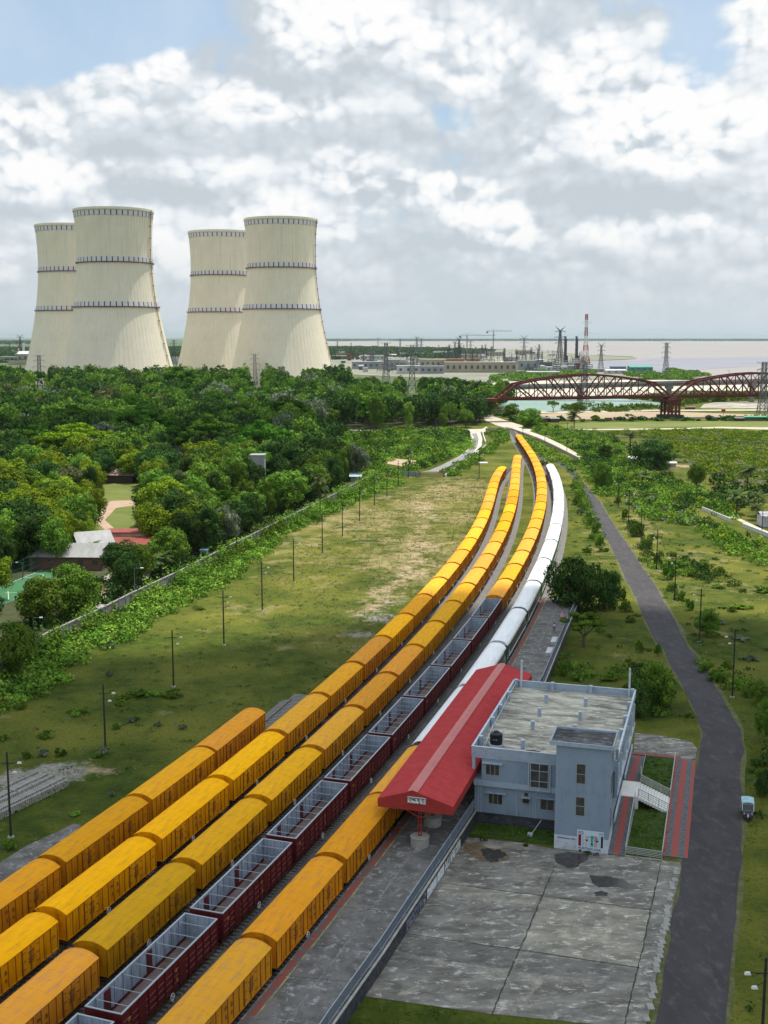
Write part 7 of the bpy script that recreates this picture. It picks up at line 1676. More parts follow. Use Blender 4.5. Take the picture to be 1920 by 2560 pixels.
for i, (b_, t_) in enumerate(RP):
    pole(b_, t_, ('nearest' if i == 0 else ordinal(i+1))+' black lamp pole counted from the camera right of the road', -1)
for i, (b_, t_) in enumerate([((1741,1257),(1741,1203)),((1905,1326),(1906,1274)),((1362,1110),(1362,1078.6)),((1417,1135),(1417,1096)),((1430,1129),(1430,1094)),((1307,1087),(1307,1067)),((1418,1079),(1418,1052)),((1460,1133),(1460,1100)),((1508,1150),(1508,1104))]):
    pole(b_, t_, ['dark pole in the thicket by the crop field','dark pole by the right hand huts','dark pole on the raised dirt road','left of a pair of poles by the dirt road bend','right of a pair of poles by the dirt road bend','pole behind the end of the red tracks','pole before the green lawn','pole among the banana plants','pole left of the tall fan palm'][i], 1, None, 'poles beside the dirt road')
def street_lamp(px, base, top, dx, label):
    g = G(px, base); H_ = at(px, top, g.y).z; t = thing('street_lamp', label, 'street lamp', (g.x, g.y, 0), 0, 'grey street lamps in the compound'); b = MB(); b.cyl(0,0,0,H_,.12,.08,8); b.bar((0,0,H_),(dx,0,H_+.1),.08); b.build('pole', steel_g, t)
    b = MB(); b.box(min(dx,dx*1.5),-.18,H_,max(dx,dx*1.5),.18,H_+.18); b.build('lamp_head', lamp_m, t)
for a in ((338,1506,1421,1.3,'street lamp rising just behind the boundary wall'),(530,1380,1335,1.3,'street lamp before the small gate house'),(57,1449,1407,-1.0,'slim lamp at the sports court corner'),(130,1420,1370,-.6,'floodlight pole by the grey roofed house'),(10,1400,1350,.6,'pale lamp pole at the left edge of the picture'),
          (443,1128,1079,.8,'tall lamp by the village road'),(450,1060,1010,.8,'tall pole behind the village road'),(1090,1095,1047,.2,'grey pole in the scrub before the wood'),(84,1578,1545,1.2,'lamp head over the boundary wall at the left')): street_lamp(*a)
for px, base, top in ((890,1078,1020),(48,1040,985),(1128,1066,1018),(1134,1068,1036),(1026,1165,1122)):
    g = G(px, base); H_ = at(px, top, g.y).z; b = MB(); b.cyl(0,0,0,H_,.16,.1,7); b.bar((-1,0,H_-.8),(1,0,H_-.8),.12); o = b.build('utility_pole', steel_g); o.location = (g.x, g.y, 0); tag(o, {890:'thin pole at the right part of the wood',48:'thin pole in the wood at the far left',1128:'left of two thin poles by the lane end',1134:'right of two thin poles by the lane end',1026:'pale pole by the bare brown plot'}[px], 'pole')
# ------------------------------------------------------------------ boundary wall
bw_m = concrete_weathered('boundary_concrete', (0.13,0.125,0.12,1), (0.24,0.23,0.22,1), (0.44,0.43,0.41,1), (0.25,0.22,0.18,1), 1.5, (1,1,.4))
bwp = [G(*p) for p in wallfoot]
bw = thing('boundary_wall', 'long stained concrete wall between the wooded compound and the meadow', 'wall')
D_ = densify(bwp, 96)
b, c_, d_ = MB(), MB(), MB()
for i in range(len(D_)-1):
    a, e_ = Vector((D_[i][0], D_[i][1], 0)), Vector((D_[i+1][0], D_[i+1][1], 0)); b.bar(a+Vector((0,0,1.4)), e_+Vector((0,0,1.4)), .22, 2.8); c_.bar(a+Vector((0,0,2.85)), e_+Vector((0,0,2.85)), .36, .14); d_ = MB(); d_.bar(a, a+Vector((0,0,3.0)), .4, .4); d_.build('pier', bw_m, bw)
b.build('wall_body', bw_m, bw); c_.build('coping', conc, bw)
# low white walls and rails
def low_wall(pts, h, th, m, label, name='low_wall', cat='wall'):
    b = MB(); P = [G(*p) for p in pts]
    for a, e_ in zip(P, P[1:]): b.bar(a+Vector((0,0,h/2)), e_+Vector((0,0,h/2)), th, h)
    return tag(b.build(name, m), label, cat)
wht = mat('limewash', (0.62,0.63,0.62), .8, (0.48,0.49,0.48), 1.2, 7)
low_wall([(1755,1276),(1780,1286),(1825,1305)], 1.2, .3, wht, 'white low wall in the thicket, left piece'); low_wall([(1857,1318),(1890,1331),(1960,1358)], 1.2, .3, wht, 'white low wall in the thicket, right piece')
low_wall([(999,1190),(1040,1191),(1045,1194)], 2.0, .25, mat('gate_wall', (0.27,0.31,0.31), .8, (0.20,0.23,0.23), .8), 'grey green wall left of the brick coloured gate'); low_wall([(1060,1076.5),(1138,1075.5)], .9, .4, wht, 'pale low wall at the far side of the scrub')
low_wall([(1112,1193),(1150,1164),(1188,1138),(1215,1116)], 1.0, .3, wht, 'white kerb wall along the grey lane'); low_wall([(1214,1110),(1208,1092),(1206,1078)], 1.4, .4, wht, 'white wall beside the sandy end of the lane'); low_wall([(776,1100),(812,1092),(832,1086)], 1.0, .4, wht, 'pale plank like wall lying in the scrub')
low_wall([(1214,1076),(1250,1074),(1276,1078)], 1.4, .4, conc, 'grey parapet where the dirt road crosses the tracks')
lay('thicket_path', [(1779,1276),(1850,1296),(1900,1320),(1960,1345),(1960,1350),(1896,1326),(1845,1301),(1777,1279)], .05, dust)
slabp = G(1195+17, 1160); b = MB(); b.box(-1.9,-2.2,0,1.9,2.2,.5); o = b.build('concrete_block', wht); o.location = (G(1208,1159).x, G(1208,1159).y, 0); tag(o, 'pale concrete slab lying on the grass near the lamp pole', 'slab')
# pipe on posts over the crop field
pp = thing('pipe_fence', 'long grey rail on posts crossing the banana field', 'fence'); b, c_ = MB(), MB(); P = [G(*p) for p in ((1469,1096),(1561,1103),(1758,1110),(1920,1118),(2050,1124))]
for a, e_ in zip(P, P[1:]):
    b.bar(a+Vector((0,0,2.1)), e_+Vector((0,0,2.1)), .35, .4); n = int((e_-a).length/4)
    for i in range(n): q_ = a.lerp(e_, i/n); c_ = MB(); c_.bar(q_, q_+Vector((0,0,2.1)), .2); c_.build('post', conc, pp)
b.build('rail_bar', mat('pipe_grey', (0.10,0.13,0.13), .7), pp)
# brick coloured gate
gt = thing('gate', 'brick coloured barred gate at the end of the grey lane', 'gate'); a, e_ = G(1046,1193), G(1110,1193); b, c_, d_ = MB(), MB(), MB(); gm_ = mat('gate_brick', (0.30,0.17,0.13), .8, (0.22,0.12,0.09), 1)
n = 34
for i in range(n+1): q_ = a.lerp(e_, i/n); b.bar(q_+Vector((0,0,.1)), q_+Vector((0,0,2.2)), .10)
for z in (.15, 1.15, 2.2): b.bar(a+Vector((0,0,z)), e_+Vector((0,0,z)), .12)
b.build('gate_leaf', gm_, gt)
for q_ in (a, e_): c_ = MB(); c_.box(q_.x-.35, q_.y-.35, 0, q_.x+.35, q_.y+.35, 2.7); c_.build('gate_post', gm_, gt)
# guard rail along the lane
gr = thing('guard_rail', 'white guard rail along the lane above the scrub', 'guard rail'); b = MB(); P = [G(*p) for p in ((1118,1189),(1150,1164),(1188,1138))]
for a, e_ in zip(P, P[1:]):
    b.bar(a+Vector((0,0,1.7)), e_+Vector((0,0,1.7)), .12); n = 8
    for i in range(n): q_ = a.lerp(e_, i/n); b.bar(q_+Vector((0,0,1)), q_+Vector((0,0,1.7)), .1)
b.build('rail_bar', steel_g, gr)
# ------------------------------------------------------------------ houses in the wood and huts
def house(px0, px1, eave, base, label, wall_c, roof_c, depth=8, kind='gable', rise=1.6, rz=0.0, wins=3, name='house', doors=True, rust=None):
    g = G((px0+px1)/2, base); k = g.y/F_PX; W_ = (px1-px0)*k; H_ = max(1.8, at((px0+px1)/2, eave, g.y).z); t = thing(name, label, 'building', (g.x, g.y+depth/2, 0), rz)
    b = MB(); b.box(-W_/2, -depth/2, 0, W_/2, depth/2, H_); b.build('wall', mat('wall_%s' % str(wall_c), wall_c, .85, tuple(q*.72 for q in wall_c), .6, 7), t)
    rm = mat('roof_%s' % str(roof_c), roof_c, .7, rust or tuple(q*.75 for q in roof_c), .7, 8, stretch=(1.5,.3,1)); b = MB(); o_ = .5
    if kind == 'gable':
        for s_ in (-1, 1): b.hexa([(-W_/2-o_,s_*(depth/2+o_),H_-.1),(W_/2+o_,s_*(depth/2+o_),H_-.1),(W_/2+o_,s_*.0,H_+rise-.1),(-W_/2-o_,s_*.0,H_+rise-.1),(-W_/2-o_,s_*(depth/2+o_),H_),(W_/2+o_,s_*(depth/2+o_),H_),(W_/2+o_,s_*.0,H_+rise),(-W_/2-o_,s_*.0,H_+rise)])
        b.add([(-W_/2,-depth/2,H_),(-W_/2,depth/2,H_),(-W_/2,0,H_+rise-.12)], [(0,1,2),(2,1,0)]); b.add([(W_/2,-depth/2,H_),(W_/2,depth/2,H_),(W_/2,0,H_+rise-.12)], [(0,1,2),(2,1,0)])
    elif kind == 'hip':
        b.add([(-W_/2-o_,-depth/2-o_,H_),(W_/2+o_,-depth/2-o_,H_),(W_/2+o_,depth/2+o_,H_),(-W_/2-o_,depth/2+o_,H_),(-W_/2+depth*.45,0,H_+rise),(W_/2-depth*.45,0,H_+rise)], [(0,1,5,4),(2,3,4,5),(1,2,5),(3,0,4),(3,2,1,0)])
    elif kind == 'shed': b.hexa([(-W_/2-o_,-depth/2-o_,H_),(W_/2+o_,-depth/2-o_,H_),(W_/2+o_,depth/2+o_,H_+rise),(-W_/2-o_,depth/2+o_,H_+rise),(-W_/2-o_,-depth/2-o_,H_+.12),(W_/2+o_,-depth/2-o_,H_+.12),(W_/2+o_,depth/2+o_,H_+rise+.12),(-W_/2-o_,depth/2+o_,H_+rise+.12)])
    else: b.box(-W_/2-.25, -depth/2-.25, H_, W_/2+.25, depth/2+.25, H_+.25)
    b.build('roof', rm, t)
    for i in range(wins): u = -W_/2+W_*(i+.5)/wins; b = MB(); b.box(u-.55, -depth/2-.05, H_*.42, u+.55, -depth/2-.004, H_*.42+1.1); b.build('window', wglass, t)
    return t
house(72,262,1392,1425,'brick house with long grey sheet roof beside the sports court',(0.16,0.09,0.07),(0.30,0.30,0.29),9,'gable',2.6,-.05,5)
house(176,262,1368,1410,'pale gabled wing at the end of the grey roofed house',(0.42,0.38,0.32),(0.34,0.34,0.335),10,'gable',3.2,.5,1)
house(212,366,1362,1392,'long low house with dull red sheet roof behind the grey roof',(0.35,0.30,0.22),(0.24,0.055,0.040),9,'shed',1.3,0,4)
house(262,372,1333,1380,'cream upper storey with red roof edge behind the red sheet roof',(0.42,0.38,0.27),(0.26,0.06,0.045),6,'flat',0,0,4)
house(268,332,1189,1208,'dark shed with rusty red sheet roof in the middle of the wood',(0.08,0.06,0.05),(0.38,0.34,0.32),7,'shed',1.8,0,0,rust=(0.20,0.06,0.045))
house(627,662,1139,1236,'white tower like block with stained walls among the trees',(0.36,0.36,0.35),(0.33,0.33,0.32),5,'flat',0,0,2)
house(250,302,974,1000,'cream house far back in the wood',(0.45,0.42,0.34),(0.35,0.33,0.28),8,'flat',0,0,3); house(344,362,983,1000,'little house with rusty roof far back in the wood',(0.12,0.13,0.15),(0.34,0.13,0.08),7,'shed',1.6,0,0)
house(584,640,1205,1224,'long blue grey sheet roof hidden among the trees',(0.25,0.27,0.28),(0.30,0.35,0.38),7,'shed',1.2,.25,0); house(876,902,1192,1204,'light blue roof peeping over the boundary wall',(0.25,0.3,0.3),(0.36,0.48,0.50),5,'shed',.8,0,0)
house(502,518,1377,1400,'small cream gate house with blue roof behind the wall',(0.50,0.48,0.42),(0.20,0.33,0.42),3.2,'flat',0,0,1); house(574,592,1320,1350,'vine grown gate house with white slab roof',(0.40,0.38,0.33),(0.60,0.62,0.62),3,'flat',0,0,0)
house(1354,1375,1046,1055,'dark hut by the raised dirt road',(0.09,0.07,0.06),(0.20,0.17,0.15),4,'shed',.6,0,0); house(1377,1398,1047,1056,'second dark hut by the raised dirt road',(0.07,0.065,0.06),(0.27,0.27,0.27),4,'shed',.5,0,0)
house(1862,1918,1043,1052,'market stall with green sheet roof under the right bridge span',(0.12,0.09,0.08),(0.06,0.34,0.20),5,'shed',.5,0,0); house(1840,1860,1046,1053,'dark stall beside the green roofed stall',(0.07,0.05,0.05),(0.18,0.17,0.16),4,'shed',.4,0,0); house(1780,1800,1044,1050,'reddish hut on the field edge',(0.22,0.08,0.06),(0.3,0.25,0.22),4,'shed',.4,0,0)
house(1513,1530,1047,1052,'low brown brick pile by the lawn',(0.20,0.10,0.07),(0.22,0.11,0.08),2,'flat',0,0,0); house(1715,1738,1020,1024,'low dark boat shaped shelter on the sand',(0.12,0.07,0.06),(0.16,0.09,0.08),3,'gable',.8,0,0); house(1905,1960,1290,1318,'white huts under the palms at the right edge',(0.5,0.5,0.52),(0.35,0.36,0.38),5,'gable',1,0,0)
house(1620,1690,1158,1168,'low tent like shelter of pale sheets beside the olive tree',(0.5,0.47,0.42),(0.62,0.60,0.56),3,'gable',.5,0,0); house(1576,1594,1148,1157,'small white sheet roof by the fan palm',(0.3,0.3,0.3),(0.66,0.67,0.68),3,'shed',.7,0,0)
g = G(1808,1040); b = MB(); b.cyl(0,0,0,4.2,.15,.12,7); o = thing('signboard', 'red round topped board on a post by the river path', 'sign', (g.x, g.y, 0)); b.build('post', steel_d, o); b = MB(); b.box(-1.4,-.2,2.9,1.4,.2,4.6); b.cyl(0,0,4.6,4.9,.8,.4,10); b.build('board', mat('board_red', (0.42,0.03,0.03), .6), o)
g = G(1536,1052); b = MB(); b.box(-.7,-.1,1.2,.7,.1,2.6); b.bar((0,0,0),(0,0,1.3),.12); o = b.build('signboard', steel_d); o.location = (g.x, g.y, 0); tag(o, 'small dark board standing on the ploughed field edge', 'sign')
# sports court
court_m = mat('court_green', (0.045,0.15,0.060), .8, (0.035,0.125,0.05), .4, 5)
co = [G(*p) for p in ((-40,1478),(0,1463),(60,1441),(125,1414),(150,1424),(100,1470),(40,1500),(-40,1530))]; b = MB(); b.sheet([(p.x, p.y) for p in co], .04, court_m)
o = b.build('sports_court'); tag(o, kind='structure'); lw = MB()
for (p, q_) in (((0,1468),(122,1418)),((122,1418),(144,1425)),((12,1500-18),(60,1481)),((20,1478),(22,1500))): lw.bar(G(*p, .06), G(*q_, .06), .12, .02, wht)
cc = G(84,1440); 
for i in range(18): a0, a1 = 2*math.pi*i/18, 2*math.pi*(i+1)/18; lw.bar((cc.x+2.2*math.cos(a0), cc.y+2.2*math.sin(a0), .06), (cc.x+2.2*math.cos(a1), cc.y+2.2*math.sin(a1), .06), .12, .02, wht)
tag(lw.build('court_lines'), kind='structure')
nf = thing('court_fence', 'tall green net fence round the sports court', 'fence'); gf = mat('fence_green', (0.03,0.13,0.09), .6)
P = [G(*p) for p in ((-30,1478),(0,1465),(60,1443),(130,1412),(185,1404))]; c_ = MB(); d_ = MB()
for a, e_ in zip(P, P[1:]):
    for z in (.1, 1.2, 2.4, 4.2): c_.bar(a+Vector((0,0,z)), e_+Vector((0,0,z)), .04)
    n = max(1, int((e_-a).length/.5))
    for i in range(n): q_ = a.lerp(e_, i/n); c_.bar(q_, q_+Vector((0,0,4.2)), .022)
    n = max(1, int((e_-a).length/3.5))
    for i in range(n): q_ = a.lerp(e_, i/n); d_ = MB(); d_.bar(q_, q_+Vector((0,0,4.4)), .1); d_.build('post', gf, nf)
c_.build('net', gf, nf)
# playground colours behind the wall
for px, py, c1, lab in ((242,1490,(0.55,0.30,0.02),'orange play frame under the dark trees'),(225,1492,(0.5,0.25,0.2),'pink play frame under the dark trees'),(293,1495,(0.02,0.06,0.25),'small blue bin in the yard behind the wall')):
    g = G(px, py); s_ = .45 if 'bin' in lab else 1.0; t = thing('play_frame' if s_ == 1 else 'bin', lab, 'play frame' if s_ == 1 else 'bin', (g.x, g.y, 0)); m_ = mat('toy_%d' % px, c1, .6); b = MB()
    if s_ == 1:
        for x in (-1.4, 1.4):
            b.bar((x,-.7,0), (x,0,2.4), .14); b.bar((x,.7,0), (x,0,2.4), .14)
        b.bar((-1.5,0,2.4), (1.5,0,2.4), .14); b.build('frame', m_, t); b = MB(); b.box(-.5,-.2,.6,.5,.2,.7); b.bar((-.4,0,.7),(-.4,0,2.4),.05); b.bar((.4,0,.7),(.4,0,2.4),.05); b.build('swing', m_, t)
    else: b.cyl(0,0,0,.9,.36,.42,12); b.build('tub', m_, t); b = MB(); b.cyl(0,0,.9,.98,.46,.46,12); b.build('lid', m_, t)

# ------------------------------------------------------------------ stack of concrete sleepers
sl_m = mat('sleeper_pale', (0.40,0.385,0.345), .9, (0.29,0.28,0.25), 2.5, 6, rnd=.12, c3=(0.20,0.19,0.17), s3=5); ins = mat('rail_clip', (0.03,0.02,0.018), .7); ins2 = mat('rail_clip_rust', (0.25,0.08,0.03), .8)
proto_s = thing('concrete_sleeper', 'x', 'railway sleeper'); b = MB()
hx = 1.35
pr_ = [(-hx,.13,.20),(-.95,.13,.22),(-.45,.10,.18),(.45,.10,.18),(.95,.13,.22),(hx,.13,.20)]
vv = []
for x, w_, h_ in pr_: vv += [(x,-w_,0),(x,w_,0),(x,w_*.78,h_),(x,-w_*.78,h_)]
fs = [(0,3,2,1),(20,21,22,23)]+[tuple(4*i+q for q in (j, (j+1) % 4))+tuple(4*(i+1)+q for q in ((j+1) % 4, j)) for i in range(5) for j in range(4)]
b.add(vv, [f[::-1] for f in fs], sl_m); b.build('beam', None, proto_s)
for x in (-.84, .84):
    b = MB()
    for dx in (-.11, .11): b.box(x+dx-.035, -.07, .20, x+dx+.035, .07, .27)
    b.build('rail_clip', ins, proto_s)
s0, s1 = G(173,1947,.9), G(-40,2052,.9); axis = (s0-s1); La = Vector((axis.x, axis.y, 0)).length; ax = Vector((axis.x, axis.y, 0)).normalized(); per = Vector((-ax.y, ax.x, 0)); ang = math.atan2(per.y, per.x); r = random.Random(8); cnt = 0
for row in range(int(La/.34)):
    for cidx in range(2):
        for lev in (3, 2, 1, 0):
            if lev < 3 and (cidx == 1 or row % 1) : continue
            if lev == 3 and r.random() < .06: continue
            if lev < 3 and r.random() < .05: continue
            q_ = s0-ax*(.2+row*.34)+per*(1.36+2.75*cidx)+per*r.uniform(-.07,.07); q_ = Vector((q_.x, q_.y, .235*lev+.01))
            if proj(q_)[0] < -30: continue
            where = {3: 'top layer', 2: 'second layer', 1: 'third layer', 0: 'bottom layer'}[lev]
            dup(proto_s, q_, ang+r.uniform(-.02,.02), label='pale concrete sleeper with dark rail clips in the %s of the stack' % where, group='sleepers in the %s of the stack' % where, deep=True); cnt += 1
for row in range(int(La/.31)):       # the hidden far stack carries its top layer on a solid pile
    pass
b = MB(); p_, q_ = s0-ax*.3+per*4.1, s1+per*4.1; b.bar(Vector((p_.x,p_.y,.34)), Vector((q_.x,q_.y,.34)), 2.5, .68, sl_m); tag(b.build('sleeper_pile'), 'lower layers of sleepers under the far half of the stack', 'sleeper pile')
remove_tree(proto_s)
# ------------------------------------------------------------------ three wheeler
auto = thing('three_wheeler', 'dark blue three wheeled taxi with pale blue canopy parked beside the road', 'taxi', (0,0,0)); g = G(1868, 2040); auto.location = (g.x, g.y, 0); auto.rotation_euler = (0,0,math.radians(-15))
navy2 = mat('taxi_navy', (0.012,0.016,0.05), .35, (0.05,0.03,0.06), 6, c3=(0.16,0.10,0.12), s3=9); can_m = mat('taxi_canopy', (0.22,0.42,0.50), .6, (0.42,0.58,0.62), 4, 7, c3=(0.10,0.25,0.33), s3=7)
b = MB(); b.hexa([(-.62,-1.35,.35),(.62,-1.35,.35),(.68,1.3,.35),(-.68,1.3,.35),(-.60,-1.2,1.0),(.60,-1.2,1.0),(.68,1.3,1.05),(-.68,1.3,1.05)]); b.hexa([(-.3,-1.75,.45),(.3,-1.75,.45),(.6,-1.34,.4),(-.6,-1.34,.4),(-.26,-1.65,.9),(.26,-1.65,.9),(.58,-1.21,1.0),(-.58,-1.21,1.0)]); b.build('body', navy2, auto)
b = MB(); n = 8
for j, (y0, y1) in enumerate(((-.55,.45),(.45,1.35))):
    pr_ = [(-.70+1.4*i/n, 1.78+.12*(1-(2*i/n-1)**2)) for i in range(n+1)]; vv = [(x, y0, z) for x, z in pr_]+[(x, y1, z) for x, z in pr_]+[(x, y0, z-.06) for x, z in pr_]+[(x, y1, z-.06) for x, z in pr_]; k = n+1
    b.add(vv, [(i,i+1,k+i+1,k+i) for i in range(n)]+[(2*k+i,3*k+i,3*k+i+1,2*k+i+1) for i in range(n)]+[(2*k+i,2*k+i+1,i+1,i) for i in range(n)]+[(k+i,k+i+1,3*k+i+1,3*k+i) for i in range(n)])
b.box(-.7,1.32,1.0,.7,1.36,1.8); b.build('canopy', can_m, auto)
b = MB(); b.hexa([(-.58,-1.02,1.0),(.58,-1.02,1.0),(.58,-.98,1.0),(-.58,-.98,1.0),(-.62,-.62,1.72),(.62,-.62,1.72),(.62,-.58,1.72),(-.62,-.58,1.72)]); b.build('windscreen', glass_m, auto)
b = MB(); b.box(-.62,-.66,1.66,.62,-.52,1.76); 
for x in (-.64,.64): b.bar((x,-1.0,1.0),(x,-.58,1.76),.05); b.bar((x,.45,1.0),(x,.45,1.78),.05); b.bar((x,1.3,1.0),(x,1.3,1.78),.05)
b.build('frame', mat('chrome', (0.6,0.62,0.65), .3, metal=.8), auto)
for x, y in ((-.66,.85),(.66,.85),(0,-1.85)):
    b = MB(); b.bar((x-.06,y,.28),(x+.06,y,.28),.56,n=16); w_ = b.build('wheel', mat('rubber', (0.012,0.012,0.012), .9), auto); b = MB(); b.bar((x-.07,y,.28),(x+.07,y,.28),.28,n=12); b.build('rim', MATS['chrome'], w_)
b = MB(); b.bar((0,-1.6,.9),(0,-1.9,.35),.08); b.bar((-.35,-1.25,1.15),(.35,-1.25,1.15),.05); b.build('fork', MATS['chrome'], auto)
for x in (-.42,.42): b = MB(); b.bar((x,-1.42,.85),(x,-1.52,.85),.16,n=10); b.build('headlight', lamp_m, auto)
b = MB(); b.bar((0,-1.72,.75),(0,-1.82,.75),.2,n=10); b.build('headlight', lamp_m, auto)
b = MB(); b.box(-.6,-1.36,1.0,-.35,-1.3,1.06); b.box(.35,-1.36,1.0,.6,-1.3,1.06); b.box(-.68,-1.28,.55,.68,-1.24,.62); b.build('trim', MATS['chrome'], auto)
# ------------------------------------------------------------------ people
skin = mat('skin', (0.20,0.10,0.06), .6); hair = mat('hair_black', (0.010,0.009,0.009), .6)
def person(loc, rz, label, top_c, leg_c, pose='stand', skirt=None, long_hair=False):
    """one skinned body; clothing patches are material slots of the same surface plus separate garments"""
    t = thing('person', label, 'person', loc, rz)
    if pose == 'walk':
        J = {'pel':(0,0,.93),'sp':(0,-.02,1.15),'ch':(0,-.03,1.36),'nk':(0,-.02,1.50),'hd':(0,.0,1.60),'ht':(0,.0,1.70),'hl':(-.10,.0,.88),'kl':(-.11,.10,.50),'al':(-.11,.05,.09),'tl':(-.11,.18,.04),'hr':(.10,0,.88),'kr':(.11,-.02,.50),'ar':(.11,-.22,.13),'tr':(.11,-.12,.04),
             'sl':(-.20,-.02,1.40),'el':(-.27,-.08,1.13),'wl':(-.27,.04,.90),'gl':(-.26,.08,.82),'sr':(.20,-.02,1.40),'er':(.27,.02,1.13),'wr':(.26,.14,.92),'gr':(.25,.18,.84)}
    elif pose == 'sit':
        J = {'pel':(0,0,.55),'sp':(0,.02,.76),'ch':(0,.05,.97),'nk':(0,.07,1.11),'hd':(0,.09,1.21),'ht':(0,.10,1.31),'hl':(-.10,.05,.54),'kl':(-.13,.48,.52),'al':(-.13,.50,.10),'tl':(-.13,.62,.05),'hr':(.10,.05,.54),'kr':(.13,.48,.52),'ar':(.13,.46,.10),'tr':(.13,.58,.05),
             'sl':(-.19,.05,1.01),'el':(-.25,.12,.76),'wl':(-.16,.34,.66),'gl':(-.13,.42,.64),'sr':(.19,.05,1.01),'er':(.25,.12,.76),'wr':(.16,.34,.66),'gr':(.13,.42,.64)}
    else:
        J = {'pel':(0,0,.88),'sp':(0,0,1.08),'ch':(0,0,1.27),'nk':(0,.01,1.40),'hd':(0,.02,1.50),'ht':(0,.02,1.60),'hl':(-.09,0,.83),'kl':(-.10,.02,.47),'al':(-.10,0,.08),'tl':(-.10,.13,.04),'hr':(.09,0,.83),'kr':(.10,.02,.47),'ar':(.10,0,.08),'tr':(.10,.13,.04),
             'sl':(-.17,0,1.30),'el':(-.22,.02,1.05),'wl':(-.20,.10,.84),'gl':(-.19,.13,.77),'sr':(.17,0,1.30),'er':(.22,.02,1.05),'wr':(.20,.10,.84),'gr':(.19,.13,.77)}
    E_ = [('pel','sp'),('sp','ch'),('ch','nk'),('nk','hd'),('hd','ht'),('pel','hl'),('hl','kl'),('kl','al'),('al','tl'),('pel','hr'),('hr','kr'),('kr','ar'),('ar','tr'),('ch','sl'),('sl','el'),('el','wl'),('wl','gl'),('ch','sr'),('sr','er'),('er','wr'),('wr','gr')]
    R = dict(pel=(.15,.11),sp=(.135,.10),ch=(.16,.11),nk=(.052,.052),hd=(.085,.10),ht=(.07,.08),hl=(.095,.095),kl=(.062,.062),al=(.04,.04),tl=(.035,.03),sl=(.06,.06),el=(.042,.042),wl=(.030,.030),gl=(.034,.022))
    keys = list(J); vs_ = [J[k] for k in keys]; es = [(keys.index(a), keys.index(b_)) for a, b_ in E_]
    # five fingers a hand
    rad_ = [R.get(k, R.get(k[0]+'l', (.05,.05))) for k in keys]
    for h_ in ('gl', 'gr'):
        w_ = Vector(J['w'+h_[1]]); g_ = Vector(J[h_]); d = (g_-w_).normalized(); sd = d.cross(Vector((1,0,0))).normalized(); base = keys.index(h_)
        for q, (o_, ln) in enumerate(((-.028,.07),(-.010,.08),(.010,.078),(.028,.06))):
            i0 = len(vs_); vs_.append(tuple(g_+sd*o_+d*.03)); vs_.append(tuple(g_+sd*o_*1.1+d*(.03+ln*.5))); vs_.append(tuple(g_+sd*o_*1.1+d*(.02+ln)+Vector((-.012 if h_ == 'gr' else .012,0,0)))); rad_ += [(.010,.010),(.009,.009),(.008,.008)]; es += [(base, i0),(i0, i0+1),(i0+1, i0+2)]
        i0 = len(vs_); vs_.append(tuple(g_-sd*.04+d*.0)); vs_.append(tuple(g_-sd*.055+d*.035)); rad_ += [(.011,.011),(.009,.009)]; es += [(base, i0),(i0, i0+1)]
    me = bpy.data.meshes.new('body'); me.from_pydata(vs_, es, []); o = link('body', me, t)
    sk = o.modifiers.new('skin', 'SKIN'); 
    if not me.skin_vertices: bpy.context.view_layer.objects.active = o
    for i, sv in enumerate(me.skin_vertices[0].data): sv.radius = rad_[i]; sv.use_root = (i == 0)
    sb = o.modifiers.new('sub', 'SUBSURF'); sb.levels = 1; sb.render_levels = 1
    bpy.context.view_layer.update(); em = bpy.data.meshes.new_from_object(o.evaluated_get(bpy.context.evaluated_depsgraph_get())); o.modifiers.clear(); o.data = em
    em.materials.clear(); 
    for m_ in (skin, mat('cloth_'+label[:14], top_c, .85), mat('cloth2_'+label[:14], leg_c, .85)): em.materials.append(m_)
    waist = J['pel'][2]+.05; nkz = J['nk'][2]-.03; wz = J['wl'][2]; ank = .12
    for p_ in em.polygons:
        c = p_.center; k = 0; arm = abs(c.x) > .19 if pose != 'sit' else (abs(c.x) > .15 and c.z > .6)
        if c.z < nkz and c.z > waist: k = 1
        elif c.z <= waist and c.z > ank: k = 2
        if arm and c.z < J['el'][2]+.02: k = 0
        if pose == 'sit' and c.z < .62 and c.z > ank: k = 2
        p_.material_index = k; p_.use_smooth = True
    hz_ = Vector(J['hd']); b = MB()
    nn_, mm = 12, 8; vv = []
    for j in range(mm):
        th_ = math.pi*.62*j/(mm-1)
        for i in range(nn_): a = 2*math.pi*i/nn_; vv.append((hz_.x+.098*math.sin(th_)*math.cos(a), hz_.y-.018+.108*math.sin(th_)*math.sin(a), hz_.z+.015+.135*math.cos(th_)))
    b.add(vv, [(j*nn_+i, (j+1)*nn_+i, (j+1)*nn_+(i+1) % nn_, j*nn_+(i+1) % nn_) for j in range(mm-1) for i in range(nn_)])
    if long_hair: b.hexa([(-.07,-.13,1.2),(.07,-.13,1.2),(.06,-.08,1.2),(-.06,-.08,1.2),(-.09,-.12,1.52),(.09,-.12,1.52),(.08,-.05,1.52),(-.08,-.05,1.52)])
    b.build('hair', hair, t, smooth=True)
    b = MB()
    for s_ in (-1, 1): b.cyl(s_*.035, hz_.y+.098, hz_.z+.005, hz_.z+.022, .013, .013, 8)
    b.build('eyes', hair, t); b = MB(); b.hexa([(-.016,hz_.y+.085,hz_.z-.035),(.016,hz_.y+.085,hz_.z-.035),(.012,hz_.y+.118,hz_.z-.03),(-.012,hz_.y+.118,hz_.z-.03),(-.008,hz_.y+.08,hz_.z+.015),(.008,hz_.y+.08,hz_.z+.015),(.006,hz_.y+.095,hz_.z+.015),(-.006,hz_.y+.095,hz_.z+.015)]); b.build('nose', skin, t)
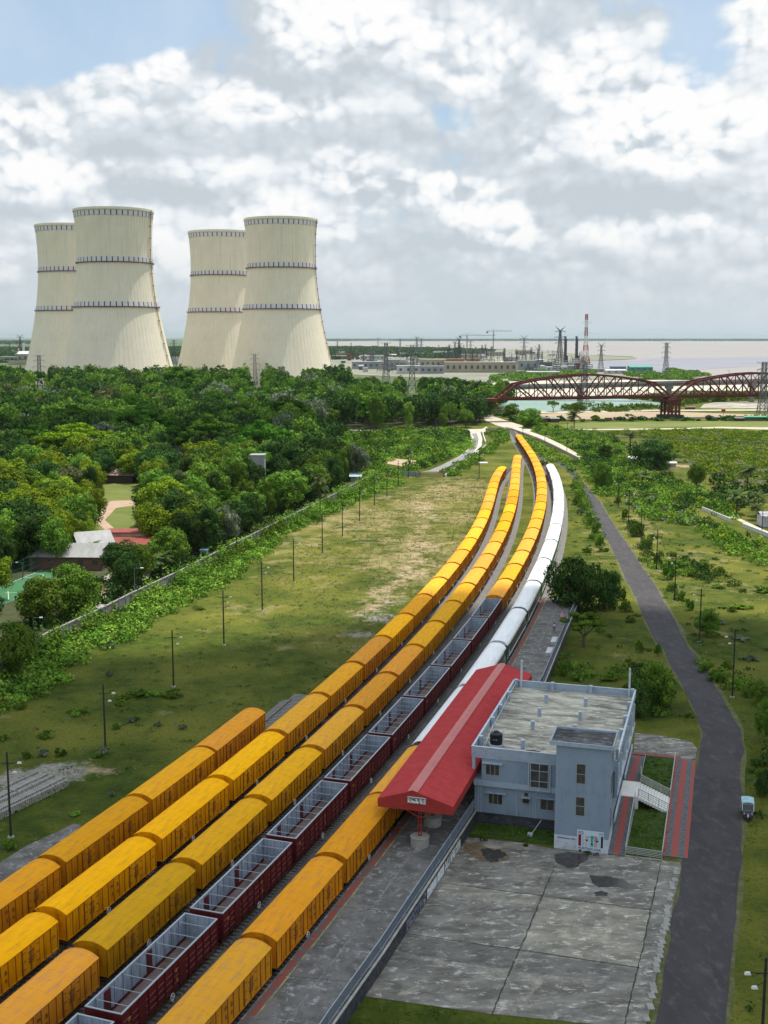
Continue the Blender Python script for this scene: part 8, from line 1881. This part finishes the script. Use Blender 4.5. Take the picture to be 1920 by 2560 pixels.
    if skirt:
        b = MB(); n = 20; rows = [(1.0,.13,.11),(.85,.19,.17),(.55,.27,.25),(.12,.38,.36)]; vv = []
        for z, rx, ry in rows: vv += [(rx*(1+.05*math.sin(5*2*math.pi*i/n))*math.cos(2*math.pi*i/n), ry*math.sin(2*math.pi*i/n), z) for i in range(n)]
        b.add(vv, [(j*n+i, j*n+(i+1) % n, (j+1)*n+(i+1) % n, (j+1)*n+i)[::-1] for j in range(3) for i in range(n)]); b.build('skirt', mat('skirt_pink', skirt, .85), t)
    return t
pM = G(1385.6, 1580, PZ); person(pM, math.radians(-8), 'person in white shirt and dark trousers walking away along the platform', (0.55,0.57,0.66), (0.03,0.028,0.03), 'walk')
pW = G(1405, 1543, PZ); person(pW, math.radians(160), 'person with long dark hair and wide pink dress on the far platform', (0.50,0.20,0.24), (0.5,0.25,0.28), 'stand', (0.58,0.30,0.33), True)
pS = G(1423, 1541, PZ); person(pS, math.radians(80), 'person in dark clothes standing in the shade at the platform railing', (0.03,0.02,0.03), (0.02,0.02,0.03), 'stand')
c0 = S2W(-13.35, -1.2, 0); dS = S2W(-14.15, -1.9, 0); person(Vector((dS.x, dS.y, PZ+1.0-.48)), math.radians(120), 'person in pink top sitting on the round seat under the canopy', (0.50,0.14,0.17), (0.04,0.04,0.07), 'sit')
dS2 = S2W(-13.9, -2.1, 0); person(Vector((dS2.x-.3, dS2.y-.1, PZ+1.0-.48)), math.radians(150), 'person in dark clothes sitting beside the one in pink', (0.03,0.03,0.06), (0.025,0.025,0.03), 'sit')
# ------------------------------------------------------------------ shade-casting cloud over the station and the air itself
def unseen_cloud(cx, cy, rx, ry, z, seed, turn=0.0, op=.86):
    m = bpy.data.materials.get('cloud_vapour')
    if m is None:
        m = bpy.data.materials.new('cloud_vapour'); m.use_nodes = True; t = m.node_tree; N = t.nodes; L = t.links; N.clear(); out = N.new('ShaderNodeOutputMaterial'); d = N.new('ShaderNodeBsdfDiffuse'); d.inputs['Color'].default_value = (.9,.9,.9,1); tr = N.new('ShaderNodeBsdfTransparent'); mx = N.new('ShaderNodeMixShader')
        mx.inputs[0].default_value = op; L.new(tr.outputs[0], mx.inputs[1]); L.new(d.outputs[0], mx.inputs[2]); L.new(mx.outputs[0], out.inputs[0])
    r_ = np.random.default_rng(seed); b = MB(); n, mm = 72, 14; ph = r_.uniform(0, 6.28, 8); am = r_.uniform(.03, .09, 8); vv = []
    for j in range(mm+1):
        th_ = math.pi*j/mm
        for i in range(n):
            a = 2*math.pi*i/n; w_ = 1+sum(am[k]*math.sin((k+2)*a+ph[k]) for k in range(8)); zz = (90 if th_ < math.pi/2 else 25)*math.cos(th_)*(1+.25*math.sin(3*a+ph[0])+.2*math.sin(7*a*.9+ph[1]))
            x, y = rx*w_*math.sin(th_)*math.cos(a), ry*w_*math.sin(th_)*math.sin(a); vv.append((cx+x*math.cos(turn)-y*math.sin(turn), cy+x*math.sin(turn)+y*math.cos(turn), z+zz))
    b.add(vv, [(j*n+i, (j+1)*n+i, (j+1)*n+(i+1) % n, j*n+(i+1) % n) for j in range(mm) for i in range(n)]); o = b.build('cloud', m, smooth=True); return tag(o, kind='stuff')
def shade_cloud(gx, gy, rx, ry, z, seed, turn=0.0): unseen_cloud(gx+S.x/S.z*z, gy+S.y/S.z*z, rx, ry, z, seed, turn)
shade_cloud(0, 92, 300, 140, 1150, 3, 0.0); shade_cloud(-110, 575, 120, 62, 1150, 7, 0.3)  # out of view; first dims the foreground, second added to vary the wood's light
hm = bpy.data.materials.new('haze'); hm.use_nodes = True; t = hm.node_tree; N = t.nodes; L = t.links; N.clear(); out = N.new('ShaderNodeOutputMaterial'); pv = N.new('ShaderNodeVolumePrincipled')
pv.inputs['Color'].default_value = (0.52,0.62,0.70,1); pv.inputs['Density'].default_value = HAZE_D; pv.inputs['Anisotropy'].default_value = .3; L.new(pv.outputs[0], out.inputs['Volume'])
b = MB(); b.box(-72000, -3500, -1.6, 72000, 71000, 215); tag(b.build('haze', hm), kind='stuff')
